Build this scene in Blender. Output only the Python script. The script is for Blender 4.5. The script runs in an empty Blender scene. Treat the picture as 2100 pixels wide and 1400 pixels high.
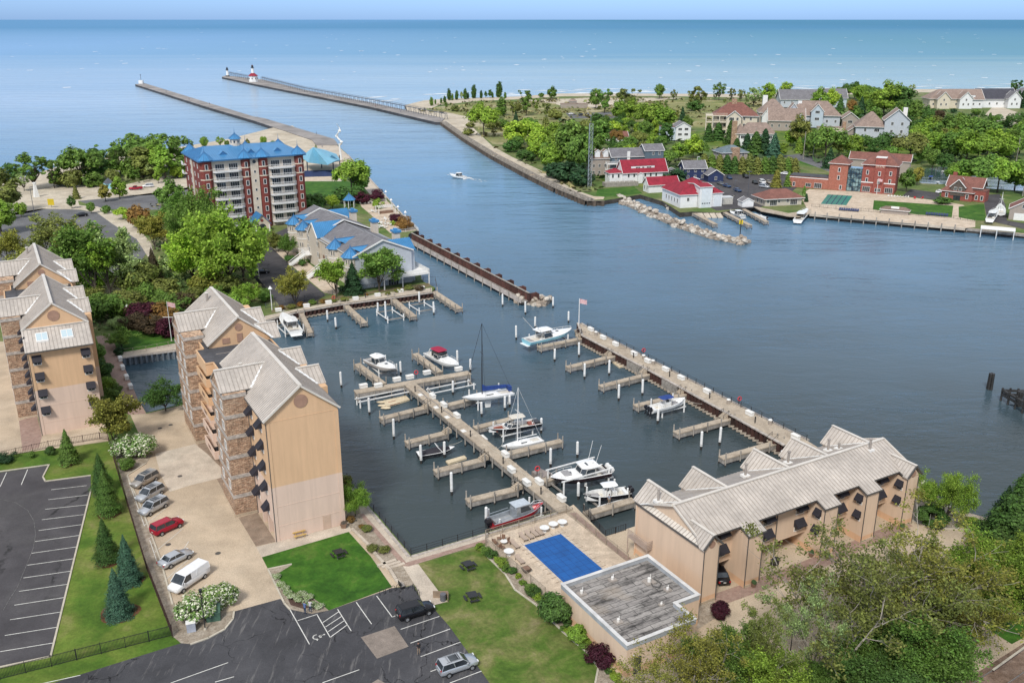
import bpy,math,random
from mathutils import Vector,Matrix,noise as mnoise
R=random.Random(7)
sc=bpy.context.scene
C=sc.collection
rad=math.radians
# ---------------------------------------------------------------- camera, sky, sun, exposure
FOC=1900.0;CAMH=70.0;PIT=math.atan(660 / FOC);SP,CP=math.sin(PIT),math.cos(PIT)
cam=bpy.data.cameras.new('camera');camo=bpy.data.objects.new('camera',cam);C.objects.link(camo)
cam.sensor_width=36;cam.lens=36 * FOC / 2100;cam.clip_start=1;cam.clip_end=400000
camo.location=(0,0,CAMH);camo.rotation_euler=(math.pi / 2 - PIT,0,0)
sc.camera=camo
SUN_EL,SUN_AZ=rad(47),rad(197)
w=bpy.data.worlds.new('World');sc.world=w;w.use_nodes=True
nt=w.node_tree;nt.nodes.clear()
sky=nt.nodes.new('ShaderNodeTexSky');sky.sky_type='NISHITA';sky.sun_disc=False
sky.sun_elevation=SUN_EL;sky.sun_rotation=SUN_AZ;sky.altitude=300
sky.air_density=1.0;sky.dust_density=0.4;sky.ozone_density=3.0
hsv=nt.nodes.new('ShaderNodeMix');hsv.data_type='RGBA';hsv.blend_type='MULTIPLY';hsv.inputs[0].default_value=1
hsv.inputs[7].default_value=(0.80,0.92,1.12,1)
bg=nt.nodes.new('ShaderNodeBackground');bg.inputs[1].default_value=0.12
wo=nt.nodes.new('ShaderNodeOutputWorld')
tc=nt.nodes.new('ShaderNodeTexCoord');sx=nt.nodes.new('ShaderNodeSeparateXYZ');nt.links.new(tc.outputs['Generated'],sx.inputs[0])
mr=nt.nodes.new('ShaderNodeMapRange');mr.inputs[1].default_value=.02;mr.inputs[2].default_value=.34;mr.inputs[4].default_value=.82
mr.interpolation_type='SMOOTHSTEP';nt.links.new(sx.outputs[2],mr.inputs[0])
cn=nt.nodes.new('ShaderNodeTexNoise');cn.inputs['Scale'].default_value=2.2;cn.inputs['Detail'].default_value=6;nt.links.new(tc.outputs['Generated'],cn.inputs[0])
cr=nt.nodes.new('ShaderNodeValToRGB');cr.color_ramp.elements[0].position=.3;cr.color_ramp.elements[0].color=(.40,.46,.56,1)
cr.color_ramp.elements[1].position=.7;cr.color_ramp.elements[1].color=(1,1,1,1);nt.links.new(cn.outputs[0],cr.inputs[0])
cs=nt.nodes.new('ShaderNodeMix');cs.data_type='RGBA';cs.blend_type='MULTIPLY';cs.inputs[0].default_value=1;cs.inputs[7].default_value=(6.2,6.2,6.2,1)
nt.links.new(cr.outputs[0],cs.inputs[6])
lowm=nt.nodes.new('ShaderNodeMapRange');lowm.inputs[1].default_value=0;lowm.inputs[2].default_value=.16;nt.links.new(sx.outputs[2],lowm.inputs[0])
tint=nt.nodes.new('ShaderNodeMix');tint.data_type='RGBA';nt.links.new(lowm.outputs[0],tint.inputs[0])
tint.inputs[6].default_value=(.30,.49,1.02,1);tint.inputs[7].default_value=(.75,.9,1.1,1);nt.links.new(tint.outputs[2],hsv.inputs[7])
cm=nt.nodes.new('ShaderNodeMix');cm.data_type='RGBA';nt.links.new(mr.outputs[0],cm.inputs[0])
nt.links.new(sky.outputs[0],hsv.inputs[6]);nt.links.new(hsv.outputs[2],cm.inputs[6]);nt.links.new(cs.outputs[2],cm.inputs[7])
nt.links.new(cm.outputs[2],bg.inputs[0]);nt.links.new(bg.outputs[0],wo.inputs[0])
sl=bpy.data.lights.new('sun','SUN');sl.energy=2.5;sl.angle=rad(12);sl.color=(1,0.96,0.9)
so=bpy.data.objects.new('sun',sl);C.objects.link(so)
sd=Vector((math.sin(SUN_AZ) * math.cos(SUN_EL),math.cos(SUN_AZ) * math.cos(SUN_EL),math.sin(SUN_EL)))
so.rotation_euler=sd.to_track_quat('Z','Y').to_euler();so.location=(0,0,200)
sc.view_settings.view_transform='Standard';sc.view_settings.look='None'
sc.view_settings.exposure=0.48;sc.view_settings.gamma=1.0
# ---------------------------------------------------------------- helpers
GZ=1.8
def G(x,y,z=GZ):
 u=(x - 1050) / FOC;v=(y - 700) / FOC
 dx,dy,dz=u,CP - v * SP,-SP - v * CP
 t=(z - CAMH) / dz
 return (dx * t,dy * t,z)
def ang(a,b,z=GZ):
 p,q=G(*a,z),G(*b,z);return math.atan2(q[1] - p[1],q[0] - p[0])
def dist(a,b,z=GZ):return math.dist(G(*a,z),G(*b,z))
class MB:
 def __init__(s):s.v=[];s.f=[];s.m=[];s.mi=0
 def add(s,vs,fs,mi=None):
  n=len(s.v);s.v += [tuple(p) for p in vs];s.f += [tuple(i + n for i in f) for f in fs]
  s.m += [s.mi if mi is None else mi] * len(fs);return s
 def box(s,x0,y0,z0,x1,y1,z1,mi=None):
  return s.add([(x0,y0,z0),(x1,y0,z0),(x1,y1,z0),(x0,y1,z0),(x0,y0,z1),(x1,y0,z1),(x1,y1,z1),(x0,y1,z1)],
                     [(0,3,2,1),(4,5,6,7),(0,1,5,4),(1,2,6,5),(2,3,7,6),(3,0,4,7)],mi)
 def obox(s,cx,cy,z0,lx,ly,h,a=0,mi=None):
  c,d=math.cos(a),math.sin(a);P=[]
  for z in (z0,z0 + h):
   for x,y in ((-lx/2,-ly/2),(lx/2,-ly/2),(lx/2,ly/2),(-lx/2,ly/2)):P.append((cx+x*c-y*d,cy+x*d+y*c,z))
  return s.add(P,[(0,3,2,1),(4,5,6,7),(0,1,5,4),(1,2,6,5),(2,3,7,6),(3,0,4,7)],mi)
 def poly(s,pts,mi=None):return s.add(pts,[tuple(range(len(pts)))],mi)
 def prism(s,pts,z0,z1,mi=None,ms=None):
  n=len(pts)
  if sum(pts[i][0]*pts[(i+1)%n][1]-pts[(i+1)%n][0]*pts[i][1] for i in range(n)) < 0:pts=pts[::-1]
  s.add([(p[0],p[1],z1) for p in pts],[tuple(range(n))],mi)
  s.add([(p[0],p[1],z0) for p in pts] + [(p[0],p[1],z1) for p in pts],[(i,(i+1)%n,n+(i+1)%n,n+i) for i in range(n)],mi if ms is None else ms)
  return s
 def slab(s,pts,t,mi=None):
  n=len(pts);lo=[(p[0],p[1],p[2]-t) for p in pts]
  return s.add(list(pts)+lo,[tuple(range(n)),tuple(range(2*n-1,n-1,-1))] + [((i+1)%n,i,n+i,n+(i+1)%n) for i in range(n)],mi)
 def cyl(s,p0,p1,r0,r1=None,n=8,mi=None):
  r1=r0 if r1 is None else r1;a=Vector(p0);b=Vector(p1);d=(b-a).normalized()
  u=d.cross(Vector((0,0,1)) if abs(d.z) < .95 else Vector((1,0,0))).normalized();v=d.cross(u)
  P=[tuple(q + (u*math.cos(t)+v*math.sin(t))*r) for q,r in ((a,r0),(b,r1)) for t in [2*math.pi*i/n for i in range(n)]]
  return s.add(P,[(i,(i+1)%n,n+(i+1)%n,n+i) for i in range(n)] + [tuple(range(n-1,-1,-1)),tuple(range(n,2*n))],mi)
 def tube(s,pts,r,n=6,mi=None):
  rr=r if isinstance(r,(list,tuple)) else [r]*len(pts)
  for i in range(len(pts)-1):s.cyl(pts[i],pts[i+1],rr[i],rr[i+1],n,mi)
  return s
 def loft(s,rings,mi=None,cap=True,closed=True):
  n=len(rings[0]);P=[p for r in rings for p in r];F=[]
  for k in range(len(rings)-1):
   for i in range(n if closed else n-1):
    j=(i+1) % n;F.append((k*n+i,k*n+j,(k+1)*n+j,(k+1)*n+i))
  if cap:F += [tuple(range(n-1,-1,-1)),tuple(range(len(P)-n,len(P)))]
  return s.add(P,F,mi)
 def dome(s,c,rx,ry,rz,n=10,m=5,full=False,jit=0,mi=None):
  rings=[];lo=-math.pi/2 if full else 0
  for k in range(m+1):
   t=lo + (math.pi/2-lo)*k/m;cr,sr=max(math.cos(t),.02),math.sin(t);ring=[]
   for i in range(n):
    a=2*math.pi*i/n;j=1 + jit*R.uniform(-1,1)
    ring.append((c[0]+rx*cr*math.cos(a)*j,c[1]+ry*cr*math.sin(a)*j,c[2]+rz*sr*j))
   rings.append(ring)
  return s.loft(rings,mi)
 def xf(s,M):
  s.v=[tuple(M @ Vector(p)) for p in s.v];return s
 def mesh(s,name,mats,smooth=False):
  me=bpy.data.meshes.new(name);me.from_pydata(s.v,[],s.f)
  for m in (mats if isinstance(mats,(list,tuple)) else [mats]):me.materials.append(m)
  me.polygons.foreach_set('material_index',s.m)
  if smooth:me.polygons.foreach_set('use_smooth',[True]*len(s.f))
  me.update();return me
def obj(name,mb,mats,parent=None,smooth=False,label=None):
 me=mb.mesh(name,mats,smooth) if isinstance(mb,MB) else mb
 o=bpy.data.objects.new(name,me);C.objects.link(o)
 if parent:o.parent=parent
 if label:o['label']=label
 return o
def tag(o,label,cat,group=None):
 o['label']=label;o['category']=cat
 if group:o['group']=group
 return o
def thing(name,label,cat,loc=(0,0,0),rz=0,group=None):
 o=bpy.data.objects.new(name,None);C.objects.link(o);o.location=loc;o.rotation_euler=(0,0,rz)
 return tag(o,label,cat,group)
def struct(name,mb,m,z=None):
 o=obj(name,mb,m);o['kind']='structure';return o
def stuff(name,mb,m,label=None,cat=None,smooth=False):
 o=obj(name,mb,m,smooth=smooth);o['kind']='stuff'
 if label:o['label']=label
 if cat:o['category']=cat
 return o
def kids(o,cache={}):return [c for c in o.children]
def dup(root,loc=None,rz=None,label=None,group=None,scale=None,color=None):
 r=root.copy();C.objects.link(r)
 if loc is not None:r.location=loc
 if rz is not None:r.rotation_euler=(0,0,rz)
 if scale is not None:r.scale=scale if isinstance(scale,tuple) else (scale,)*3
 if label:r['label']=label
 if group:r['group']=group
 def rec(a,b):
  for ch in list(a.children):
   c=ch.copy();C.objects.link(c);c.parent=b
   if color:c.color=(*color,1)
   rec(ch,c)
 rec(root,r)
 if color:r.color=(*color,1)
 return r
class Kind:
 def __init__(s,root):s.root=root;s.used=False;s.n=0
 def put(s,loc,rz=0,label=None,group=None,scale=None,color=None):
  s.n += 1
  if not s.used:
   s.used=True;o=s.root
   s.proto=o;o.location=loc;o.rotation_euler=(0,0,rz)
   s.base=dict(o.items())
   if scale is not None:o.scale=scale if isinstance(scale,tuple) else (scale,)*3
   else:o.scale=(1,1,1)
   if label:o['label']=label
   if group:o['group']=group
   if color:
    for c in [o]+list(o.children):c.color=(*color,1)
   return o
  return dup(s.root,loc,rz,label,group,scale if scale is not None else 1.0,color)
class Ords(list):
 def __getitem__(s,i):
  return list.__getitem__(s,i) if i < 30 else ['thirty','forty','fifty','sixty','seventy','eighty'][(i+1)//10-3]+('-'+list.__getitem__(s,(i+1)%10-1) if (i+1)%10 else 'th').replace('tyth','tieth')
ORD=Ords(['first','second','third','fourth','fifth','sixth','seventh','eighth','ninth','tenth','eleventh','twelfth','thirteenth','fourteenth','fifteenth','sixteenth','seventeenth','eighteenth','nineteenth','twentieth','twenty-first','twenty-second','twenty-third','twenty-fourth','twenty-fifth','twenty-sixth','twenty-seventh','twenty-eighth','twenty-ninth','thirtieth'])
# ---------------------------------------------------------------- materials
def newmat(name):
 m=bpy.data.materials.new(name);m.use_nodes=True;n=m.node_tree
 return m,n,n.nodes['Principled BSDF']
def nd(n,t,**k):
 x=n.nodes.new('ShaderNode' + t)
 for a,b in k.items():
  if a.startswith('i'):x.inputs[int(a[1:])].default_value=b
  else:setattr(x,a,b)
 return x
def coords(n,world=False,sc=(1,1,1),rz=0):
 if world:src=nd(n,'NewGeometry').outputs['Position']
 else:src=nd(n,'TexCoord').outputs['Object']
 if sc == (1,1,1) and not rz:return src
 mp=nd(n,'Mapping');mp.inputs['Scale'].default_value=sc;mp.inputs['Rotation'].default_value=(0,0,rz)
 n.links.new(src,mp.inputs[0]);return mp.outputs[0]
def noise(n,vec,scale,detail=4,rough=.6,dist=0):
 x=nd(n,'TexNoise');x.inputs['Scale'].default_value=scale;x.inputs['Detail'].default_value=detail
 x.inputs['Roughness'].default_value=rough;x.inputs['Distortion'].default_value=dist
 n.links.new(vec,x.inputs['Vector']);return x.outputs['Fac']
def ramp(n,fac,stops):
 x=nd(n,'ValToRGB');e=x.color_ramp.elements
 while len(e) < len(stops):e.new(.5)
 for i,(p,c) in enumerate(stops):
  e[i].position=p;e[i].color=(*c,1) if not isinstance(c,(int,float)) else (c,c,c,1)
 n.links.new(fac,x.inputs[0]);return x.outputs[0]
def mix(n,fac,a,b,mode='MIX'):
 x=nd(n,'Mix',data_type='RGBA',blend_type=mode)
 for i,v in ((0,fac),(6,a),(7,b)):
  if isinstance(v,(int,float)):x.inputs[i].default_value=v if i == 0 else (v,v,v,1)
  elif isinstance(v,tuple):x.inputs[i].default_value=(*v,1)
  else:n.links.new(v,x.inputs[i])
 return x.outputs[2]
def bump(n,b,h,s,d=.05):
 x=nd(n,'Bump');x.inputs['Strength'].default_value=s;x.inputs['Distance'].default_value=d
 n.links.new(h,x.inputs['Height']);n.links.new(x.outputs[0],b.inputs['Normal'])
def M(name,col,rough=.7,var=.12,scale=.6,metal=0,fine=6,world=False,bmp=0,spec=None,streak=False):
 m,n,b=newmat(name)
 v=coords(n,world,(1,1,.25) if streak else (1,1,1))
 f=noise(n,v,scale,5,.65);g=noise(n,v,scale*fine,3,.7)
 lo=tuple(max(0,c*(1-2.2*var)) for c in col);hi=tuple(min(1,c*(1+1.6*var)) for c in col)
 c1=ramp(n,f,[(.3,lo),(.7,hi)])
 c2=mix(n,var*1.5,c1,ramp(n,g,[(.3,.25),(.7,1.0)]),'MULTIPLY')
 n.links.new(c2,b.inputs['Base Color'])
 b.inputs['Roughness'].default_value=rough;b.inputs['Metallic'].default_value=metal
 if spec is not None:b.inputs['Specular IOR Level'].default_value=spec
 if bmp:bump(n,b,g,bmp)
 return m
# ---------------------------------------------------------------- water
m,n,b=newmat('lake_water');MW=m
pos=nd(n,'NewGeometry').outputs['Position']
sep=nd(n,'SeparateXYZ');n.links.new(pos,sep.inputs[0])
def mapr(v,a,c):
 x=nd(n,'MapRange');x.inputs[1].default_value=a;x.inputs[2].default_value=c;n.links.new(v,x.inputs[0]);return x.outputs[0]
def mth(op,a,c):
 x=nd(n,'Math',operation=op)
 for i,q in ((0,a),(1,c)):
  if isinstance(q,(int,float)):x.inputs[i].default_value=q
  else:n.links.new(q,x.inputs[i])
 return x.outputs[0]
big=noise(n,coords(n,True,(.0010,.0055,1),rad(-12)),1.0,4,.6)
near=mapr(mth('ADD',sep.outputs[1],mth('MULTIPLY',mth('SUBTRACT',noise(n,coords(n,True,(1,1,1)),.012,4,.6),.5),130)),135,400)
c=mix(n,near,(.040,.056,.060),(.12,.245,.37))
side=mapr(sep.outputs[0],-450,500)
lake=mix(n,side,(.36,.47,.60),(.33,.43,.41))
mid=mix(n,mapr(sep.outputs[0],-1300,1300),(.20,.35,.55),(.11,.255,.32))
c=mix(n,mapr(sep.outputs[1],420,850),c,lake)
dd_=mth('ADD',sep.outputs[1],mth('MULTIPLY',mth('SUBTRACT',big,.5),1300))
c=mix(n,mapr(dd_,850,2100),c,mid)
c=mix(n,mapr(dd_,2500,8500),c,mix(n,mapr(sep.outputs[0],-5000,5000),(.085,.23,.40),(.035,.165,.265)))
w1=noise(n,coords(n,True,(1,1.6,1),rad(25)),.9,3,.6,.6)
w2=noise(n,coords(n,True,(.6,1.5,1),rad(-15)),.17,4,.6,.8)
w3=noise(n,coords(n,True,(.4,1.3,1),rad(-10)),.035,3,.6)
hh=mth('ADD',mth('MULTIPLY',w1,.10),mth('ADD',mth('MULTIPLY',w2,.42),mth('MULTIPLY',mth('MULTIPLY',w3,near),2.2)))
bp=nd(n,'Bump');wp_=nd(n,'MapRange');wp_.inputs[1].default_value=.35;wp_.inputs[2].default_value=.65;wp_.inputs[3].default_value=.28;wp_.inputs[4].default_value=.85;n.links.new(noise(n,coords(n,True,(.6,1.4,1),rad(-20)),.016,4,.65,.8),wp_.inputs[0]);n.links.new(wp_.outputs[0],bp.inputs['Strength']);bp.inputs['Distance'].default_value=1.0
n.links.new(hh,bp.inputs['Height'])
df=nd(n,'BsdfDiffuse');gl=nd(n,'BsdfGlossy');gl.inputs['Roughness'].default_value=.12;fr=nd(n,'Fresnel');fr.inputs[0].default_value=1.34;n.links.new(c,df.inputs[0])
for q_ in (df,gl,fr):n.links.new(bp.outputs[0],q_.inputs['Normal'])
cap=nd(n,'MapRange');cap.inputs[1].default_value=250;cap.inputs[2].default_value=1800;cap.inputs[3].default_value=1.0;cap.inputs[4].default_value=.24;n.links.new(sep.outputs[1],cap.inputs[0])
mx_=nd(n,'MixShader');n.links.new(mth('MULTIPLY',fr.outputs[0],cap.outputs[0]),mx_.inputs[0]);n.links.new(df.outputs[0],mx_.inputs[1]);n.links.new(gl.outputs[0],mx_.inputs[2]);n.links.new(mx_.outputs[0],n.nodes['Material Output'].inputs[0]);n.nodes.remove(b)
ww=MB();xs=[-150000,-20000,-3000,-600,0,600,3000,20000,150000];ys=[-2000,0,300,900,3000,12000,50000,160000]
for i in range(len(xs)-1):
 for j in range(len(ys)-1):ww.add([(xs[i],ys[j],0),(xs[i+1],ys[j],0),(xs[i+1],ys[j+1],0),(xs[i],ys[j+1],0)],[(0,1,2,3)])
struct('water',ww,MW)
# ---------------------------------------------------------------- ground materials
def ground_mat(name,cols,scale,fine,bmp=.3,rough=.95,warp=.5,cracks=0,crackcol=(.02,.02,.02),stains=None,streakdir=None):
 m,n,b=newmat(name);v=coords(n,True)
 f=noise(n,v,scale,6,.62,warp);g=noise(n,v,fine,4,.7);h=noise(n,v,scale*3.1,4,.6,.3)
 k=len(cols);c=ramp(n,f,[(.28+.44*i/(k-1),cols[i]) for i in range(k)])
 c=mix(n,.55,c,ramp(n,h,[(.3,.55),(.7,1.15)]),'MULTIPLY')
 c=mix(n,.6,c,ramp(n,g,[(.25,.45),(.75,1.25)]),'MULTIPLY')
 if streakdir is not None:
  s=noise(n,coords(n,True,(3.2,.35,1),streakdir),.5,4,.7)
  c=mix(n,ramp(n,s,[(.57,0.0),(.70,.5)]),c,(.21,.20,.19))
 if cracks:
  vv=nd(n,'VectorMath',operation='ADD');wn=nd(n,'TexNoise');wn.inputs['Scale'].default_value=.8;wn.inputs['Detail'].default_value=4
  n.links.new(v,wn.inputs['Vector']);sc_=nd(n,'VectorMath',operation='SCALE');sc_.inputs['Scale'].default_value=2.2
  n.links.new(wn.outputs['Color'],sc_.inputs[0]);n.links.new(v,vv.inputs[0]);n.links.new(sc_.outputs[0],vv.inputs[1])
  vo=nd(n,'TexVoronoi',feature='DISTANCE_TO_EDGE');vo.inputs['Scale'].default_value=cracks;n.links.new(vv.outputs[0],vo.inputs['Vector'])
  brk=noise(n,v,.12,3,.6)
  msk=nd(n,'Math',operation='MULTIPLY');n.links.new(ramp(n,vo.outputs['Distance'],[(.004,.9),(.014,0.0)]),msk.inputs[0]);n.links.new(ramp(n,brk,[(.45,0.0),(.56,1.0)]),msk.inputs[1])
  c=mix(n,msk.outputs[0],c,crackcol)
 n.links.new(c,b.inputs['Base Color']);b.inputs['Roughness'].default_value=rough
 b.inputs['Specular IOR Level'].default_value=.3
 if bmp:bump(n,b,g,bmp,.08)
 return m
GRASS=ground_mat('mown_grass',[(.045,.105,.010),(.08,.155,.016),(.14,.195,.03),(.26,.235,.09)],.12,3.0,.6)
GRASS2=ground_mat('lush_grass',[(.022,.078,.005),(.034,.11,.008),(.055,.15,.012),(.11,.18,.03)],.3,3.0,.6)
GRASSD=ground_mat('dry_grass',[(.05,.105,.012),(.085,.15,.02),(.16,.18,.05),(.30,.255,.13)],.26,3.0,.6)
WILD=ground_mat('dune_scrub',[(.06,.12,.022),(.10,.165,.035),(.17,.19,.07),(.36,.32,.20)],.06,1.2,.8)
DUNE=ground_mat('dune_grass',[(.55,.48,.35),(.30,.28,.12),(.18,.21,.06),(.40,.35,.22)],.03,.6,.8)
SAND=ground_mat('beach_sand',[(.46,.39,.29),(.56,.49,.38),(.62,.55,.44)],.08,2.0,.3)
CONC=ground_mat('concrete',[(.46,.365,.26),(.54,.435,.315),(.58,.48,.36)],.07,5.0,.1,.85,.2)
CONC2=ground_mat('pale_concrete',[(.47,.40,.32),(.56,.48,.385),(.60,.53,.43)],.15,5.0,.1,.85)
CONCD=ground_mat('brown_concrete',[(.25,.18,.13),(.30,.225,.165),(.35,.27,.2)],.3,6.0,.1,.85)
PATCH=ground_mat('grey_brown_patch',[(.22,.185,.155),(.27,.225,.19),(.29,.25,.21)],.3,6.0,.1,.9)
ASPH=ground_mat('asphalt',[(.048,.048,.053),(.066,.066,.072),(.092,.091,.096)],.08,8.0,.2,.9,.4,cracks=.19,crackcol=(.008,.008,.009),streakdir=rad(-28))
ASPH2=ground_mat('grey_asphalt',[(.062,.058,.062),(.080,.075,.079),(.105,.10,.10)],.08,8.0,.2,.9,.4,cracks=.06,crackcol=(.02,.02,.02))
ASPH3=ground_mat('pale_asphalt',[(.12,.12,.13),(.155,.155,.16),(.19,.19,.19)],.05,3.0,.2,.9)
ROCKS=ground_mat('river_rock',[(.24,.19,.14),(.36,.30,.23),(.48,.42,.34)],1.4,6.0,1.0)
PLAZA=ground_mat('plaza_paving',[(.50,.40,.30),(.60,.49,.37),(.64,.54,.43)],.2,4.0,.1)
def brickmat(name,c1,c2,mortar,scale,bw=.5,bh=.25,rz=0,world=True,msize=.02,axes=None,bmp=.3,rough=.85,var=.5):
 m,n,b=newmat(name);v=coords(n,world,(1,1,1),rz)
 if axes == 'wall':
  sp=nd(n,'SeparateXYZ');n.links.new(v,sp.inputs[0]);ad=nd(n,'Math',operation='ADD')
  n.links.new(sp.outputs[0],ad.inputs[0]);n.links.new(sp.outputs[1],ad.inputs[1]);cb=nd(n,'CombineXYZ')
  n.links.new(ad.outputs[0],cb.inputs[0]);n.links.new(sp.outputs[2],cb.inputs[1]);v=cb.outputs[0]
 t=nd(n,'TexBrick');t.inputs['Scale'].default_value=scale;t.inputs['Brick Width'].default_value=bw;t.inputs['Row Height'].default_value=bh
 t.inputs['Mortar Size'].default_value=msize;t.inputs['Color1'].default_value=(*c1,1);t.inputs['Color2'].default_value=(*c2,1);t.inputs['Mortar'].default_value=(*mortar,1)
 n.links.new(v,t.inputs['Vector']);f=noise(n,coords(n,world),1.3,5,.7)
 c=mix(n,var,t.outputs['Color'],ramp(n,f,[(.3,.55),(.7,1.25)]),'MULTIPLY')
 if name == 'ledge_stone':c=mix(n,.8,c,ramp(n,noise(n,coords(n,world,(1,1,2.4)),2.6,3,.6),[(.32,.35),(.5,.95),(.68,1.6)]),'MULTIPLY')
 n.links.new(c,b.inputs['Base Color']);b.inputs['Roughness'].default_value=rough
 if bmp:bump(n,b,t.outputs['Fac'],-bmp,.02)
 return m
PAVER=brickmat('brick_pavers',(.30,.19,.15),(.36,.25,.20),(.24,.18,.15),1,.4,.2,rad(-30),msize=.012)
WHITE=M('white_paint',(.74,.74,.72),.6,.06,1.5)
LINE=M('road_paint',(.66,.65,.60),.8,.14,2.0,world=True)
BLACKM=M('black_metal',(.018,.018,.02),.5,.1)
KERB=M('kerb_concrete',(.50,.45,.36),.85,.1,.8,world=True)
# ---------------------------------------------------------------- land masses (tops at GZ, sides run down under the water)
def px(pts,z=GZ):return [G(x,y,z)[:2] for x,y in pts]
QSIDE=M('dark_quay_side',(.07,.06,.05),.9,.3,.5)
def land(name,pts,mat):
 return struct(name,MB().prism(px(pts),-4,GZ,0,1),[mat,QSIDE])
lvl=[GZ]
def sheet(name,pts,mat,k=1,hole=None):
 z=GZ + .004*k
 P=[G(x,y,GZ)[:2] for x,y in pts]
 return struct(name,MB().poly([(p[0],p[1],z) for p in P]),mat)
MAR_W=[(706,975),(843,1137),(1000,1090),(1160,1043),(1176,1034),(1241,1099),(1283,1085),(1440,1030)]
WEST=[(-700,1800),(-700,420),(-200,395),(0,372),(60,360),(130,338),(250,318),(380,300),(470,285),(560,262),(600,258),(648,292),(690,296),(712,316),(752,360),(792,404),(828,444),(856,472),(838,480),(836,500),(868,577),(893,590),(886,598),(697,622),(606,638),(543,647),(540,655),(368,716),(246,732),(279,811),(300,846),(379,826),(560,770)]
west=land('ground',WEST + [(612,866)] + MAR_W + [(1620,962),(1885,985),(1930,1035),(2000,1062),(2100,1085),(2600,1100),(2600,1800)],WILD)
NORTH=[(840,236),(900,247),(951,283),(1008,318),(1084,358),(1139,385),(1203,411),(1240,411),(1284,404),(1313,399),(1359,413),(1395,436),(1419,434),(1473,436),(1545,424),(1553,425),(1617,439),(1661,437),(1745,446),(1860,456),(1978,466),(2100,478),(2500,510),(2900,500),(2900,190),(2400,184),(2100,184),(1890,183),(1508,193),(1285,192),(1150,192),(1061,198),(933,202),(870,206),(830,216)]
north=land('north_ground',NORTH,WILD)
# ---------------------------------------------------------------- paving, lawns, beds (each sheet a few mm above the last)
sheet('parking_lot',[(-500,975),(0,968),(100,954),(89,978),(95,986),(186,975),(187,1004),(104,1346),(0,1368),(-500,1460)],ASPH2,2)
sheet('lawn',[(-500,938),(0,936),(100,921),(228,905),(300,1165),(354,1304),(371,1318),(114,1398),(60,1430),(-500,1700),(-500,1460),(0,1368),(104,1346),(187,1004),(186,975),(95,986),(89,978),(100,954),(0,968),(-500,975)],GRASS,2)
sheet('lower_parking_lot',[(60,1430),(114,1398),(371,1318),(391,1320),(428,1307),(461,1289),(478,1268),(480,1253),(575,1227),(583,1236),(595,1249),(674,1251),(804,1205),(833,1203),(847,1198),(866,1233),(891,1240),(894,1252),(922,1284),(960,1337),(1004,1400),(1060,1480),(1100,1560),(0,1700)],ASPH,2)
sheet('rock_bed',[(228,905),(314,932),(300,950),(261,975),(292,1045),(330,1150),(354,1239),(400,1310),(391,1320),(371,1318),(354,1304),(300,1165)],ROCKS,4)
sheet('concrete_drive',[(262,838),(300,848),(379,829),(560,775),(612,866),(706,985),(716,995),(750,1060),(833,1165),(850,1198),(804,1205),(674,1251),(583,1236),(575,1227),(480,1253),(440,1262),(420,1240),(354,1239),(330,1150),(292,1045),(261,975),(300,950),(314,932),(285,890)],CONC,1)
sheet('concrete_drive',[(985,1100),(1160,1043),(1176,1034),(1241,1099),(1283,1085),(1440,1030),(1620,962),(1885,985),(1930,1035),(2100,1088),(2600,1110),(2600,1560),(1300,1560),(1240,1400),(1227,1369),(1156,1297),(1000,1120)],CONC,1)
sheet('rock_bed',[(350,1240),(420,1238),(440,1260),(480,1251),(478,1268),(461,1289),(428,1307),(391,1320)],ROCKS,5)
sheet('concrete_panel',[(318,930),(400,910),(425,930),(470,975),(393,994),(348,1008),(330,975)],CONC2,3)
sheet('garage_apron',[(489,1061),(528,1050),(566,1110),(525,1120)],CONCD,3)
sheet('garage_apron',[(404,910),(428,905),(500,1035),(484,1052)],CONCD,2)
sheet('front_path',[(525,1121),(566,1111),(712,1074),(722,1088),(700,1094),(537,1142)],CONC2,3)
sheet('lawn',[(537,1142),(715,1090),(760,1140),(804,1203),(674,1251),(658,1237),(639,1224),(592,1211),(573,1189),(572,1174),(598,1158),(594,1155),(550,1167)],GRASS2,4)
sheet('lawn',[(858,1156),(985,1120),(1001,1143),(1036,1177),(1056,1209),(1099,1240),(1130,1271),(1156,1297),(1176,1314),(1207,1340),(1227,1369),(1221,1400),(1225,1560),(1110,1560),(1004,1400),(960,1337),(922,1284),(894,1252),(891,1240),(918,1233),(899,1211)],GRASSD,4)
sheet('planting_bed',[(985,1120),(1000,1118),(1030,1140),(1060,1172),(1110,1220),(1160,1270),(1200,1315),(1250,1370),(1290,1420),(1300,1500),(1225,1560),(1221,1400),(1227,1369),(1207,1340),(1176,1314),(1156,1297),(1130,1271),(1099,1240),(1056,1209),(1036,1177),(1001,1143)],ROCKS,5)
sheet('planting_bed',[(550,1167),(594,1155),(598,1158),(572,1174),(573,1189),(592,1211),(639,1224),(658,1237),(674,1251),(640,1258),(595,1249),(583,1236)],ROCKS,5)
sheet('flower_soil',[(592,1211),(639,1224),(655,1240),(622,1248),(596,1240),(588,1222)],M('dark_soil',(.09,.05,.035),.95,.3,2,world=True,bmp=.5),6)
sheet('rock_bed',[(706,988),(716,1002),(757,1048),(800,1120),(833,1170),(850,1198),(826,1203),(800,1170),(757,1120),(722,1085),(712,1074)],ROCKS,3)
sheet('quay_walk',[(716,995),(745,1035),(843,1142),(1000,1097),(1006,1106),(838,1159),(826,1155),(745,1062)],CONC2,4)
sheet('brick_walk',[(738,1056),(745,1052),(833,1153),(1004,1103),(1008,1109),(838,1161),(826,1160)],PAVER,5)
sheet('front_path',[(826,1160),(858,1156),(900,1212),(918,1233),(891,1241),(866,1233),(850,1198)],CONC2,4)
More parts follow.
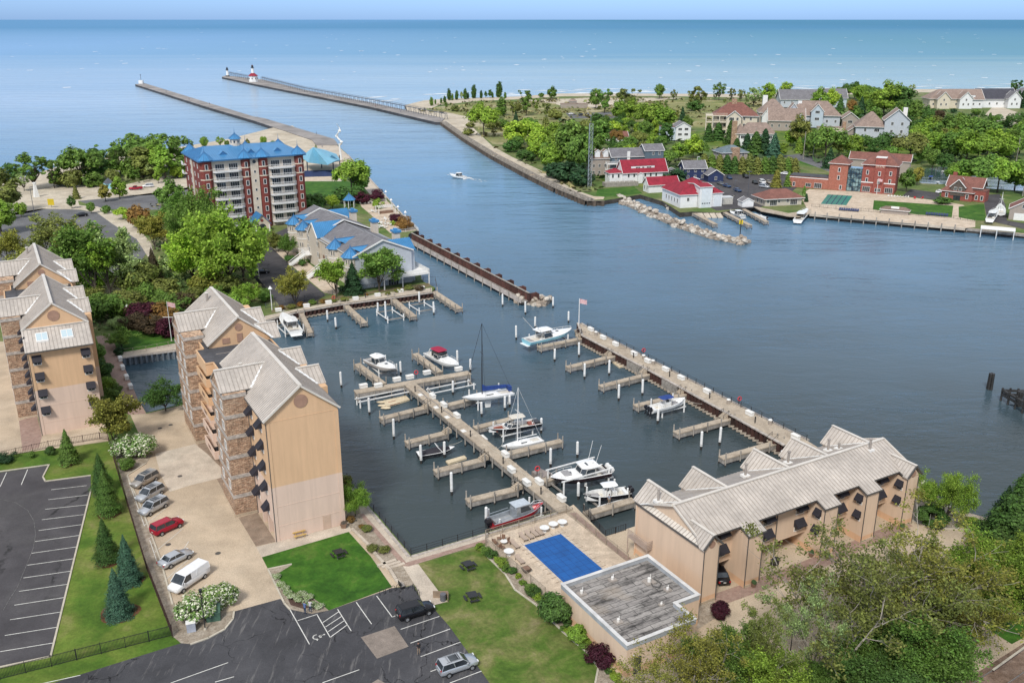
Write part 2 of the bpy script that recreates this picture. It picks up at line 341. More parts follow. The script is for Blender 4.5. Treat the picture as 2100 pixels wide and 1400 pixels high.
sheet('pool_deck',[(996,1102),(1161,1050),(1290,1155),(1330,1200),(1240,1290),(1180,1290),(1130,1240),(1116,1220),(1060,1172),(1003,1118)],PLAZA,6)
sheet('brick_walk',[(1168,1052),(1182,1050),(1262,1120),(1340,1180),(1325,1185),(1290,1155)],PAVER,5)
sheet('patch',[(740,1306),(809,1283),(838,1325),(773,1350)],PATCH,5)
sheet('patch',[(762,1400),(775,1392),(790,1400),(800,1420),(770,1430)],PATCH,5)
sheet('brick_apron',[(1463,1218),(1530,1195),(1700,1130),(1850,1065),(1872,1078),(1720,1150),(1560,1212),(1468,1245)],PAVER,4)
sheet('planting_bed',[(1432,1240),(1462,1228),(1475,1262),(1430,1290),(1420,1262)],ROCKS,5)
sheet('planting_bed',[(1868,1066),(1905,1082),(1960,1085),(2010,1070),(2100,1098),(2400,1110),(2400,1075),(2100,1083),(1930,1035),(1885,985),(1860,1000)],ROCKS,5)
sheet('lawn',[(1575,1346),(1640,1345),(1632,1420),(1500,1520),(1300,1520),(1300,1450)],GRASSD,5)
sheet('lawn',[(2010,1280),(2075,1320),(2300,1200),(2300,1120),(2100,1235)],GRASS2,5)
sheet('ballast',[(1970,1400),(2100,1318),(2400,1140),(2400,1700),(1700,1700)],ground_mat('ballast',[(.14,.09,.06),(.22,.15,.11),(.30,.22,.17)],.8,5,1.0),6)
sheet('concrete_drive',[(-500,760),(0,700),(0,930),(-500,1000)],CONC,1)
sheet('concrete_drive',[(0,700),(40,700),(75,820),(80,895),(215,865),(228,903),(100,921),(0,934)],CONC,1)
sheet('brick_apron',[(39,862),(76,852),(86,895),(80,918),(46,925)],PAVER,3)
sheet('brick_walk',[(196,690),(225,684),(248,735),(280,812),(300,848),(262,850),(236,790)],PAVER,4)
sheet('lawn',[(225,684),(368,668),(368,708),(246,724)],GRASS2,4)
sheet('quay_walk',[(246,724),(368,704),(368,716),(246,733)],CONC2,5)
sheet('garden',[(186,705),(196,690),(236,790),(262,850),(225,905),(200,800)],GRASS,4)
sheet('beach_sand',[(-700,420),(-200,395),(0,372),(60,360),(130,338),(250,318),(380,300),(470,285),(560,262),(600,258),(648,292),(640,320),(560,300),(480,310),(400,335),(250,352),(120,372),(60,384),(-200,430),(-700,480)],SAND,2)
sheet('beach_sand',[(60,384),(110,372),(150,380),(230,385),(330,362),(395,360),(400,385),(340,398),(250,404),(160,412),(165,430),(110,425),(40,440),(-200,455),(-200,430)],SAND,3)
sheet('beach_car_park',[(-500,480),(0,442),(85,428),(160,430),(200,437),(232,460),(280,490),(300,520),(270,560),(200,560),(0,600),(-500,680)],ASPH3,3)
sheet('beach_road',[(160,412),(250,404),(340,392),(400,382),(405,400),(330,430),(250,432),(200,425)],ASPH3,3)
sheet('sand_verge',[(85,428),(165,430),(200,437),(232,460),(280,490),(302,525),(320,540),(310,500),(290,475),(250,440),(200,424),(130,418)],SAND,4)
sheet('sand_path',[(150,600),(210,588),(330,560),(335,580),(240,640),(200,650)],ground_mat('patchy_sand',[(.13,.16,.04),(.25,.24,.10),(.46,.38,.26)],.15,1.5,.5),1)
sheet('park_lawn',[(620,372),(700,368),(742,382),(755,400),(700,410),(624,412)],GRASS2,2)
sheet('beach_sand',[(640,320),(690,300),(715,320),(722,345),(700,372),(620,372),(600,345)],SAND,4)
sheet('pier_plaza',[(648,295),(690,297),(712,317),(752,361),(792,405),(770,412),(730,365),(700,333),(660,330)],CONC2,5)
sheet('amphitheatre',[(615,345),(690,345),(695,365),(640,372),(616,372)],PLAZA,6)
sheet('entry_road',[(526,490),(560,480),(600,462),(612,478),(575,498),(570,515),(600,550),(668,605),(640,622),(575,628),(500,545),(502,500)],ASPH2,3)
sheet('small_car_park',[(500,530),(530,528),(560,560),(578,592),(576,618),(548,600),(520,565)],ASPH2,4)
sheet('front_walk',[(560,510),(590,505),(640,545),(700,590),(690,605),(664,600),(610,555),(575,525)],PLAZA,4)
sheet('turning_circle',[(532,495),(545,487),(570,485),(592,492),(590,502),(565,502),(545,500)],PLAZA,5)
sheet('quay_walk',[(543,648),(606,634),(697,616),(790,600),(886,590),(886,598),(790,611),(697,623),(606,639),(543,656)],CONC2,3)
sheet('quay_bed',[(560,634),(700,606),(790,592),(880,580),(884,588),(790,598),(697,614),(606,632),(556,642)],ground_mat('bark_bed',[(.12,.09,.05),(.2,.16,.09),(.16,.19,.06)],.5,4,.6),4)
sheet('sun_terrace',[(735,412),(790,408),(828,446),(854,472),(800,478),(760,440),(742,425)],PLAZA,6)
sheet('beach_sand',[(830,216),(870,206),(933,202),(1061,198),(1150,192),(1285,192),(1508,193),(1890,183),(2100,184),(2400,184),(2400,190),(2100,190),(1890,190),(1508,200),(1400,198),(1285,197),(1150,198),(1061,204),(980,207),(900,216),(860,232),(840,236)],SAND,2)
sheet('beach_sand',[(840,236),(860,226),(905,228),(960,240),(970,262),(1010,300),(1050,322),(1110,350),(1180,390),(1225,405),(1203,411),(1139,385),(1084,358),(1008,318),(951,283),(900,247)],SAND,3)
sheet('dune',[(860,229),(900,219),(980,211),(1061,209),(1150,206),(1285,205),(1508,205),(1600,204),(1600,240),(1440,262),(1300,262),(1180,240),(1050,300),(1010,295),(970,262),(950,238),(905,230)],DUNE,2)
sheet('beach_sand',[(1150,205),(1210,200),(1290,202),(1290,214),(1240,222),(1170,222),(1140,214)],SAND,4)
sheet('shore_road',[(1160,232),(1290,230),(1300,236),(1265,243),(1170,243)],ASPH3,4)
sheet('lawn',[(1225,388),(1300,383),(1318,397),(1240,404),(1222,400)],GRASS2,4)
sheet('seawall_walk',[(1010,308),(1060,335),(1130,372),(1205,402),(1240,404),(1237,409),(1203,410),(1139,384),(1084,357),(1008,317)],PLAZA,5)
sheet('marina_car_park',[(1380,380),(1440,350),(1640,348),(1650,372),(1600,412),(1560,425),(1470,432),(1400,400)],ASPH2,4)
sheet('shore_road',[(1580,322),(1640,316),(1700,330),(1720,350),(1700,352),(1640,330),(1590,330)],ASPH3,5)
sheet('lawn',[(1640,318),(1700,330),(1706,350),(1640,335)],GRASS2,4)
sheet('club_terrace',[(1640,400),(1660,388),(1780,394),(1925,412),(1975,420),(2000,440),(2000,466),(1978,468),(1860,458),(1745,448),(1661,439)],PLAZA,5)
sheet('lawn',[(1792,411),(1955,422),(1952,446),(1880,440),(1790,430)],GRASS2,7)
sheet('lawn',[(1966,424),(2018,418),(2022,452),(1998,452),(1966,446)],GRASS2,7)
sheet('club_car_park',[(1868,388),(1925,396),(1932,410),(1900,408),(1850,402)],ASPH2,6)
sheet('club_car_park',[(2015,400),(2050,398),(2062,420),(2065,452),(2100,458),(2400,470),(2400,480),(2100,470),(2025,452)],ASPH2,6)
sheet('basin_water',[(1870,365),(1900,345),(1960,340),(2000,346),(2100,375),(2400,390),(2400,402),(2100,392),(2000,385),(1935,378),(1890,376)],MW,7)
sheet('house_drive',[(2040,215),(2100,235),(2300,250),(2300,262),(2060,258),(2020,235)],SAND,4)
sheet('lawn',[(1215,352),(1300,345),(1400,375),(1380,385),(1300,383),(1240,375)],GRASS,1)
sheet('lawn',[(1300,270),(1440,296),(1600,316),(1640,300),(1700,330),(1860,330),(1990,330),(2100,300),(2100,262),(1900,250),(1700,240),(1600,250),(1440,270)],GRASS,1)
MULCH=ground_mat('bark_mulch',[(.10,.045,.02),(.16,.075,.035),(.13,.06,.03)],1.5,6,.8)
for x_,y_,r_ in ((224,1054,1.6),(222,1152,1.6),(264,1191,1.9),(245,1257,2.3),(143,948,1.5),(210,1010,1.5)):
 q_=G(x_,y_);struct('mulch_ring',MB().poly([(q_[0]+r_*(1+.12*math.sin(a*3))*math.cos(a),q_[1]+r_*(1+.12*math.cos(a*2))*math.sin(a),GZ+.02+.001*(x_%7)) for a in [math.pi*2*k/18 for k in range(18)]]),MULCH)
sheet('beach_sand',[(1075,206),(1140,203),(1320,201),(1400,201),(1330,208),(1250,215),(1150,214)],SAND,9)
def lines(name,segs,wd=.11,k=8,mat=LINE,z=None):
 b_=MB();zz=GZ + .004*k if z is None else z
 for a,c in segs:
  p,q=Vector(G(*a,GZ)),Vector(G(*c,GZ));d=(q-p).normalized();nrm=Vector((-d.y,d.x,0))*wd/2
  b_.add([(*(p+nrm).xy,zz),(*(p-nrm).xy,zz),(*(q-nrm).xy,zz),(*(q+nrm).xy,zz)],[(0,1,2,3)])
 return struct(name,b_,mat)
A3=lambda l:[((a/2.8,900+c/2.8),(d/2.8,900+e/2.8)) for a,c,d,e in l]
lines('road_markings',A3([(295,291,498,267),(277,348,505,321),(259,403,512,376),(240,463,482,433),(222,525,467,491),(201,588,453,553),(178,656,437,619),(157,724,421,687),(134,797,405,758),(109,874,387,833),(83,953,369,909),(57,1037,350,992),(28,1127,330,1079),(0,1220,310,1169),(38,192,0,275),(159,175,122,263)]))
lines('road_markings',A3([(0,345,90,365),(90,365,160,410),(160,410,195,470),(195,470,205,550),(205,550,190,630),(190,630,150,730),(150,730,100,850),(100,850,60,910),(60,910,20,980)]),.07,8,M('worn_paint',(.16,.155,.15),.9,.3,3,world=True))
lines('road_markings',A3([(830,495,985,370),(855,572,1020,440),(885,652,1052,512),(1000,720,1083,588),(940,818,1112,665),(1020,1003,1187,835),(730,215,830,500),(860,580,900,700)]),.08)
A4=lambda l:[((520+a/3.182,960+c/3.182),(520+d/3.182,960+e/3.182)) for a,c,d,e in l]
lines('road_markings',A4([(238,922,365,1147),(288,993,412,953),(412,950,500,1102),(548,918,637,1060),(500,1102,612,1020),(452,1005,556,935),(470,1034,575,965),(487,1065,593,992),(670,873,770,1015),(803,832,905,970),(905,970,925,962),(960,1050,1213,965),(1024,1140,1283,1047),(1090,1228,1350,1133),(1155,1325,1190,1312),(1280,1400,1487,1322),(450,1398,690,1313),(190,1560,500,1460)]))
lines('road_markings',[((0,1440-20),(165,1396-12)),((350,1400),(468,1358)),((441,1398),(480,1387)),((1637,1325),(1655,1340))],.11)
q=G(651,1305);b_=MB();zz=GZ + .036;a0=ang((594,1250),(804,1187)) - math.pi/2
def sym(pts,wd):
 for p_,r_ in zip(pts[:-1],pts[1:]):
  P_=Vector(p_);Q_=Vector(r_);d_=(Q_-P_).normalized();e_=Vector((-d_.y,d_.x))*wd/2
  L_=[]
  for s_ in (P_+e_,P_-e_,Q_-e_,Q_+e_):
   L_.append((q[0]+s_.x*math.cos(a0)-s_.y*math.sin(a0),q[1]+s_.x*math.sin(a0)+s_.y*math.cos(a0),zz))
  b_.add(L_,[(0,1,2,3)])
sym([(.42*math.cos(rad(t)),.42*math.sin(rad(t))-.1) for t in range(-200,41,20)],.12)
sym([(0,.15),(0,.62)],.14);sym([(-.08,.55),(.3,.2),(.55,-.25),(.7,-.2)],.12);sym([(0,.35),(.35,.4)],.1);sym([(-.1,.82),(.1,.82)],.2)
for o_ in [struct('road_markings',b_,LINE)]:pass
def kerb(pts,h=.13,wd=.22,mat=KERB):
 b_=MB()
 for a,c in zip(pts[:-1],pts[1:]):
  p,q=G(*a),G(*c);L_=math.dist(p,q)
  b_.obox((p[0]+q[0])/2,(p[1]+q[1])/2,GZ-.05,L_+.05,wd,h+.05,math.atan2(q[1]-p[1],q[0]-p[0]))
 return struct('kerb',b_,mat)
for K_ in ([(0,967),(101,953),(88,978),(93,987),(186,975)],[(187,1004),(104,1346),(0,1368)],[(391,1321),(428,1308),(461,1290),(478,1269),(480,1254)],[(261,976),(292,1046),(330,1151),(354,1240)],
           [(300,950),(261,975)],[(550,1168),(583,1237),(595,1250)],[(550,1167),(598,1157)],[(985,1120),(1001,1143),(1036,1177),(1056,1209),(1099,1240),(1130,1271),(1156,1297),(1176,1314),(1207,1340),(1227,1369),(1221,1400)],
           [(1868,1066),(1905,1082),(1960,1085),(2010,1070),(2022,1082)],[(246,724),(300,716),(368,704)],[(85,428),(165,430),(200,437),(232,460),(280,490)]):kerb(K_)
def kerbwall(pts,h,wd):return kerb(pts,h,wd,CONC2)
kerbwall([(722,1086),(757,1120),(772,1140),(800,1170),(812,1190),(826,1203)],.3,.4)
for t in (0,.33,.66):
 a=(770+26*t,1152+8*t);kerbwall([(a[0]+5,a[1]+10),(a[0]+42,a[1]-2)],.25*(1-t)+.05,.5)
for x,y in ((369,976),(345,1116),(447,1134),(433,838-3),(350,871),(328,878),(1640,1285)):
 q=G(x,y);o_=obj('manhole_cover',MB().cyl((0,0,0),(0,0,.012),.38,n=16),M('cast_iron',(.09,.08,.07),.7) if 'cast_iron' not in bpy.data.materials else bpy.data.materials['cast_iron']);o_.location=(q[0],q[1],GZ+.016)
 tag(o_,{369:'dark round manhole cover in the pale drive level with the top silver cars',345:'dark round manhole cover between the red car and the silver saloon',447:'dark round manhole cover in the drive right of the silver saloon',433:'dark round manhole cover behind the stone stair tower',350:'small manhole cover at the far end of the drive nearer the seawall',328:'small manhole cover at the far end of the drive nearer the white shrub',1640:'round manhole cover in the townhouse forecourt'}[x],'manhole cover','manhole covers')
# ---------------------------------------------------------------- building helpers and materials
def part(name,me,parent,loc=(0,0,0),rz=0,mats=None,label=None):
 if isinstance(me,MB):me=me.mesh(name,mats)
 o=bpy.data.objects.new(name,me);C.objects.link(o);o.parent=parent;o.location=loc;o.rotation_euler=(0,0,rz)
 if label:o['label']=label
 return o
def inv(o,a,q):
 dx,dy=q[0]-o[0],q[1]-o[1];return (dx*math.cos(a)+dy*math.sin(a),-dx*math.sin(a)+dy*math.cos(a))
def roofp(mb,pts,ribdir,spacing=.45,t=.14,rib=.05,rw=.06,mi=0,mr=None,off=0):
 """roof plane as a thick sheet with standing seams along ribdir"""
 mb.slab(pts,t,mi)
 if not spacing:return mb
 d=Vector(ribdir).normalized();P=[Vector(p) for p in pts]
 nrm=Vector((0,0,0))
 for i in range(len(P)):nrm += P[i].cross(P[(i+1)%len(P)])
 nrm.normalize();nrm=nrm if nrm.z > 0 else -nrm
 u=d.cross(nrm).normalized();us=[p.dot(u) for p in P];k=min(us) + spacing*.5 + off
 while k < max(us):
  hits=[]
  for i in range(len(P)):
   a,c=us[i],us[(i+1)%len(P)]
   if (a-k)*(c-k) < 0:q=P[i] + (P[(i+1)%len(P)]-P[i])*((k-a)/(c-a));hits.append((q.dot(d),q))
  hits.sort(key=lambda h:h[0])
  for j in range(0,len(hits)-1,2):
   a,c=hits[j][1],hits[j+1][1]
   if (c-a).length > .2:
    s=u*rw/2;h=nrm*rib
    mb.add([a-s,a+s,c+s,c-s,a-s+h,a+s+h,c+s+h,c-s+h],[(4,5,6,7),(0,1,5,4),(1,2,6,5),(2,3,7,6),(3,0,4,7)],mi if mr is None else mr)
  k += spacing
 return mb
def bar(mb,a,c,w_,h_,mi=0):
 a,c=Vector(a),Vector(c);d=(c-a).normalized();s=d.cross(Vector((0,0,1)))
 s=(s.normalized() if s.length > .01 else Vector((1,0,0)))*w_/2;u=s.cross(d).normalized()*h_/2
 if u.z < 0:u=-u
 mb.add([a-s-u,a+s-u,c+s-u,c-s-u,a-s+u,a+s+u,c+s+u,c-s+u],[(0,3,2,1),(4,5,6,7),(0,1,5,4),(1,2,6,5),(2,3,7,6),(3,0,4,7)],mi)
def stucco(name,top,low,z0,z1,world=False):
 m,n,b=newmat(name);v=coords(n);sp=nd(n,'SeparateXYZ');n.links.new(v,sp.inputs[0])
 mr_=nd(n,'MapRange');mr_.inputs[1].default_value=z0;mr_.inputs[2].default_value=z1;n.links.new(sp.outputs[2],mr_.inputs[0])
 c=mix(n,mr_.outputs[0],low,top)
 f=noise(n,coords(n,sc=(1,1,.18)),.7,5,.7);g=noise(n,v,9,3)
 c=mix(n,.3,c,ramp(n,f,[(.3,.70),(.7,1.08)]),'MULTIPLY');c=mix(n,.10,c,ramp(n,noise(n,coords(n,sc=(1.6,1.6,.07)),1.1,5,.75),[(.42,.5),(.55,1.0)]),'MULTIPLY')
 n.links.new(c,b.inputs['Base Color']);b.inputs['Roughness'].default_value=.9;b.inputs['Specular IOR Level'].default_value=.25
 bump(n,b,g,.25,.02);return m
STUC=stucco('tan_stucco',(.64,.42,.25),(.65,.49,.39),10.0,10.15)
STUC2=stucco('tan_stucco_low',(.66,.495,.36),(.66,.42,.26),2.7,2.85)
METAL=M('ribbed_metal_roof',(.53,.475,.415),.45,.12,.18,.1,8,spec=.5)
METALD=M('roof_seam',(.33,.29,.255),.6,.1,.5,0)
CAPM=M('ridge_cap',(.64,.59,.52),.45,.06,.5,.05)
DARKTRIM=M('dark_gutter',(.09,.085,.08),.6,.1)
MEMB=M('dark_roof_membrane',(.075,.075,.082),.9,.22,.3,fine=10,bmp=.2)
STONE=brickmat('ledge_stone',(.34,.20,.12),(.56,.39,.26),(.17,.12,.09),1,.62,.17,0,False,.022,'wall',.5,.9,.85)
STBAND=M('stone_band',(.46,.41,.36),.9,.2,1.5,fine=5,bmp=.3)
AWN=M('black_awning',(.020,.018,.026),.75,.15,2)
BROWND=M('brown_door',(.22,.13,.085),.7,.12,2)
MEDAL=M('medallion',(.36,.215,.15),.8,.1)
m,n,b=newmat('window_glass');GLASS=m
f=noise(n,coords(n),.9,2);n.links.new(ramp(n,f,[(.3,(.012,.016,.02)),(.7,(.05,.06,.07))]),b.inputs['Base Color']);b.inputs['Roughness'].default_value=.07;b.inputs['Specular IOR Level'].default_value=.8
m,n,b=newmat('pale_glass');SKYG=m;b.inputs['Base Color'].default_value=(.45,.55,.58,1);b.inputs['Roughness'].default_value=.1
FRAME=M('window_frame_white',(.72,.70,.66),.5,.04)
def win_mesh(w_,h_,mull=1,frame=.09):
 b_=MB();b_.box(-w_/2,-.03,-h_/2,w_/2,.02,h_/2,1)
 for s in (-1,1):
  b_.box(s*w_/2-frame/2,-.07,-h_/2-frame/2,s*w_/2+frame/2,.02,h_/2+frame/2,0);b_.box(-w_/2+frame/2,-.07,s*h_/2-frame/2,w_/2-frame/2,.02,s*h_/2+frame/2,0)
 for k in range(mull):x=-w_/2+w_*(k+1)/(mull+1);b_.box(x-.03,-.06,-h_/2+.045,x+.03,.02,h_/2-.045,0)
 return b_.mesh('window',[FRAME,GLASS])
def awn_mesh(w_,drop=1.0,out=.95):
 b_=MB();b_.add([(-w_/2,0,0),(w_/2,0,0),(w_/2,-out,-drop),(-w_/2,-out,-drop),(-w_/2,0,-.08),(w_/2,0,-.08),(w_/2,-out+.04,-drop-.14),(-w_/2,-out+.04,-drop-.14)],
  [(0,3,2,1),(3,7,6,2),(4,5,6,7)]);b_.add([(-w_/2,0,0),(-w_/2,-out,-drop),(-w_/2,-out,-drop-.14),(-w_/2,-.02,-drop-.1)],[(0,1,2,3)]);b_.add([(w_/2,0,0),(w_/2,-out,-drop),(w_/2,-out,-drop-.14),(w_/2,-.02,-drop-.1)],[(3,2,1,0)])
 return b_.mesh('window_awning',[AWN])
WIN1=win_mesh(1.15,1.35);AWN1=awn_mesh(1.5,.95,.95);AWN2=awn_mesh(1.75,.85,.85);WIN2=win_mesh(1.45,1.4);AWN3=awn_mesh(1.1,.8,.6)
def awinwin(root,x,y,z,rz,big=False):
 part('window_awning',AWN2 if big else AWN1,root,(x,y,z),rz)
 dz=1.05;part('window',WIN2 if big else WIN1,root,(x,y,z-dz),rz)
# ---------------------------------------------------------------- tan condominium towers (two identical ones)
def condo(name,label,o_px,gs,full):
 q=G(*o_px);t=thing(name,label,'apartment building',(q[0],q[1],0),rad(29),'tan condominium towers with metal roofs')
 W,E,A=10.0,20.0,24.2;z0=GZ
 wl=MB()
 def gable_block(y0,y1,ga):
  wl.box(0,y0,z0+2.9,W,y1,E-.1 if ga == y0 else 17.2)
  if ga != y0:wl.box(0,ga,17.2,W,y1,E-.1)
  for y,s in ((ga,0),(y1-.01,0)):wl.add([(0,y,E-.1),(W,y,E-.1),(W/2,y,A-.15)],[(0,1,2)])
 gable_block(0,24.5,gs if gs else 0);gable_block(34.3,54,34.3)
 wl.box(.6,.4,z0-.5,W,54,z0+2.9)
 wl.box(0,24.5,z0+2.9,W,34.3,19.2)
 for y in (0,3.0,6.1,9.1):wl.box(0,y,z0-.5,.6,y+.5,z0+2.9)
 wl.box(.6,0,z0-.5,W,.4,z0+2.9)
 for y in (17.5,24,30,48,53.4):wl.box(0,y,z0-.5,.6,y+.6,z0+2.9)
 for x in (-.04,W-.55):wl.box(x,-.06,z0-.5,x+.6,0,19.6 if not gs else 17.2)
 wl.box(.56,-.03,z0+5.2,W-.55,0,z0+5.3);wl.box(.56,-.03,z0+2.2,W-.55,0,z0+2.3)
 if not gs:wl.box(.56,-.03,19.62,W-.55,0,19.72)
 for y0,y1 in ((7.8,15.0),(17.2,24.0),(41.5,48.5),(31.8,38.6) if False else (50.5,53.9)):wl.box(W,y0,z0-.5,W+1.2,y1,20.1)
 wl.add([(W+1.2,9,20.1),(W+1.2,15,20.1),(W+1.2,12,22)],[(0,1,2)])
 obj('wall',wl,STUC,t)
 for y in (.5,3.6,6.7):obj('garage_door',MB().box(.52,y,z0,.6-.003,y+2.4,z0+2.7),BROWND,t)
 for y0,y1 in ((gs-.2 if gs else -.35,24.8),(34.0,54.3)):
  rf=MB();k=(A-E)/(W/2+.3)
  roofp(rf,[(-.3,y0,E),(-.3,y1,E),(W/2,y1,A),(W/2,y0,A)],(W/2+.3,0,A-E),.55,mr=1)
  roofp(rf,[(W/2,y0,A),(W/2,y1,A),(W+.3,y1,E),(W+.3,y0,E)],(W/2+.3,0,E-A),.55,mr=1)
  bar(rf,(W/2,y0,A+.06),(W/2,y1,A+.06),.5,.12,2)
  for s,x in ((1,-.3),(-1,W+.3)):
   for y in (y0,y1):bar(rf,(x,y,E-.02),(W/2,y,A-.02),.16,.26,2)
   bar(rf,(x,y0,E-.12),(x,y1,E-.12),.14,.16,3)
  obj('roof',rf,[METAL,METALD,CAPM,DARKTRIM],t)
 for yc in (13.5,44.0):
  rf=MB();h=3.35;ez,rz_=20.95,23.2
  roofp(rf,[(-3.4,yc-h,ez),(1.2,yc-h,ez),(4.0,yc,rz_),(-3.4,yc,rz_)],(0,h,rz_-ez),.6,mr=1)
  roofp(rf,[(-3.4,yc,rz_),(4.0,yc,rz_),(1.2,yc+h,ez),(-3.4,yc+h,ez)],(0,h,ez-rz_),.6,mr=1)
  bar(rf,(-3.4,yc,rz_+.06),(3.9,yc,rz_+.06),.4,.12,2);bar(rf,(1.0,yc-h,ez+.1),(3.9,yc,rz_+.05),.7,.06,4)
  bar(rf,(-3.4,yc-h,ez-.1),(1.1,yc-h,ez-.1),.12,.16,3)
  obj('cross_roof',rf,[METAL,METALD,CAPM,DARKTRIM,WHITE],t)
 for yc in (12.0,21.0,35.6,44.9) :
  rf=MB();h=3.0;ez,rz_=20.2,22.0
  roofp(rf,[(10.0,yc-h,ez),(11.4,yc-h,ez),(11.4,yc,rz_),(7.9,yc,rz_)],(0,h,rz_-ez),.6,mr=1)
  roofp(rf,[(7.9,yc,rz_),(11.4,yc,rz_),(11.4,yc+h,ez),(10.0,yc+h,ez)],(0,h,ez-rz_),.6,mr=1)
  bar(rf,(7.9,yc,rz_+.06),(11.4,yc,rz_+.06),.35,.12,2);bar(rf,(7.9,yc,rz_+.04),(10.1,yc-h,ez+.05),.5,.06,4)
  obj('bay_roof',rf,[METAL,METALD,CAPM,DARKTRIM,WHITE],t)
 fr=MB();fr.box(0,24.5,19.2,W,34.3,19.45,0)
 fr.prism([(-.85,17.4),(0,17.4),(0,41),(-2.6,41),(-2.6,40.9-2.9),(-.85,38),(-.85,34.3),(-2.05,34.3),(-2.05,27.1),(-.85,27.1)],19.0,19.5,0,1)
 for a,c in (((-.85,17.4),(-.85,27.1)),((-.85,27.1),(-2.05,27.1)),((-2.05,27.1),(-2.05,34.3)),((-2.05,34.3),(-.85,34.3)),((-.85,34.3),(-.85,38)),((-.85,38),(-2.6,38)),((-2.6,38),(-2.6,40.6)),((10,24.8),(10,34.0))):bar(fr,(*a,19.55),(*c,19.55),.2,.22,1)
 for y in (27.6,31):bar(fr,(.4,y,19.48),(9.6,y,19.48),.12,.06,2)
 fr.box(7.2,32.6,19.45,9.4,33.8,19.62,3);fr.box(7.6,25.6,19.45,9.4,26.8,19.62,3);fr.box(-2.2,39.6,19.5,-.6,40.6,19.62,3)
 obj('flat_roof',fr,[MEMB,STUC,METALD,CONC2],t)
 up=MB();up.box(-.85,17.4,z0+2.9,0,38,19.0);up.box(-2.05,27.1,17.6,-.85,34.3,19.0);obj('landing_wall',up,STUC,t)
 for i in range(5):
  z=15.9-3.1*i;bb=MB();bb.box(-2.3,26.9,z-.25,-.853,34.2,z);bb.box(-2.3,26.9,z,-2.12,34.2,z+1.1);bb.box(-2.12,26.9,z,-.853,27.08,z+1.1);bb.box(-2.12,34.02,z,-.853,34.2,z+1.1)
  bo=obj('balcony',bb,STUC,t)
  obj('railing_slot',MB().box(-2.306,29.5,z+.25,-2.3,31.5,z+.85),BROWND,bo)
  obj('balcony_seat',MB().box(-1.7,28,z+.002,-1.0,30.2,z+.45).box(-1.1,28,z+.453,-1.0,30.2,z+.9),BLACKM,bo)
  obj('sliding_door',MB().box(-.9,28.5,z+.02,-.85-.003,32.5,z+2.2),GLASS,t)
 for y0,y1 in ((9.6,17.4),(37.9,47.6)):
  s=MB();s.box(-3.2,y0,z0-.5,0,y1,20.85);yc=13.5 if y0 < 20 else 44.0
  s.add([(-3.2,yc-3.3,20.85),(-3.2,yc+3.3,20.85),(-3.2,yc,23.1)],[(0,1,2)])
  so_=obj('stone_tower',s,STONE,t);bnd=MB()
  for z in (4.75,7.85,10.95,14.05,17.15,20.2):bnd.box(-3.28,y0-.08,z,.0,y1+.08,z+.55)
  bnd.box(-3.3,y0-.12,z0-.5,.0,y1+.1,z0+.35,1)
  obj('stone_band',bnd,[STBAND,CONC],so_)
  for i in range(5):
   for yy in (y0+1.6,y0+5.6):part('window',WIN1,so_,(-3.2,yy,6.6+3.1*i-.1),-math.pi/2)
 for i in range(5):
  awinwin(t,0,2.5,19.35-3.1*i,-math.pi/2);awinwin(t,0,7.6,19.35-3.1*i,-math.pi/2)
  for y in (49.5,52):part('window',WIN1,t,(0,y,17.2-3.1*i),-math.pi/2)
  for y in (3,7,28,31,40,50):part('window',WIN2,t,(W,y,17.2-3.1*i),math.pi/2)
 md=MB();md.cyl((W/2,gs-.02,21.9),(W/2,gs-.09,21.9),.95,n=20);obj('medallion',md,MEDAL,t)
 md=MB();md.cyl((W/2,34.28,22.4),(W/2,34.2,22.4),.62,n=16);obj('medallion',md,MEDAL,t);obj('access_door',MB().box(4.6,34.2,19.9,5.5,34.29,21.3),MEDAL,t);obj('gable_vent',MB().box(2.2,34.2,19.9,3.4,34.29,20.8),MEDAL,t)
 for x,y,z,h in ((1.2,17.3,21.2,1.0),(3.4,50.2,23.0,1.3),(1.2,45.9,21.2,1.0),(4.5,28.6,19.4,1.4)):
  v_=MB();v_.cyl((x,y,z-.3),(x,y,z+h),.22,n=10,mi=0);v_.cyl((x,y,z+h),(x,y,z+h+.12),.32,n=10,mi=1);obj('vent_pipe',v_,[METALD,CAPM],t)
 obj('downpipe',MB().box(.02,-.1,z0,.12,-.0605,E-.4 if not gs else 17),DARKTRIM,t);obj('downpipe',MB().box(-.1,9.2,z0,-.003,9.32,E-.3),DARKTRIM,t)
 if not gs:
  obj('door',MB().box(6.9,-.05,z0,7.95,-.003,z0+2.1).box(6.8,-.03,z0,6.9,-.004,z0+2.2),M('tan_door',(.50,.36,.27),.7,.06),t)
 else:
  rf=MB();roofp(rf,[(-.3,-.9,17.3),(10.3,-.9,17.3),(10.3,gs,20.1),(-.3,gs,20.1)],(0,gs+.9,2.8),.6,mr=1)
  bar(rf,(-.3,gs-.1,20.15),(10.3,gs-.1,20.15),.3,.14,2);bar(rf,(-.3,-.9,17.2),(10.3,-.9,17.2),.14,.2,3)
  so_=obj('skirt_roof',rf,[METAL,METALD,CAPM,DARKTRIM],t)
  wl2=MB();
  for x in (0,W):wl2.add([(x,0,17.2),(x,gs,17.2),(x,gs,19.9),(x,-.2,17.3)],[(0,1,2,3)])
  obj('side_wall',wl2,STUC,t)
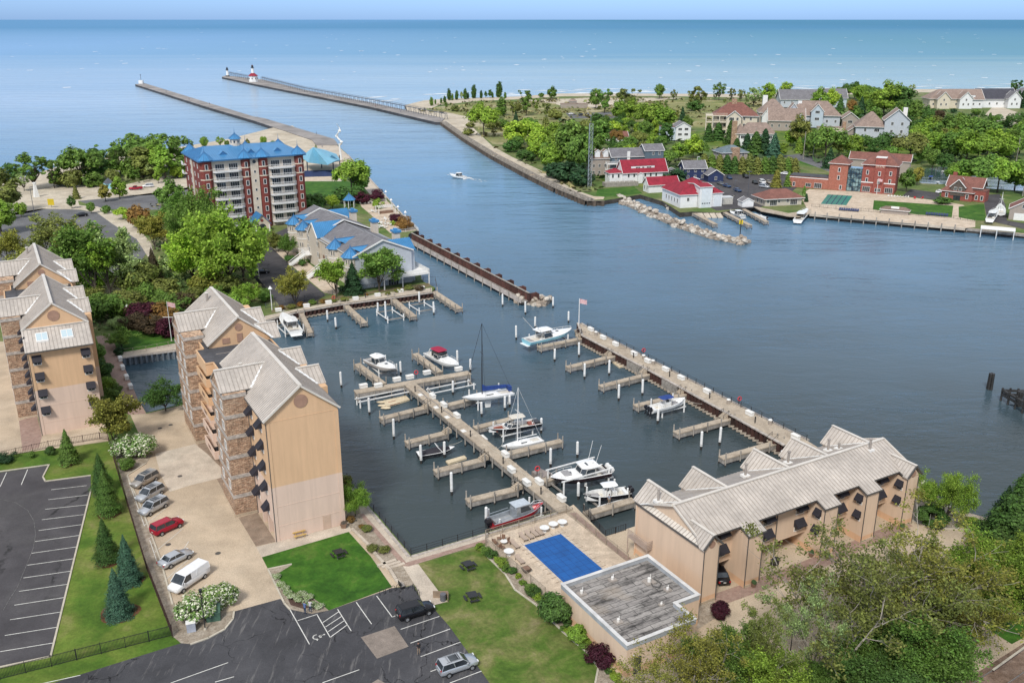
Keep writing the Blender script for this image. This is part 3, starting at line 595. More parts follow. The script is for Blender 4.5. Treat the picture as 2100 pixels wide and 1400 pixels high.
  for x in (1.7,5.6):
   sk=MB();k=2.8/(gs+.9)
   def pt(dx,dy,h):return (x+dx,.7+dy,17.3+(1.6+dy)*k+h)
   sk.add([pt(0,0,.25),pt(1.9,0,.25),pt(1.9,1.6,.25),pt(0,1.6,.25),pt(0,0,0),pt(1.9,0,0),pt(1.9,1.6,0),pt(0,1.6,0)],[(0,1,2,3),(4,5,1,0),(5,6,2,1),(6,7,3,2),(7,4,0,3)],0)
   for a in (.12,1.0):sk.add([pt(a,.15,.27),pt(a+.78,.15,.27),pt(a+.78,1.45,.27),pt(a,1.45,.27)],[(0,1,2,3)],1)
   obj('skylight',sk,[FRAME,SKYG],so_)
  for i in range(4):
   for x in (1.3,8.9):awinwin(t,x,-.0,16.4-3.1*i,0)
 return t
condo('condominium_tower','tan and stone condominium tower between drive and marina, blank gable wall facing the small lawn',(566,1111),0,True)
condo('condominium_tower','tan and stone condominium tower at the left edge, two skylights in its skirt roof',(86,893),3.5,True)
# ---------------------------------------------------------------- riverside townhouse block, lower right
TO=(1432.5,1237.7);q=G(*TO);TA=rad(30)
t=thing('townhouse_block','long tan three-storey townhouse block with grey metal roof, back to the marina water','townhouses',(q[0],q[1],0),TA)
TQ=q;loc6=lambda x,y,z:inv(TQ,TA,G(1270+x/3.2308,840+y/3.2308,z))
z0=GZ;K=.43;RZ=lambda y:9.5+K*(y+.5) if y < 6.3 else 12.42-K*(y-6.3)
wl=MB();wl.box(.72,2.6,z0+2.7,39.2,12.2,9.7);wl.box(.72,5.8,z0-.5,39.2,12.2,z0+2.7)
for x0,x1 in ((7.2,9.7),(20.7,23.2),(28.7,31.2),(36.9,39.25)):wl.box(x0,-.3,z0-.5,x1,2.6,RZ(-.3)-.12);wl.box(x0,2.6,z0-.5,x1,5.8,z0+2.7)
wl.box(0,-.3,z0-.5,2.4,2.6,9.45);wl.box(0.0,2.6,z0-.5,.7,12.85,9.5);wl.box(.7,2.6,z0-.5,2.4,5.8,z0+2.7);wl.box(14.85,2.5,z0-.5,15.15,2.75,10.6)
for x in (.7,39.2):wl.add([(x,1.2,9.7),(x,12.8,9.7),(x,6.3,12.3)],[(0,1,2)])
wl.add([(0,-.3,9.45),(2.4,-.3,9.45),(1.2,-.3,11.0)],[(0,1,2)]);wl.add([(36.9,-.3,9.6),(39.25,-.3,9.6),(38.1,-.3,11.0)],[(0,1,2)])
for xc in (2.0,9.7,20.9,28.4,36.9):wl.box(xc-2.1,12.8,z0-.5,xc+2.1,13.1,10.0);wl.add([(xc-2.1,13.1,10),(xc+2.1,13.1,10),(xc,13.1,12.1)],[(0,1,2)])
obj('wall',wl,STUC2,t)
base=MB()
for x0,x1 in ((0,2.4),(7.2,9.7),(20.7,23.2),(28.7,31.2),(36.9,39.25)):base.box(x0-.08,-.38,z0-.4,x1+.08,-.3,z0+.35)
base.box(-.08,-.3,z0-.4,0,12.9,z0+.35);obj('plinth',base,CONC,t)
rf=MB();fo=[(.4,6.3),(.4,.6),(2.6,1.0),(7.0,1.0),(7.0,-.55),(10,-.55),(10,1.0),(20.4,1.0),(20.4,-.55),(23.5,-.55),(23.5,1.0),(28.4,1.0),(28.4,-.55),(31.5,-.55),(31.5,1.0),(36.7,1.0),(36.7,.3),(39.5,.3),(39.5,6.3)]
roofp(rf,[(x,y,RZ(y)) for x,y in fo],(0,1,K),.62,mr=1)
roofp(rf,[(.2,6.3,12.42),(39.5,6.3,12.42),(39.5,13.2,RZ(13.2)),(.2,13.2,RZ(13.2))],(0,1,-K),.62,mr=1)
bar(rf,(.3,6.3,12.5),(39.5,6.3,12.5),.4,.14,2)
for a,c in zip(fo[2:-1],fo[3:]):bar(rf,(*a,RZ(a[1])-.1),(*c,RZ(c[1])-.1),.1,.2,3)
bar(rf,(.35,.6,RZ(.6)),(.35,6.3,12.42),.14,.26,2);bar(rf,(.2,6.3,12.42),(.2,13.2,RZ(13.2)),.14,.26,2);bar(rf,(39.5,.3,RZ(.3)),(39.5,6.3,12.42),.14,.26,2);bar(rf,(39.5,6.3,12.42),(39.5,13.2,RZ(13.2)),.14,.26,2)
obj('roof',rf,[METAL,METALD,CAPM,DARKTRIM],t)
sk=MB();roofp(sk,[(-.15,-.3,9.62),(-.15,13.1,9.62),(.7,13.1,10.1),(.7,-.3,10.1)],(1,0,.55),.6,.1,mr=1);bar(sk,(-.18,-.4,9.6),(-.18,13.2,9.6),.14,.2,2);obj('skirt_roof',sk,[CAPM,METALD,DARKTRIM],t)
for x0,xc,x1,yb in ((-.35,1.2,2.75,4.6),(36.6,38.1,39.6,4.6)):
 r_=MB();zt,ze=11.35,9.75
 roofp(r_,[(x0,-.6,ze),(xc,-.6,zt),(xc,RZ and (zt-9.5)/K-.5,zt),(x0,(ze-9.5)/K-.3,ze)],(xc-x0,0,zt-ze),.5,mr=1)
 roofp(r_,[(xc,-.6,zt),(x1,-.6,ze),(x1,(ze-9.5)/K-.3,ze),(xc,(zt-9.5)/K-.5,zt)],(x1-xc,0,ze-zt),.5,mr=1)
 bar(r_,(xc,-.6,zt+.06),(xc,3.7,zt+.06),.35,.12,2);bar(r_,(x0,-.6,ze),(xc,-.6,zt),.14,.24,3);bar(r_,(xc,-.6,zt),(x1,-.6,ze),.14,.24,3)
 obj('gable_roof',r_,[METAL,METALD,CAPM,DARKTRIM],t)
 obj('medallion',MB().cyl((xc,-.31,10.0),(xc,-.36,10.0),.48,n=18),MEDAL,t)
for xc in (2.0,9.7,20.9,28.4,36.9):
 r_=MB();zt,ze,h=12.25,10.0,2.3
 yt=6.3+(12.42-zt)/K;ye=6.3+(12.42-ze)/K
 roofp(r_,[(xc-h,13.5,ze),(xc,13.5,zt),(xc,yt,zt),(xc-h,ye,ze)],(h,0,zt-ze),.6,mr=1)
 roofp(r_,[(xc,13.5,zt),(xc+h,13.5,ze),(xc+h,ye,ze),(xc,yt,zt)],(h,0,ze-zt),.6,mr=1)
 bar(r_,(xc,13.5,zt+.06),(xc,yt,zt+.06),.4,.12,2);bar(r_,(xc-h,ye,ze+.06),(xc,yt,zt+.06),.3,.05,4)
 obj('gable_roof',r_,[METAL,METALD,CAPM,DARKTRIM,WHITE],t)
for x,y,zb in ((258,600,11.4),(835,432,11.6),(1118,348,11.4),(1383,265,11.4),(1455,255,11.6),(1660,262,12.0)):
 lx,ly=loc6(x,y,zb);v_=MB();v_.box(lx-.5,ly-.5,zb-.25,lx+.5,ly+.5,zb+.06,1);v_.cyl((lx,ly,zb),(lx,ly,zb+(1.6 if x!=1455 else .8)),.17,n=10,mi=0);v_.cyl((lx,ly,zb+1.6),(lx,ly,zb+1.72),.26,n=10,mi=0) if x != 1455 else 0
 obj('flue_pipe',v_,[METALD,FRAME],t)
for (xa,ya),(xb,yb) in (((700,815),(690,925)),((1005,715),(995,822)),((1220,640),(1205,750)),((1490,545),(1483,648)),((1755,455),(1745,558))):
 x_,y_=loc6(xa,ya,9.0);dz=(y_-2.1)/1.35;lx=x_-1.2*dz;z1_=min(9.0+dz+.45,9.85);x_,y_=loc6(xb,yb,6.4);dz=(y_-2.1)/1.35
 awinwin(t,lx,2.6,z1_,0,True);awinwin(t,lx,2.6,6.4+dz+.45,0,True)
for xb in (20.7,28.7,36.9):
 for z in (8.9,6.4):part('window_awning',AWN3,t,(xb,.75,z),-math.pi/2);part('window',win_mesh(.9,1.2,0) if 'WIN3' not in globals() else WIN3,t,(xb,.75,z-.85),-math.pi/2)
gd=MB()
for x0,x1 in ((2.4,7.2),(9.7,14.85),(15.15,20.7),(23.2,28.7),(31.2,36.9)):
 obj('garage_door',MB().box(x0+.3,5.72,z0,x1-.3,5.8-.003,z0+2.4),BROWND,t)
for x in (.0,2.38,7.2,9.7,15.0,20.7,23.2,28.7,31.2,36.9,39.25):obj('downpipe',MB().box(x-.05,-.38 if x not in (15.0,) else 2.4,z0,x+.05,-.303 if x != 15.0 else 2.497,9.3),DARKTRIM,t)
bb=MB();bb.box(-.9,9.4,z0+2.7,-.0,13.6,z0+2.9);bb.box(-.9,9.4,z0,-.8,9.5,z0+2.7);bb.box(-.9,13.5,z0,-.8,13.6,z0+2.7)
for k in range(5):z=z0+3.0+.22*k;bb.box(-.93,9.4,z,-.89,13.6,z+.1);bb.box(-.93,9.36,z,0,9.4,z+.1)
obj('balcony',bb,M('weathered_rail',(.42,.33,.27),.8,.1),t)
# ---------------------------------------------------------------- flat-roofed pool house
PO=G(1282.9,1388.6);PA=rad(29.5)
t=thing('pool_house','low tan pool house with white-edged flat grey roof beside the blue covered pool','pool house',(PO[0],PO[1],0),PA)
ol=[(0,0),(9.6,0),(9.6,3.4),(13.0,3.4),(13.0,13.3),(0,13.3)];H_=5.5
obj('wall',MB().prism(ol,z0-.5,H_-.1),STUC2,t)
m,n,b=newmat('patched_roof_sheet');v=coords(n);br=nd(n,'TexBrick');br.inputs['Scale'].default_value=1;br.inputs['Brick Width'].default_value=3.3;br.inputs['Row Height'].default_value=.78;br.inputs['Mortar Size'].default_value=.045
br.inputs['Color1'].default_value=(.25,.23,.215,1);br.inputs['Color2'].default_value=(.36,.335,.31,1);br.inputs['Mortar'].default_value=(.09,.085,.08,1)
dv=nd(n,'VectorMath',operation='ADD');dn=nd(n,'TexNoise');dn.inputs['Scale'].default_value=.8;ds=nd(n,'VectorMath',operation='SCALE');ds.inputs['Scale'].default_value=.22;n.links.new(v,dn.inputs[0]);n.links.new(dn.outputs[1],ds.inputs[0]);n.links.new(v,dv.inputs[0]);n.links.new(ds.outputs[0],dv.inputs[1]);n.links.new(dv.outputs[0],br.inputs[0])
f=noise(n,coords(n,sc=(.6,2.2,1)),.5,6,.75);g=noise(n,v,2.5,4,.7)
c=mix(n,.95,br.outputs[0],ramp(n,f,[(.38,.22),(.52,.9),(.8,1.2)]),'MULTIPLY');c=mix(n,.6,c,ramp(n,g,[(.3,.6),(.6,1.1)]),'MULTIPLY');c=mix(n,ramp(n,noise(n,v,.16,3),[(.58,0.0),(.72,.5)]),c,(.30,.24,.17))
n.links.new(c,b.inputs['Base Color']);b.inputs['Roughness'].default_value=.9;ROOFP=m
obj('roof',MB().prism([(.3,.3),(9.3,.3),(9.3,3.7),(12.7,3.7),(12.7,13.0),(.3,13.0)],H_-.1,H_-.04),ROOFP,t)
def offs(ol,d):
 n_=len(ol);out=[]
 for i in range(n_):
  a,b_,c=Vector(ol[i-1]),Vector(ol[i]),Vector(ol[(i+1)%n_]);d1=(b_-a).normalized();d2=(c-b_).normalized()
  n1=Vector((d1.y,-d1.x));n2=Vector((d2.y,-d2.x));out.append(tuple(b_ + (n1+n2)*d/(1+n1.dot(n2))))
 return out
def ring(mb,ol,din,dout,z0_,z1_,mi=0):
 A_,B_=offs(ol,dout),offs(ol,-din);n_=len(ol)
 P_=[(*p,z) for z in (z0_,z1_) for p in A_+B_]
 F_=[]
 for i in range(n_):
  j=(i+1)%n_;F_ += [(i,j,2*n_+j,2*n_+i),(n_+j,n_+i,3*n_+i,3*n_+j),(2*n_+i,2*n_+j,3*n_+j,3*n_+i),(j,i,n_+i,n_+j)]
 mb.add(P_,F_,mi)
pr_=MB();ring(pr_,ol,.3,.02,H_-.12,H_+.5,0);ring(pr_,ol,.36,.1,H_+.503,H_+.57,1)
obj('parapet',pr_,[M('grey_parapet',(.38,.40,.42),.6,.1),M('parapet_coping',(.62,.61,.59),.6,.1)],t)
for x,y,s in ((6.3,11.6,.8),(9.9,9.0,1.1),(2.0,4.4,.8),(1.4,11.0,.9),(10.8,6.6,.7),(8.3,4.6,.5)):
 v_=MB();v_.box(x-s*.6,y-s*.5,H_-.05,x+s*.6,y+s*.5,H_+.1,0);v_.cyl((x,y,H_),(x,y,H_+.55*s),.16*s+.05,n=10,mi=1);v_.cyl((x+.3*s,y+.2*s,H_),(x+.3*s,y+.2*s,H_+.8*s),.05,n=6,mi=1);obj('roof_vent',v_,[METALD,FRAME],t)
pp=MB();pp.tube([(9.9,8.6,H_+.1),(9.6,7.9,H_+.2),(10.2,7.4,H_+.15),(10.9,7.9,H_+.12),(10.8,9.2,H_+.1)],.07);obj('roof_pipe',pp,DARKTRIM,t)
obj('door',MB().box(1.0,-.06,z0,2.0,-.003,z0+2.2),GLASS,t);obj('wall_vent',MB().box(11.0,3.3,z0+1.6,11.9,3.397,z0+2.4),METALD,t)
ld=MB();ld.cyl((.9,-.2,z0+2.7),(.9,-.05,z0+2.7),.12,n=8);obj('wall_lamp',ld,FRAME,t)
# ---------------------------------------------------------------- generic volume for houses: walls + roof as parts of thing t
BRICKR=brickmat('red_brick',(.22,.036,.028),(.31,.055,.04),(.30,.16,.12),1,.5,.16,0,False,.018,'wall',.2,.85,.6)
BRICKO=brickmat('orange_brick',(.31,.085,.05),(.39,.12,.075),(.36,.20,.15),1,.5,.16,0,False,.018,'wall',.2,.85,.6)
BRICKD=brickmat('dark_red_brick',(.17,.028,.022),(.24,.045,.032),(.16,.06,.05),1,.5,.16,0,False,.018,'wall',.2,.85,.6)
def siding(name,c1,pitch=.22):
 m,n,b=newmat(name);v=coords(n);sp=nd(n,'SeparateXYZ');n.links.new(v,sp.inputs[0])
 fr_=nd(n,'Math',operation='FRACT');dv_=nd(n,'Math',operation='DIVIDE');dv_.inputs[1].default_value=pitch;n.links.new(sp.outputs[2],dv_.inputs[0]);n.links.new(dv_.outputs[0],fr_.inputs[0])
 c=mix(n,ramp(n,fr_.outputs[0],[(0,0.0),(.12,1.0)]),tuple(x*.6 for x in c1),c1);c=mix(n,.3,c,ramp(n,noise(n,v,.8,4),[(.3,.7),(.7,1.1)]),'MULTIPLY')
 n.links.new(c,b.inputs['Base Color']);b.inputs['Roughness'].default_value=.75;return m
def shingle(name,col):
 m,n,b=newmat(name);v=coords(n,True);t=nd(n,'TexBrick');t.inputs['Brick Width'].default_value=.9;t.inputs['Row Height'].default_value=.28;t.inputs['Scale'].default_value=1
 t.inputs['Color1'].default_value=(*[x*.85 for x in col],1);t.inputs['Color2'].default_value=(*[min(1,x*1.2) for x in col],1);t.inputs['Mortar'].default_value=(*[x*.6 for x in col],1);n.links.new(v,t.inputs[0])
 c=mix(n,.6,t.outputs[0],ramp(n,noise(n,v,.35,5,.7),[(.3,.6),(.7,1.2)]),'MULTIPLY');n.links.new(c,b.inputs['Base Color']);b.inputs['Roughness'].default_value=.9;return m
SH_GREY=shingle('grey_shingles',(.17,.165,.175));SH_BROWN=shingle('brown_shingles',(.20,.145,.115));SH_RED=shingle('red_shingles',(.27,.018,.035));SH_MAR=shingle('maroon_shingles',(.20,.085,.065));SH_DARK=shingle('dark_shingles',(.06,.06,.075));SH_TEAL=shingle('slate_shingles',(.13,.17,.19));SH_TAN=shingle('tan_shingles',(.27,.20,.165))
SD_GREY=siding('pale_grey_siding',(.46,.49,.53));SD_WHITE=siding('white_siding',(.72,.72,.71));SD_BEIGE=siding('beige_siding',(.50,.45,.37));SD_SLATE=siding('slate_siding',(.10,.14,.17));SD_NAVY=siding('navy_siding',(.02,.035,.10));SD_TAUPE=siding('taupe_siding',(.34,.29,.25));SD_CREAM=siding('cream_siding',(.62,.55,.43));SD_PALE=siding('pale_blue_siding',(.45,.52,.58))
TRIM=M('white_trim',(.74,.73,.70),.6,.05,1)
BLUEM=M('blue_metal_roof',(.06,.24,.47),.35,.08,.3,.1,8);BLUES=M('blue_seam',(.04,.15,.32),.4,.08)
CREAM=M('cream_band',(.66,.55,.43),.8,.08)
HW=win_mesh(1.0,1.4);HWW=win_mesh(2.2,1.4,2);HWT=win_mesh(.9,1.7,0,.14);SLD=win_mesh(3.0,2.1,3,.1)
def vol(t,x,y,W,D,zb,h,roof='gx',rise=2.5,ov=.5,wm=None,rm=None,trim=TRIM,wins=None,name='wall',seam=0,win=None,gw=True):
 """box of walls from zb to zb+h with roof: gx = ridge along x, gy = ridge along y, hip, flat"""
 ze=zb+h;w_=MB();w_.box(x,y,zb-1.5,x+W,y+D,ze)
 if roof == 'gx':
  for xx in (x,x+W):w_.add([(xx,y,ze),(xx,y+D,ze),(xx,y+D/2,ze+rise)],[(0,1,2)])
 if roof == 'gy':
  for yy in (y,y+D):w_.add([(x,yy,ze),(x+W,yy,ze),(x+W/2,yy,ze+rise)],[(0,1,2)])
 o=obj(name,w_,wm,t);r=MB();sl_=.22
 if roof == 'gx':
  k=rise/(D/2);zo=ze-k*ov+.05;zr=ze+rise+.05
  roofp(r,[(x-ov,y-ov,zo),(x+W+ov,y-ov,zo),(x+W+ov,y+D/2,zr),(x-ov,y+D/2,zr)],(0,D/2,rise),seam,.15,mr=1 if seam else 0)
  roofp(r,[(x-ov,y+D/2,zr),(x+W+ov,y+D/2,zr),(x+W+ov,y+D+ov,zo),(x-ov,y+D+ov,zo)],(0,D/2,-rise),seam,.15,mr=1 if seam else 0)
  for xx in (x-ov,x+W+ov):bar(r,(xx,y-ov,zo-.05),(xx,y+D/2,zr-.05),.16,.26,2);bar(r,(xx,y+D/2,zr-.05),(xx,y+D+ov,zo-.05),.16,.26,2)
  bar(r,(x-ov,y-ov-.02,zo-.08),(x+W+ov,y-ov-.02,zo-.08),.12,.2,2)
 elif roof == 'gy':
  k=rise/(W/2);zo=ze-k*ov+.05;zr=ze+rise+.05
  roofp(r,[(x-ov,y-ov,zo),(x-ov,y+D+ov,zo),(x+W/2,y+D+ov,zr),(x+W/2,y-ov,zr)],(W/2,0,rise),seam,.15,mr=1 if seam else 0)
  roofp(r,[(x+W/2,y-ov,zr),(x+W/2,y+D+ov,zr),(x+W+ov,y+D+ov,zo),(x+W+ov,y-ov,zo)],(W/2,0,-rise),seam,.15,mr=1 if seam else 0)
  for yy in (y-ov,y+D+ov):bar(r,(x-ov,yy,zo-.05),(x+W/2,yy,zr-.05),.16,.26,2);bar(r,(x+W/2,yy,zr-.05),(x+W+ov,yy,zo-.05),.16,.26,2)
  bar(r,(x-ov-.02,y-ov,zo-.08),(x-ov-.02,y+D+ov,zo-.08),.12,.2,2)
 elif roof == 'hip':
  zo=ze-.1;zr=ze+rise;m_=min(W,D)/2;X0,X1,Y0,Y1=x-ov,x+W+ov,y-ov,y+D+ov;m_ += ov
  if W >= D:R0,R1=(X0+m_,(Y0+Y1)/2),(X1-m_,(Y0+Y1)/2)
  else:R0,R1=((X0+X1)/2,Y0+m_),((X0+X1)/2,Y1-m_)
  same=math.dist(R0,R1) < .1
  c=[(X0,Y0,zo),(X1,Y0,zo),(X1,Y1,zo),(X0,Y1,zo)];a_,b_=(*R0,zr),(*R1,zr)
  P_=([[c[0],c[1],a_],[c[1],c[2],a_],[c[2],c[3],a_],[c[3],c[0],a_]] if same else ([[c[0],c[1],b_,a_],[c[1],c[2],b_],[c[2],c[3],a_,b_],[c[3],c[0],a_]] if W >= D else [[c[0],c[1],a_],[c[1],c[2],b_,a_],[c[2],c[3],b_],[c[3],c[0],a_,b_]]))
  dirs=[(0,m_,zr-zo),(-m_,0,zr-zo),(0,-m_,zr-zo),(m_,0,zr-zo)]
  for p_,d_ in zip(P_,dirs):roofp(r,p_,d_,seam,.12,mr=1 if seam else 0)
  for i in range(4):bar(r,(*c[i][:2],zo-.1),(*c[(i+1)%4][:2],zo-.1),.12,.2,2)
 elif roof == 'flat':r.box(x-.1,y-.1,ze,x+W+.1,y+D+.1,ze+.25)
 obj('roof',r,[rm,BLUES,trim],t)
 if wins:
  for f_,u,z,me in wins:
   if f_ == 'f':part('window',me,t,(x+u,y,zb+z),0)
   if f_ == 'b':part('window',me,t,(x+u,y+D,zb+z),math.pi)
   if f_ == 'l':part('window',me,t,(x,y+u,zb+z),-math.pi/2)
   if f_ == 'r':part('window',me,t,(x+W,y+u,zb+z),math.pi/2)
 return o
def grid(W,D,fl,n=3,m=2,me=None,z1=1.6,st=3.0,faces='flr'):
 out=[]
 for k in range(fl):
  for i in range(n):
   if 'f' in faces:out.append(('f',W*(i+.5)/n,z1+st*k,me or HW))
  for i in range(m):
   if 'l' in faces:out.append(('l',D*(i+.5)/m,z1+st*k,me or HW))
   if 'r' in faces:out.append(('r',D*(i+.5)/m,z1+st*k,me or HW))
 return out
def T(name,label,cat,p,a,z=0,group=None):
 q=G(*p);return thing(name,label,cat,(q[0],q[1],z),rad(a),group)
# ---------------------------------------------------------------- red brick apartments with blue roof
q=G(408.6,329.4,26);t=thing('brick_apartment_building','seven-storey dark red brick apartment building with bright blue metal roof','apartment building',(q[0],q[1],0),rad(30))
W,D,ze=35.2,25,26
w_=MB();w_.box(0,.8,-1,W,D,ze-.1);obj('wall',w_,BRICKD,t)
for x0,x1,y0 in ((0,3.9,-.3),(13.6,16.6,-.3),(19.3,22.7,-.3),(32.1,35.3,-.3)):
 b_=MB();b_.prism([(x0,.8),(x0+.0,y0+.7),(x0+.9,y0-.2),(x1-.9,y0-.2),(x1,y0+.7),(x1,.8)],0,ze-.3);o_=obj('corner_bay',b_,BRICKD,t)
 bd=MB()
 for z in (ze-3.6,ze-6.7):bd.prism([(x0-.06,.78),(x0-.06,y0+.68),(x0+.86,y0-.27),(x1-.86,y0-.27),(x1+.06,y0+.68),(x1+.06,.78)],z,z+.35)
 obj('stone_band',bd,CREAM,o_)
 for k in range(7):part('window',HWT,o_,((x0+x1)/2,y0-.2,23.6-3.08*k))
cw=M('cream_stucco',(.60,.52,.42),.85,.08,.5)
obj('stair_tower',MB().box(16.6,-.1,0,19.3,.797,ze-.3),cw,t)
for k in range(6):part('window',HW if 0 else win_mesh(.7,.9,0) if 'SMW' not in globals() else SMW,t,(17.95,-.1,21.0-3.08*k))
obj('round_window',MB().cyl((17.95,-.08,24.4),(17.95,-.16,24.4),.6,n=16),GLASS,t)
rail_w=M('white_railing',(.72,.71,.70),.6,.1,3)
def rail(mb,a,c,z,h=1.0,sp=.5):
 L_=math.dist(a,c);n_=max(1,int(L_/sp));bar(mb,(*a,z+h),(*c,z+h),.1,.12);bar(mb,(*a,z+.12),(*c,z+.12),.08,.1)
 for i in range(n_+1):x=a[0]+(c[0]-a[0])*i/n_;y=a[1]+(c[1]-a[1])*i/n_;mb.box(x-.05,y-.05,z,x+.05,y+.05,z+h)
for bx0,bx1 in ((3.9,13.6),(22.7,32.1)):
 obj('recess_wall',MB().box(bx0,.6,0,bx1,.797,ze-.3),cw,t)
 for k in range(7):
  z=22.0-3.08*k;b_=MB();b_.prism([(bx0+.1,.6),(bx0+.1,-.5),(bx0+1.2,-1.5),(bx1-1.2,-1.5),(bx1-.1,-.5),(bx1-.1,.6)],z-.35,z,0)
  rp=[(bx0+.15,-.5),(bx0+1.2,-1.45),(bx1-1.2,-1.45),(bx1-.15,-.5)]
  for a,c in zip(rp[:-1],rp[1:]):rail(b_,a,c,z)
  obj('balcony',b_,rail_w,t)
  for xx in (bx0+2.6,bx1-2.6):part('window',SLD,t,(xx,.6,z+1.2))
for k in range(7):
 for yy in (4,9,15,21):part('window',HW,t,(0,yy,23.6-3.08*k),-math.pi/2)
for k in range(2):obj('balcony',MB().box(-1.2,22.0,22.0-.3-3.1*k,0,25,22.0-3.1*k).box(-1.2,22,22-3.1*k,-1.1,25,23-3.1*k),rail_w,t)
sd_=MB();sd_.box(-.25,11.5,0,-.003,13.5,ze-.3);obj('stone_panel',sd_,cw,t)
r=MB();zr=29.0;X0,X1,Y0,Y1=-.7,W+.7,-.9,D+.7;c4=[(X0,Y0,ze-.1),(X1,Y0,ze-.1),(X1,Y1,ze-.1),(X0,Y1,ze-.1)];a_,b_=(X0+5,12.2,zr),(X1-5.5,12.2,zr)
for p_,d_ in (([c4[0],c4[1],b_,a_],(0,12.5,3.1)),([c4[1],c4[2],b_],(-5.5,0,3.1)),([c4[2],c4[3],a_,b_],(0,-12.5,3.1)),([c4[3],c4[0],a_],(5,0,3.1))):roofp(r,p_,d_,.75,.2,.07,.1,mr=1)
ring(r,[(X0,Y0),(X1,Y0),(X1,Y1),(X0,Y1)],.2,.08,ze-.55,ze-.12,2)
obj('roof',r,[BLUEM,BLUES,BLUES],t)
def turret(t,cx,cy,rr,z0_,h,n=8,fin=1.2,name='turret_roof',mat=None):
 b_=MB();P_=[(cx+rr*math.cos(2*math.pi*(i+.5)/n),cy+rr*math.sin(2*math.pi*(i+.5)/n)) for i in range(n)]
 for i in range(n):
  p_,q_=P_[i],P_[(i+1)%n];b_.add([(*p_,z0_),(*q_,z0_),(cx,cy,z0_+h)],[(0,1,2)],0);bar(b_,(*p_,z0_+.03),(cx,cy,z0_+h+.03),.14,.1,1)
  mx=((p_[0]+q_[0])/2,(p_[1]+q_[1])/2);bar(b_,(*mx,z0_+.03),(cx,cy,z0_+h+.03),.07,.06,1)
 b_.add([(*p_,z0_) for p_ in P_][::-1],[tuple(range(n))],1)
 if fin:b_.cyl((cx,cy,z0_+h-.1),(cx,cy,z0_+h+fin),.1,.02,6,1);b_.dome((cx,cy,z0_+h+.1),.2,.2,.2,6,4,True,mi=1)
 return obj(name,b_,mat or [BLUEM,BLUES],t)
for cx in (2.0,15.1,21.0,33.6):turret(t,cx,.9,2.9,ze-.08,2.7,fin=2.0)
turret(t,2.0,D-1.5,2.9,ze-.08,3.0,fin=2.0);turret(t,33.6,D-1.5,2.9,ze-.08,2.7,fin=2);turret(t,21.5,D-1.5,2.4,ze-.08,2.7,fin=2)
for xx in (8.7,18.1,27.3):
 b_=MB();z=ze-.1+3.1*4.2/13.1;b_.add([(xx-1.3,3.3,z),(xx+1.3,3.3,z),(xx,3.3,z+1.15)],[(0,1,2)],1);b_.add([(xx-1.5,3.2,z-.05),(xx,3.2,z+1.3),(xx,8.0,z+1.25),(xx-1.5,4,z)],[(0,1,2,3)],0);b_.add([(xx,3.2,z+1.3),(xx+1.5,3.2,z-.05),(xx+1.5,4,z),(xx,8.0,z+1.25)],[(0,1,2,3)],0);obj('roof_dormer',b_,[BLUEM,BLUES],t)
cu=MB();cu.cyl((15.2,12.2,28.4),(15.2,12.2,31.0),1.75,n=8);co=obj('cupola',cu,cw,t);turret(co,15.2,12.2,2.3,30.95,1.9,8,2.0,'cupola_roof')
for k in range(8):part('window',SMW if 'SMW' in globals() else win_mesh(.7,.9,0),co,(15.2+1.62*math.cos(2*math.pi*(k+.5)/8),12.2+1.62*math.sin(2*math.pi*(k+.5)/8),30.0),2*math.pi*(k+.5)/8+math.pi/2)
pw=MB();pw.box(14.4,-7.5,-1,19.4,-1,4.6);pw.add([(14.4,-7.5,4.6),(19.4,-7.5,4.6),(16.9,-7.5,7.4)],[(0,1,2)]);po=obj('porch',pw,cw,t)
pr2=MB();roofp(pr2,[(13.9,-8,4.3),(13.9,-.6,4.3),(16.9,-.6,7.7),(16.9,-8,7.7)],(3,0,3.4),.5,.15,mr=1);roofp(pr2,[(16.9,-8,7.7),(16.9,-.6,7.7),(19.9,-.6,4.3),(19.9,-8,4.3)],(3,0,-3.4),.5,.15,mr=1);obj('porch_roof',pr2,[BLUEM,BLUES],po)
obj('porch_arch',MB().box(15.6,-7.6,0,18.2,-7.503,3.2).cyl((16.9,-7.505,3.2),(16.9,-7.6,3.2),1.3,n=16),GLASS,po);obj('round_window',MB().cyl((16.9,-7.505,5.6),(16.9,-7.6,5.6),.5,n=12),BRICKD,po)
for xx in (14.6,19.2):obj('column',MB().cyl((xx,-8.0,0),(xx,-8.0,4.2),.22,n=8),TRIM,po)
obj('garage_door',MB().box(26.5,.3,0,29.5,.597,2.6),TRIM,t)
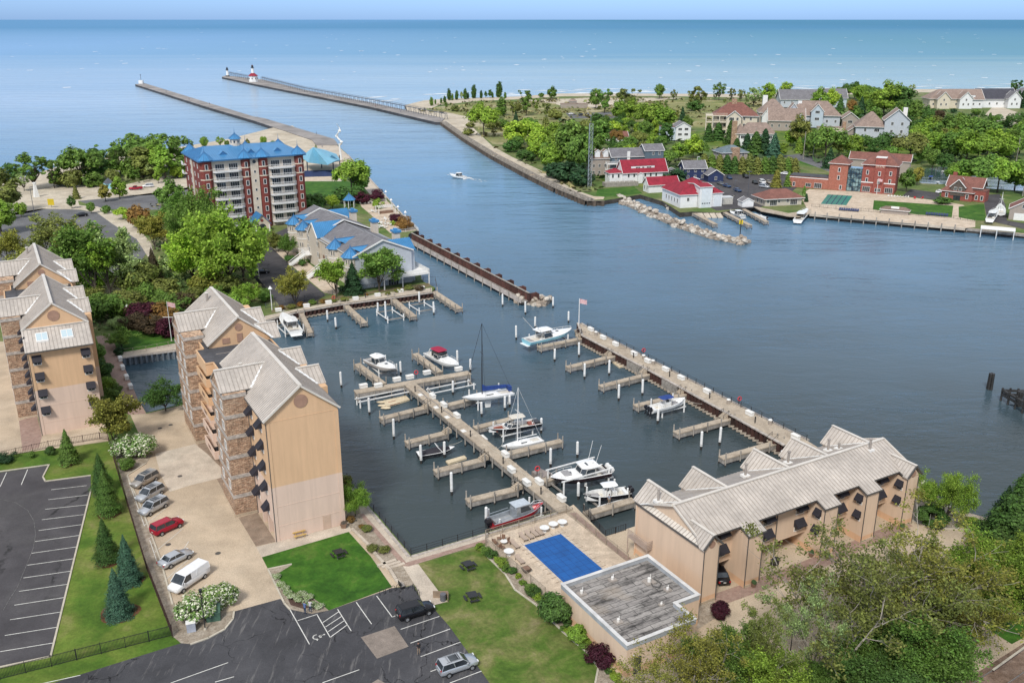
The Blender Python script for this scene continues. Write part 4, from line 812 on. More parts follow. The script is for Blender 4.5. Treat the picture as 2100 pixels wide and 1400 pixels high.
# ---------------------------------------------------------------- grey row houses with blue turrets
q=G(725,525.7,11);RO=q;t=thing('row_house_block','long row of pale grey townhouses with grey shingles and blue turret roofs','row houses',(q[0],q[1],0),rad(30))
L_,W=56,16.6;ze=11.0;zr=14.5
w_=MB();w_.box(0,0,-1,W,L_,ze)
for y in (0,L_):w_.add([(0,y,ze),(W,y,ze),(W/2,y,zr-.1)],[(0,1,2)])
obj('wall',w_,SD_GREY,t)
r=MB();secs=[(-.4,12.6,0),(12.6,29.0,-.35),(29.0,41.0,.25),(41.0,50.0,-.2),(50.0,56.4,.1)]
for y0,y1,dz in secs:
 zo=ze-.2+dz;zt=zr+dz
 roofp(r,[(-.5,y0,zo),(W/2,y0,zt),(W/2,y1,zt),(-.5,y1,zo)],(1,0,0),0,.25);roofp(r,[(W/2,y0,zt),(W+.5,y0,zo),(W+.5,y1,zo),(W/2,y1,zt)],(1,0,0),0,.25)
 for s,x in ((1,-.5),(1,W+.5)):bar(r,(x,y0,zo),(W/2,y0,zt),.22,.34,2)
 bar(r,(W/2,y0,zt+.02),(W/2,y1,zt+.02),.3,.08,3);bar(r,(-.5,y0,zo-.12),(-.5,y1,zo-.12),.12,.2,2)
obj('roof',r,[SH_GREY,BLUES,TRIM,M('grey_ridge',(.28,.28,.29),.8,.1)],t)
fw=MB();fw.box(-.12,0,-1,0-.003,L_,ze-.2)
obj('facade',fw,siding('beige_clapboard',(.56,.50,.42)),t)
for yc in (1.9,13.5,41.3,50.7):
 b_=MB();b_.cyl((-.1,yc,1.0),(-.1,yc,ze-.35),2.1,n=8);bo=obj('turret',b_,SD_CREAM if 0 else bpy.data.materials['beige_clapboard'],t)
 bd=MB()
 for z in (4.6,7.9):bd.cyl((-.1,yc,z),(-.1,yc,z+.25),2.2,n=8)
 obj('turret_band',bd,TRIM,bo)
 for z in (6.2,9.4):
  for k in (3,4,5):a=2*math.pi*k/8;part('window',HW,bo,(-.1+1.98*math.cos(a),yc+1.98*math.sin(a),z),a+math.pi/2)
 turret(t,-.1,yc,2.7,ze-.4,2.5,8,.9)
 b_=MB();b_.add([(-.1,yc,ze+2.0),(2.6,yc-2.4,ze+.6),(5.8,yc,ze+2.1),(2.6,yc+2.4,ze+.6)],[(0,1,2),(0,2,3)],0);bar(b_,(-.1,yc,ze+2.05),(5.8,yc,ze+2.15),.2,.1,1);obj('roof_saddle',b_,[BLUEM,BLUES],t)
gb=MB();zt=14.6;yc=30.3;hh_=4.2
roofp(gb,[(-1.2,yc-hh_,ze-.1),(.6,yc-hh_,ze),(8.6,yc,zt),(-1.2,yc,zt)],(0,hh_,3.7),.55,.2,mr=1);roofp(gb,[(-1.2,yc,zt),(8.6,yc,zt),(.6,yc+hh_,ze),(-1.2,yc+hh_,ze-.1)],(0,hh_,-3.7),.55,.2,mr=1);bar(gb,(-1.2,yc-hh_,ze-.2),(-1.2,yc,zt-.1),.2,.3,2);bar(gb,(-1.2,yc+hh_,ze-.2),(-1.2,yc,zt-.1),.2,.3,2);obj('gable_roof',gb,[BLUEM,BLUES,TRIM],t)
gw_=MB();gw_.box(-1.0,yc-3.9,-1,-.123,yc+3.9,ze-.1);gw_.add([(-1.0,yc-3.9,ze-.1),(-1.0,yc+3.9,ze-.1),(-1.0,yc,zt-.3)],[(0,1,2)]);obj('gable_wall',gw_,bpy.data.materials['beige_clapboard'],t)
for y0,y1,xo in ((1.0,8.2,W),(50.5,56.0,W)):
 b_=MB();ym=(y0+y1)/2;roofp(b_,[(W-5.5,ym,13.2),(W+1.6,ym,13.2),(W+1.6,y0-.3,10.6),(W-.5,y0-.3,11)],(0,3.5,2.4),.5,.15,mr=1);roofp(b_,[(W-5.5,ym,13.2),(W-.5,y1+.3,11),(W+1.6,y1+.3,10.6),(W+1.6,ym,13.2)],(0,-3.5,2.4),.5,.15,mr=1);obj('gable_roof',b_,[BLUEM,BLUES],t)
 obj('back_bay',MB().box(W,y0,-1,W+1.3,y1,10.7),SD_GREY,t)
for yy in (4.5,8.2,18,22,26.5,34,38,45.5,54):
 for z in (9.2,6.0):part('window',HW,t,(-.12 if not 26.4<yy<34.2 else -1.0,yy,z),-math.pi/2)
for yy in (8.6,17.0,24.0,36.5):obj('front_door',MB().box(-.2,yy-.7,3.9,-.125,yy+.7,6.2),BROWND,t)
for xx,z,me in ((11.8,9.3,HWW),(11.8,5.7,SLD),(6.5,9.0,HW),(3.2,5.6,HW),(11.0,2.6,SLD)):part('window',me,t,(xx,0,z))
for yy in (6.6,22.5,39.8):
 b_=MB();b_.box(W-1.9,yy,9,W-.3,yy+2.2,14.4);bo=obj('chimney',b_,bpy.data.materials['beige_clapboard'],t);obj('chimney_cap',MB().box(W-2.2,yy-.3,14.4,W+.0,yy+2.5,15.0).box(W-1.7,yy+.4,15.0,W-.9,yy+1.2,15.5).box(W-1.5,yy+1.4,15.0,W-.9,yy+2.0,15.4),BLUEM,bo)
dk=MB();dk.box(6.5,-4.2,4.6,W+3.4,-.003,4.9);dk.box(W+.003,0,4.6,W+3.4,6,4.9)
for a,c in (((6.5,-4.1),(W+3.3,-4.1)),((W+3.3,-4.1),(W+3.3,6)),((6.55,-4.1),(6.55,0))):rail(dk,a,c,4.9,1.0,.35)
for x,y in ((6.7,-4),(12,-4),(W+3.2,-4),(W+3.2,1),(W+3.2,5.8)):dk.box(x-.12,y-.12,0,x+.12,y+.12,4.6)
obj('deck',dk,TRIM,t)
for ys,yt in ((15.5,19.5),(31.5,35.5)):
 b_=MB();n_=14;x0_,x1_=-7.4,-2.6
 for i in range(n_):x=x0_+(x1_-x0_)*i/n_;z=GZ+3.0*(i+1)/n_;b_.box(x,ys+1.2,z-.2,x+.36,ys+3.2,z)
 for yy in (ys+1.15,ys+3.25):bar(b_,(x0_,yy,GZ+1.0),(x1_,yy,GZ+4.0),.1,.14);bar(b_,(x0_,yy,GZ+.2),(x1_,yy,GZ+3.1),.16,.4)
 b_.box(-2.65,ys+1,4.5,-.13,ys+6,4.75)
 for a,c in (((-2.6,ys+3.3),(-2.6,ys+6)),((-2.6,ys+6),(-.2,ys+6))):rail(b_,a,c,4.75,1.0,.4)
 for y in (ys+3.4,ys+5.8):b_.box(-2.6,y-.12,0,-2.36,y+.12,4.5)
 obj('outside_stair',b_,TRIM,t)
# ---------------------------------------------------------------- north shore
HT_={}
t=T('boathouse','white coast guard boathouse with red hip roof and two tall white doors','boathouse',(1394.4,427),15)
vol(t,0,0,7.0,17,GZ,5.2,'hip',3.4,.5,SD_WHITE,SH_RED,wins=[('l',2.5+2.6*i,2.4,HWT) for i in range(5)]+[('f',3.2,3.2,SMW if 'SMW' in globals() else HW)])
vol(t,4.5,1.5,10,14,GZ,6.0,'hip',3.8,.5,SD_WHITE,SH_RED)
vol(t,7.2,-1.6,5.2,10,GZ,8.0,'gx',.6,.35,SD_WHITE,SH_RED);vol(t,12.8,-.6,4.4,8,GZ,5.4,'hip',1.6,.4,SD_WHITE,SH_RED)
obj('boat_door',MB().box(7.9,-1.68,GZ,11.8,-1.603,GZ+7.2),M('pale_door',(.62,.66,.68),.5,.05),t);obj('boat_door',MB().box(13.6,-.68,GZ,16.6,-.603,GZ+4.2),bpy.data.materials['pale_door'],t)
for i in range(4):obj('door_light',MB().box(8.2+.95*i,-1.71,GZ+1.5,8.8+.95*i,-1.683,GZ+1.9),GLASS,t)
for i in range(8):pass
b_=MB();[b_.dome((9.5+.0*i,4+.75*i,11.85),.16,.16,.2,6,3) for i in range(8)];b_.box(9.4,4,11.7,9.6,9.4,11.8);obj('ridge_vents',b_,TRIM,t)
t=T('boat_shed','small white shed with red gable roof beside the boathouse','shed',(1330,396),16)
vol(t,0,0,13.5,5.6,GZ,3.6,'gx',2.6,.5,SD_WHITE,SH_RED,wins=[('f',6.5,1.9,HWT),('l',1.6,1.9,HWT),('l',4.0,1.9,HWT)])
t=T('station_house','long white house with red roof, wide dormer and hipped left end','house',(1277.7,377),15)
vol(t,0,0,20.5,8,GZ+1.6,3.6,'gx',4.6,.6,SD_WHITE,SH_RED,wins=[('f',2.5+2.6*i,1.9,HWT) for i in range(6)])
vol(t,-6,1,6.4,5.5,GZ+1.6,3.2,'hip',1.6,.4,SD_WHITE,SH_RED,wins=[('f',1.5,1.8,HWT),('f',4.2,1.8,HWT),('l',2.5,1.8,HWT)])
vol(t,4,1.0,11,5,GZ+5.2,2.1,'flat',0,.4,SD_WHITE,SH_RED,wins=[('f',2.6,1.1,HW),('f',3.7,1.1,HW),('f',5.6,1.1,HW),('f',7.8,1.1,HW),('f',8.9,1.1,HW)])
vol(t,6.4,-1.5,2.2,1.5,GZ+1.6,2.6,'gy',.7,.2,SD_WHITE,SH_RED)
RAILW=M('grey_timber',(.33,.30,.26),.9,.2,1.5,fine=5)
t=T('timber_retaining_wall','grey timber retaining wall below the long red-roofed house','retaining wall',(1242,384),14)
b_=MB();b_.box(0,0,-.5,15,.35,GZ+1.9);b_.box(0,.35,-.5,14.9,4.5,GZ+1.6)
obj('timber_face',b_,RAILW,t)
for i in range(8):obj('fence_post',MB().box(.1+2.1*i,.05,GZ+1.9,.22+2.1*i,.17,GZ+2.8),TRIM,t)
t=T('dark_blue_house','dark slate-blue house with grey roof and white balconies behind the red-roofed house','house',(1262,366),12)
vol(t,0,6,16,9,GZ,9,'gx',3.2,.5,SD_SLATE,SH_GREY,wins=[('f',2,8.0,HW)]);vol(t,15.5,5,9,8,GZ,11.5,'gx',2.4,.4,SD_SLATE,SH_GREY,wins=[('f',4,10,HW),('f',7,10,HW)])
b_=MB()
for z in (GZ+3,GZ+6):b_.box(-3,3.2,z-.25,6,6-.003,z);rail(b_,(-3,3.3),(6,3.3),z,1.0,.5);rail(b_,(-3,3.3),(-3,6),z,1.0,.5)
for x in (-2.9,1.5,5.9):b_.box(x-.12,3.2,0,x+.12,3.44,GZ+6)
b_.box(7.2,5.6,GZ,8.6,5.99,GZ+11.2);obj('balcony',b_,TRIM,t)
vol(t,-9,9,11,9,GZ,8,'gx',3,.4,SD_TAUPE,SH_BROWN,wins=grid(11,9,2,4,2,HW));vol(t,-7,9.5,2.4,3,GZ+9.5,1.4,'gy',1,.2,SD_WHITE,SH_BROWN);vol(t,-3,9.5,2.4,3,GZ+9.5,1.4,'gy',1,.2,SD_WHITE,SH_BROWN)
t=T('navy_cottage','dark navy cottage half hidden by hedges behind the marina car park','house',(1403,370),8)
vol(t,0,0,10,8,GZ,5.5,'gx',2.8,.5,SD_NAVY,SH_GREY,wins=grid(10,8,2,3,2,HW,1.5,2.8));vol(t,9,-6,7,7,GZ,3.2,'gy',2.2,.4,SD_NAVY,SH_GREY,wins=[('f',3.5,1.6,HW)]);vol(t,-8,1,8,6,GZ,3,'gy',1.8,.4,SD_CREAM,SH_GREY)
t=T('slate_roofed_house','two-storey taupe house with blue-grey hip roof and a broad stone chimney','house',(1478,352),12)
vol(t,0,0,13,10,GZ+.5,8.4,'hip',2.8,.6,SD_TAUPE,SH_TEAL,wins=[('f',2,7,HWT),('f',10.8,7,HW),('f',10.8,3.6,HW),('l',2,7,HW),('l',5,7,HW),('l',8,7,HW),('l',5,3.6,HW)])
obj('chimney',MB().box(5,-.9,0,8.6,1.5,GZ+11),STONE,t);obj('belt_course',MB().box(-.1,-.1,GZ+4.6,13.1,-.003,GZ+4.9).box(-.1,0,GZ+4.6,-.003,10,GZ+4.9),TRIM,t)
t=T('glass_fronted_house','white house with tall glazed gable among the trees','house',(1385,290),5)
vol(t,0,0,9,9,GZ+2,6.5,'gy',2.6,.5,SD_WHITE,SH_GREY,wins=[('f',2.5,5,HWW),('f',6.3,5,HWW),('f',2.5,2,HWW),('f',6.3,2,HWW)]);vol(t,-8,1,8,8,GZ+2,6.2,'flat',0,.3,SD_PALE,SH_MAR,wins=[('f',3,4.5,HW)])
t=T('balconied_mansion','large cream mansion with maroon hip roof and stacked balconies','house',(1449,288),-10)
vol(t,3,4,20,14,GZ+2,9.4,'hip',5.6,.8,SD_CREAM,SH_MAR,wins=[('f',2+3*i,z,HW) for i in range(6) for z in (8,5)]);vol(t,9,1.5,6.5,6,GZ+2,9.2,'gy',2.6,.5,SD_CREAM,SH_MAR,wins=[('f',2,8,HWW),('f',4.7,8,HW),('f',3,4.8,HW)])
b_=MB();b_.box(-1,1.5,GZ+4.8,9,4,GZ+5.1);b_.box(-1,1.5,GZ+8.2,9,4,GZ+8.5);b_.box(-1,1.5,GZ+11.2,9,9,GZ+11.5);rail(b_,(-1,1.6),(9,1.6),GZ+11.5,1,.6);rail(b_,(-1,1.6),(9,1.6),GZ+8.5,1,.6)
for x in (-.8,2.2,5.4,8.8):b_.box(x-.2,1.5,GZ,x+.2,1.9,GZ+11.2)
obj('balcony',b_,SD_CREAM,t);obj('chimney',MB().box(11,10,GZ,13.4,12,GZ+18.5),STONE,t)
t=T('curved_roof_house','cream and grey house with long brown roof below the mansion','house',(1516,300),-4)
vol(t,0,0,17,8,GZ,6.2,'hip',5.0,.7,SD_WHITE,SH_TAN,wins=[('f',1.5+2.6*i,4.4,HWW) for i in range(6)]);vol(t,-2,1,5,7,GZ,6.0,'hip',4.4,.5,SD_CREAM,SH_TAN,wins=[('f',2.5,4.2,HWW)])
obj('chimney',MB().box(-4,.5,GZ,-1.6,2.5,GZ+12),STONE,t)
t=T('shingled_house','taupe shingled house with triangular white gables right of the cream mansion','house',(1575,268),-8)
vol(t,0,0,18,10,GZ+1,4.6,'gx',5.4,.6,SD_TAUPE,SH_TAN,wins=grid(18,10,1,5,2,HW));vol(t,13,-2,5,6,GZ+1,4.4,'gy',3.6,.5,SD_GREY,SH_TAN,wins=[('f',2.5,2,HW)]);vol(t,-4,8,14,12,GZ+4,4.6,'hip',6.4,.6,SD_TAUPE,SH_TAN);vol(t,10,7,6,6,GZ+5,4.2,'gy',4.2,.5,SD_GREY,SH_TAN,wins=[('f',3,2,HWW)]);vol(t,-3,4,3.6,5,GZ+5,2.4,'gy',2.6,.4,SD_WHITE,SH_TAN);obj('chimney',MB().box(-2,16,GZ,.4,18,GZ+16.5),TRIM,t)
t=T('hilltop_house','grey-roofed house with white chimney and double dormers, left of the twin-gabled one','house',(1640,262),-12)
vol(t,-6,0,26,13,GZ+2,4.6,'hip',7.0,.8,SD_GREY,SH_TAN,wins=grid(26,13,1,6,2,HW));vol(t,5,-3,6,7,GZ+2,7.2,'gy',3.4,.5,SD_PALE,SH_TAN,wins=[('f',3,6.5,HWW),('f',3,3,HWW)]);vol(t,21,-2,8,8,GZ+2,3.6,'gy',3.0,.5,SD_TAUPE,SH_TAN,wins=[('f',4,1.8,HWW)]);obj('chimney',MB().box(-1.6,5,GZ,.4,7,GZ+13.4),TRIM,t)
t=T('beach_house','grey low-roofed beach house against the lake, left part of the ridge','house',(1600,222),-3)
vol(t,0,0,24,14,GZ+2,4,'gx',5.4,.7,SD_GREY,SH_GREY,wins=grid(24,14,1,5,2,HW));vol(t,26,0,16,12,GZ+2,5,'gx',5,.7,SD_PALE,SH_GREY)
t=T('twin_gable_house','grey house with brown roof, big white front gable and tall chimney amid trees','house',(1772,288),-16)
vol(t,8,0,10.5,10,GZ,9.6,'gy',4.6,.6,SD_GREY,SH_TAN,wins=[('f',3.2,7.8,HW),('f',7.4,7.8,HW),('f',3.2,4.4,HW),('f',7.4,4.4,HW),('f',5.2,1.6,HWW)]);vol(t,-4,1,13,12,GZ,6.2,'hip',6.2,.7,SD_GREY,SH_TAN,wins=[('f',4,4.6,HW),('f',9,4.6,HWW),('f',5,1.6,HW)]);obj('chimney',MB().box(16.2,9,GZ,18,11,GZ+14.2),TRIM,t)
t=T('low_gabled_house','small taupe house with white gable trim left of the big-gabled house','house',(1735,284),-10)
vol(t,0,0,9,9,GZ,4,'gy',3.2,.7,SD_TAUPE,SH_TAN,wins=[('f',4.5,2,HWW)]);vol(t,-16,6,15,8,GZ+1,4.4,'flat',0,.4,SD_CREAM,SH_TAN,wins=grid(15,8,1,5,1,HWW));obj('chimney',MB().box(-1.5,8,GZ,.5,10,GZ+9),STONE,t)
for nm,lb,p,W_,rm_,wm_,g2 in (('lakeside_house','pinkish-roofed lakeside house farthest left in the row against the lake',(1905,222),24,SH_TAN,SD_CREAM,1),('lakeside_house','lakeside house with white dormer row in the middle of the row against the lake',(1950,222),20,SH_TAN,SD_WHITE,2),('lakeside_house','lakeside house with navy blue roof and white right gable',(2005,221),24,SH_DARK,SD_WHITE,3),('lakeside_house','pale grey-roofed lakeside house at the far right edge',(2080,218),34,SH_GREY,SD_GREY,4)):
 t=T(nm,lb,'house',p,-4+g2,0,'houses in a row against the lake')
 vol(t,0,0,W_,14,GZ+1,5,'gx' if g2 in (2,3) else 'hip',5.6,.8,wm_,rm_,wins=grid(W_,14,1,5,2,HW));vol(t,W_*.7 if g2 == 3 else 3,-5,8,7,GZ+1,5.6,'gy',4.0,.6,wm_ if g2 != 1 else SD_CREAM,rm_ if g2 != 3 else SH_GREY,wins=[('f',4,4.6,HW),('f',2.4,1.8,HW),('f',5.6,1.8,HW)])
 if g2 == 2:vol(t,6,1.0,9,5,GZ+5.5,2.6,'flat',0,.3,SD_WHITE,rm_,wins=[('f',2,1.3,HW),('f',4.5,1.3,HW),('f',7,1.3,HW)])
t=T('river_cottage','small brown-roofed cottage with porch below the trees near the lattice mast','house',(1240,292),8)
vol(t,0,0,14,8,GZ,3.2,'gx',2.6,.6,SD_WHITE,SH_MAR,wins=grid(14,8,1,4,2,HW));vol(t,-5,-1,6,6,GZ,2.8,'hip',1.6,.4,SD_WHITE,SH_GREY)
t=T('beach_pavilion','low tan beach pavilion with small roof lantern in the dunes','pavilion',(1150,222),0)
vol(t,0,0,22,8,GZ,3.2,'flat',0,.5,SD_TAUPE,SH_TAN);vol(t,7,2,6,4,GZ+3,2.4,'hip',1.8,.6,SD_TAUPE,SH_TAN)
t=T('marina_office','low beige building with brown hip roof on the dock behind the small boats','office',(1568.6,423.5),14)
vol(t,0,0,15.6,9,GZ,3.0,'hip',2.8,.9,SD_BEIGE,SH_MAR,wins=[('f',3.5,1.3,SLD),('f',12.2,1.3,SLD),('f',1.2,1.9,SMW if 'SMW' in globals() else HW),('f',5.9,1.9,HW),('f',9.6,1.9,HW),('l',3,1.4,HWT),('l',6,1.4,HWT)])
t=T('tool_shed','small white shed with grey gable roof by the boat ramps','shed',(1522,425),12)
vol(t,0,0,4.6,4,GZ,2.2,'gy',1.2,.2,SD_WHITE,SH_GREY)
t=T('equipment_trailer','flat-roofed white trailer beside the boathouse','trailer',(1470,420),10)
vol(t,0,0,6.5,3.4,GZ,2.6,'flat',0,.1,M('grimy_white',(.50,.48,.43),.7,.15,2),M('trailer_roof',(.55,.56,.56),.6,.1));obj('roof_unit',MB().box(1,1,GZ+2.85,2.4,2.2,GZ+3.3),TRIM,t)
t=T('brick_clubhouse','red brick clubhouse of two towers joined by a glass atrium, low wing on the left','clubhouse',(1696.5,389),-28)
vol(t,0,0,7.4,8,GZ,11.4,'hip',3.0,.7,BRICKO,SH_MAR,wins=[('f',4.0,8.6,HWT),('f',4.0,5.4,HWT),('f',5.2,1.4,HWT)])
vol(t,13.2,.3,13.2,11,GZ,11.8,'hip',5.2,.8,BRICKR,SH_MAR,wins=[('f',2.0,8.4,HWT),('f',11,8.4,HWT),('f',2.0,5.2,HWT),('f',11,5.2,HWT),('f',2.2,1.5,SLD),('f',11,1.5,SLD)])
vol(t,18.0,-.5,4.0,4,GZ,14.6,'flat',0,.2,BRICKR,TRIM,wins=[('f',2.0,8.2,HWT),('f',2.0,5.0,HWT),('f',2.0,1.5,HWW)]);
ga=MB();ga.box(7.4,1.2,GZ,13.2,6,GZ+9.6,0)
for i in range(6):ga.box(7.5+1.1*i,1.1,GZ,7.62+1.1*i,1.197,GZ+9.6,1)
for i in range(6):ga.box(7.4,1.1,GZ+1.8*i,13.2,1.195,GZ+1.8*i+.12,1)
m,n,b=newmat('blue_glass');n.links.new(ramp(n,noise(n,coords(n),.6,3),[(.4,(.02,.05,.08)),(.62,(.25,.36,.36))]),b.inputs['Base Color']);b.inputs['Roughness'].default_value=.12
obj('glass_atrium',ga,[m,BLACKM],t)
vol(t,-16,-.2,16,8,GZ,4.8,'flat',0,.2,BRICKO,MEMB,wins=[('f',2,1.4,HWT),('f',8,1.4,HWW),('f',12,1.4,SLD)])
bc=MB();bc.box(-16.1,-.32,GZ+3.9,13.0,-.203,GZ+4.2) if 0 else bc.box(-16.05,-.30,GZ+4.2,-.0,-.203,GZ+4.5);bc.box(13.15,.15,GZ+4.1,26.5,.297,GZ+4.5);obj('stone_band',bc,TRIM,t)
lt=MB()
def letters(txt,size,mat,parent,loc,rx,rz,depth=.06,name='lettering'):
 cu_=bpy.data.curves.new(name,'FONT');cu_.body=txt;cu_.size=size;cu_.extrude=depth;cu_.align_x='CENTER'
 tmp=bpy.data.objects.new('tmp',cu_);C.objects.link(tmp);bpy.context.view_layer.update();me=bpy.data.meshes.new_from_object(tmp.evaluated_get(bpy.context.evaluated_depsgraph_get()));bpy.data.objects.remove(tmp)
 me.materials.clear();me.materials.append(mat);o_=bpy.data.objects.new(name,me);C.objects.link(o_);o_.parent=parent;o_.location=loc;o_.rotation_euler=(rx,0,rz);return o_
letters('STATE',1.15,CREAM,t,(20.0,-.58,GZ+10.7),math.pi/2,0)
t=T('rear_wing','maroon-roofed rear house behind the right brick tower','house',(1800,368),-26);vol(t,-14,10,26,8,GZ,7.5,'gx',2.6,.5,SD_TAUPE,SH_MAR)
t=T('brick_lodge','small red brick lodge with maroon roof and shingled front gable','lodge',(1929,407.5),-38)
vol(t,0,0,11.5,7,GZ,3.6,'hip',3.6,.6,BRICKR,SH_MAR,wins=[('f',2,1.8,HWT),('f',9.6,1.8,HWT)]);vol(t,1,3,13,7,GZ,5.6,'gx',3.2,.5,M('dark_shakes',(.12,.095,.08),.9,.2,2),SH_MAR);vol(t,3.2,-.2,5.4,5,GZ+3.4,2.2,'gy',2.8,.4,bpy.data.materials['dark_shakes'],SH_MAR,wins=[('f',1.8,1.1,HW),('f',3.6,1.1,HW)])
vol(t,11.5,1.5,4.4,6,GZ,4.2,'flat',0,.2,BRICKR,SH_MAR,wins=[('f',1.2,1.6,HWT),('f',3.2,1.6,HWT)]);obj('chimney',MB().box(1.5,8,GZ,2.9,9.2,GZ+9.8),BRICKR,t)
obj('porch_opening',MB().box(4.6,-.1,GZ,7.2,-.003,GZ+2.8),GLASS,t)
t=T('garage_house','taupe gabled garage with white door at the right edge of the far quay','garage',(2067.4,450),-29)
vol(t,0,0,8.5,9,GZ,4.2,'gy',2.6,.4,SD_TAUPE,SH_MAR,wins=[('f',4.3,5.0,HW)]);obj('garage_door',MB().box(1.6,-.1,GZ,6.4,-.003,GZ+2.5),TRIM,t)
for o_ in list(sc.objects):
 k_={'balconied_mansion':1.25,'shingled_house':1.25,'hilltop_house':1.25,'beach_house':1.25,'twin_gable_house':1.3,'lakeside_house':1.25,'curved_roof_house':1.15}.get(o_.name.split('.')[0])
 if k_ and o_.type == 'EMPTY':o_.scale=(k_,)*3;o_.location.z=-GZ*(k_-1)
# ---------------------------------------------------------------- docks
def plank(name,c1,rz,w_=.28):
 m,n,b=newmat(name);v=coords(n,True,(1,1,1),rz);t=nd(n,'TexBrick');t.inputs['Scale'].default_value=1;t.inputs['Brick Width'].default_value=3.0;t.inputs['Row Height'].default_value=w_;t.inputs['Mortar Size'].default_value=.018
 t.inputs['Color1'].default_value=(*c1,1);t.inputs['Color2'].default_value=(*[x*1.15 for x in c1],1);t.inputs['Mortar'].default_value=(*[x*.55 for x in c1],1);n.links.new(v,t.inputs[0])
 c=mix(n,.5,t.outputs[0],ramp(n,noise(n,coords(n,True),.8,5,.7),[(.3,.6),(.7,1.15)]),'MULTIPLY');n.links.new(c,b.inputs['Base Color']);b.inputs['Roughness'].default_value=.9;return m
DECK=ground_mat('dock_concrete',[(.37,.30,.225),(.46,.385,.295),(.52,.445,.35)],.35,6,.15);SKIRT=M('grey_dock_skirt',(.30,.275,.245),.9,.22,.8,fine=8,streak=True,bmp=.2);PILE=M('weathered_pile',(.34,.31,.27),.9,.25,1.2,streak=True);PILED=M('wet_pile',(.03,.028,.025),.6,.2)
RUST=M('rusty_sheet_pile',(.055,.022,.016),.85,.35,.6,streak=True,bmp=.3);CAPC=M('pale_pile_cap',(.40,.34,.27),.9,.25,1.5);BOXW=M('dock_box_white',(.74,.73,.69),.55,.07,2)
def zt(xb,yb,yt,zb):
 q=G(xb,yb,zb);lo,hi=zb,66
 for _ in range(40):
  m_=(lo+hi)/2;zz=m_-CAMH;dep=q[1]*CP-zz*SP;up=q[1]*SP+zz*CP
  if 700-FOC*up/dep > yt:lo=m_
  else:hi=m_
 return lo
def dock(label,a,c,wd,z,name='dock',cat='dock',skirt=.75,pil=3.2,group=None,stub=True,edge=True):
 p,q=G(*a,z),G(*c,z);L=math.dist(p,q);A=math.atan2(q[1]-p[1],q[0]-p[0]);t=thing(name,label,cat,(p[0],p[1],0),A,group)
 obj('deck',MB().box(-.0,-wd/2,z-.22,L,wd/2,z),DECK,t)
 if skirt:obj('skirt',MB().box(.1,-wd/2+.06,z-.22-skirt,L-.1,wd/2-.06,z-.22),SKIRT,t)
 n_=max(2,int(L/pil)+1)
 for i in range(n_):
  x=.3+(L-.6)*i/(n_-1)
  for s in (-1,1):
   b_=MB();b_.cyl((x,s*(wd/2+.12),-2),(x,s*(wd/2+.12),.35),.13,n=7,mi=1);b_.cyl((x,s*(wd/2+.12),.35),(x,s*(wd/2+.12),z+(1.1 if stub and i in (0,n_-1) else (.75 if stub and s<0 else .0))),.12,n=7,mi=0);obj('pile',b_,[PILE,PILED],t)
 return t
Z8=lambda x,y:(680+x/2.8,620+y/2.8);ZE=lambda x,y:(1040+x/2.8,620+y/2.8);ZN=lambda x,y:(520+x/3.387,420+y/3.387)
MAIN=dock('long main marina dock running from the pool terrace out to the T-shaped end',(840,786),(1160,1046),2.3,2.1,'main_dock',stub=False)
dock('T-head cross dock at the outer end of the main dock',(728,803),(963,763),1.9,2.08,'cross_dock',stub=False)
FG='finger docks of the marina'
for a,c,l in (((780,857),(876,833),'first finger dock left of the main dock, nearest the cross dock and the tan float'),((832,906),(918,885),'second finger dock left of the main dock, beside the black-covered runabout'),((891,965),(993,940),'third finger dock left of the main dock, beside the pale raft'),((957,1025),(1061,1000),'fourth finger dock left of the main dock, nearest the red boat'),
 ((910,831),(985,813),'finger dock behind the blue-covered sailboat'),((973,876),(1050,857),'finger dock behind the open boat with red seats'),((1040,929),(1152,902),'long finger dock in front of the small sailboat'),((1112,985),(1150,973),'short finger dock behind the big white cruiser'),((1200,1052),(1300,1023),'finger dock where a man stands beside the centre console boat')):
 dock(l,a,c,1.35,1.45,'finger_dock',group=FG)
for a,c,l in (((732,745),(786,786),'dock arm left of the grey-white cruiser'),((851,724),(902,762),'dock arm left of the red-canopied cruiser')):dock(l,a,c,1.35,1.6,'finger_dock',group=FG)
for k,(a,c) in enumerate((((1104,711),(1206,690)),((1163,752),(1264,728)),((1231,791),(1338,764)),((1302,831),(1415,805)),((1385,886),(1503,855)),((1479,938),(1603,903)))):
 dock('%s finger dock off the outer breakwater walk, counting from its far tip' % ORD[k],a,c,1.35,1.45,'finger_dock',group=FG)
for a,c,wd,l in (((617,641),(636,681),1.3,'narrow finger dock beside the big white cruiser below the row houses'),((704,621),(747,661),1.5,'finger dock left of the empty boat lifts'),((801,609),(848,648),1.6,'finger dock between the two empty boat lifts'),((889,597),(942,632),1.7,'finger dock at the outer corner of the north quay')):
 dock(l,a,c,wd,1.5,'finger_dock',group=FG)
def corr(mb,a,c,z0_,z1_,amp=.28,pitch=1.1,mi=0):
 a=Vector(a);c=Vector(c);d=c-a;L=d.length;d.normalize();nrm=Vector((-d.y,d.x));n_=max(2,int(L/pitch*4));P_=[]
 for i in range(n_+1):
  k=i % 4;off=amp if k in (0,1) else -amp;q=a+d*L*i/n_+nrm*off;P_.append(q)
 v=[(p.x,p.y,z0_) for p in P_]+[(p.x,p.y,z1_) for p in P_];n1=len(P_);mb.add(v,[(i,i+1,n1+i+1,n1+i) for i in range(n1-1)],mi)
 return P_
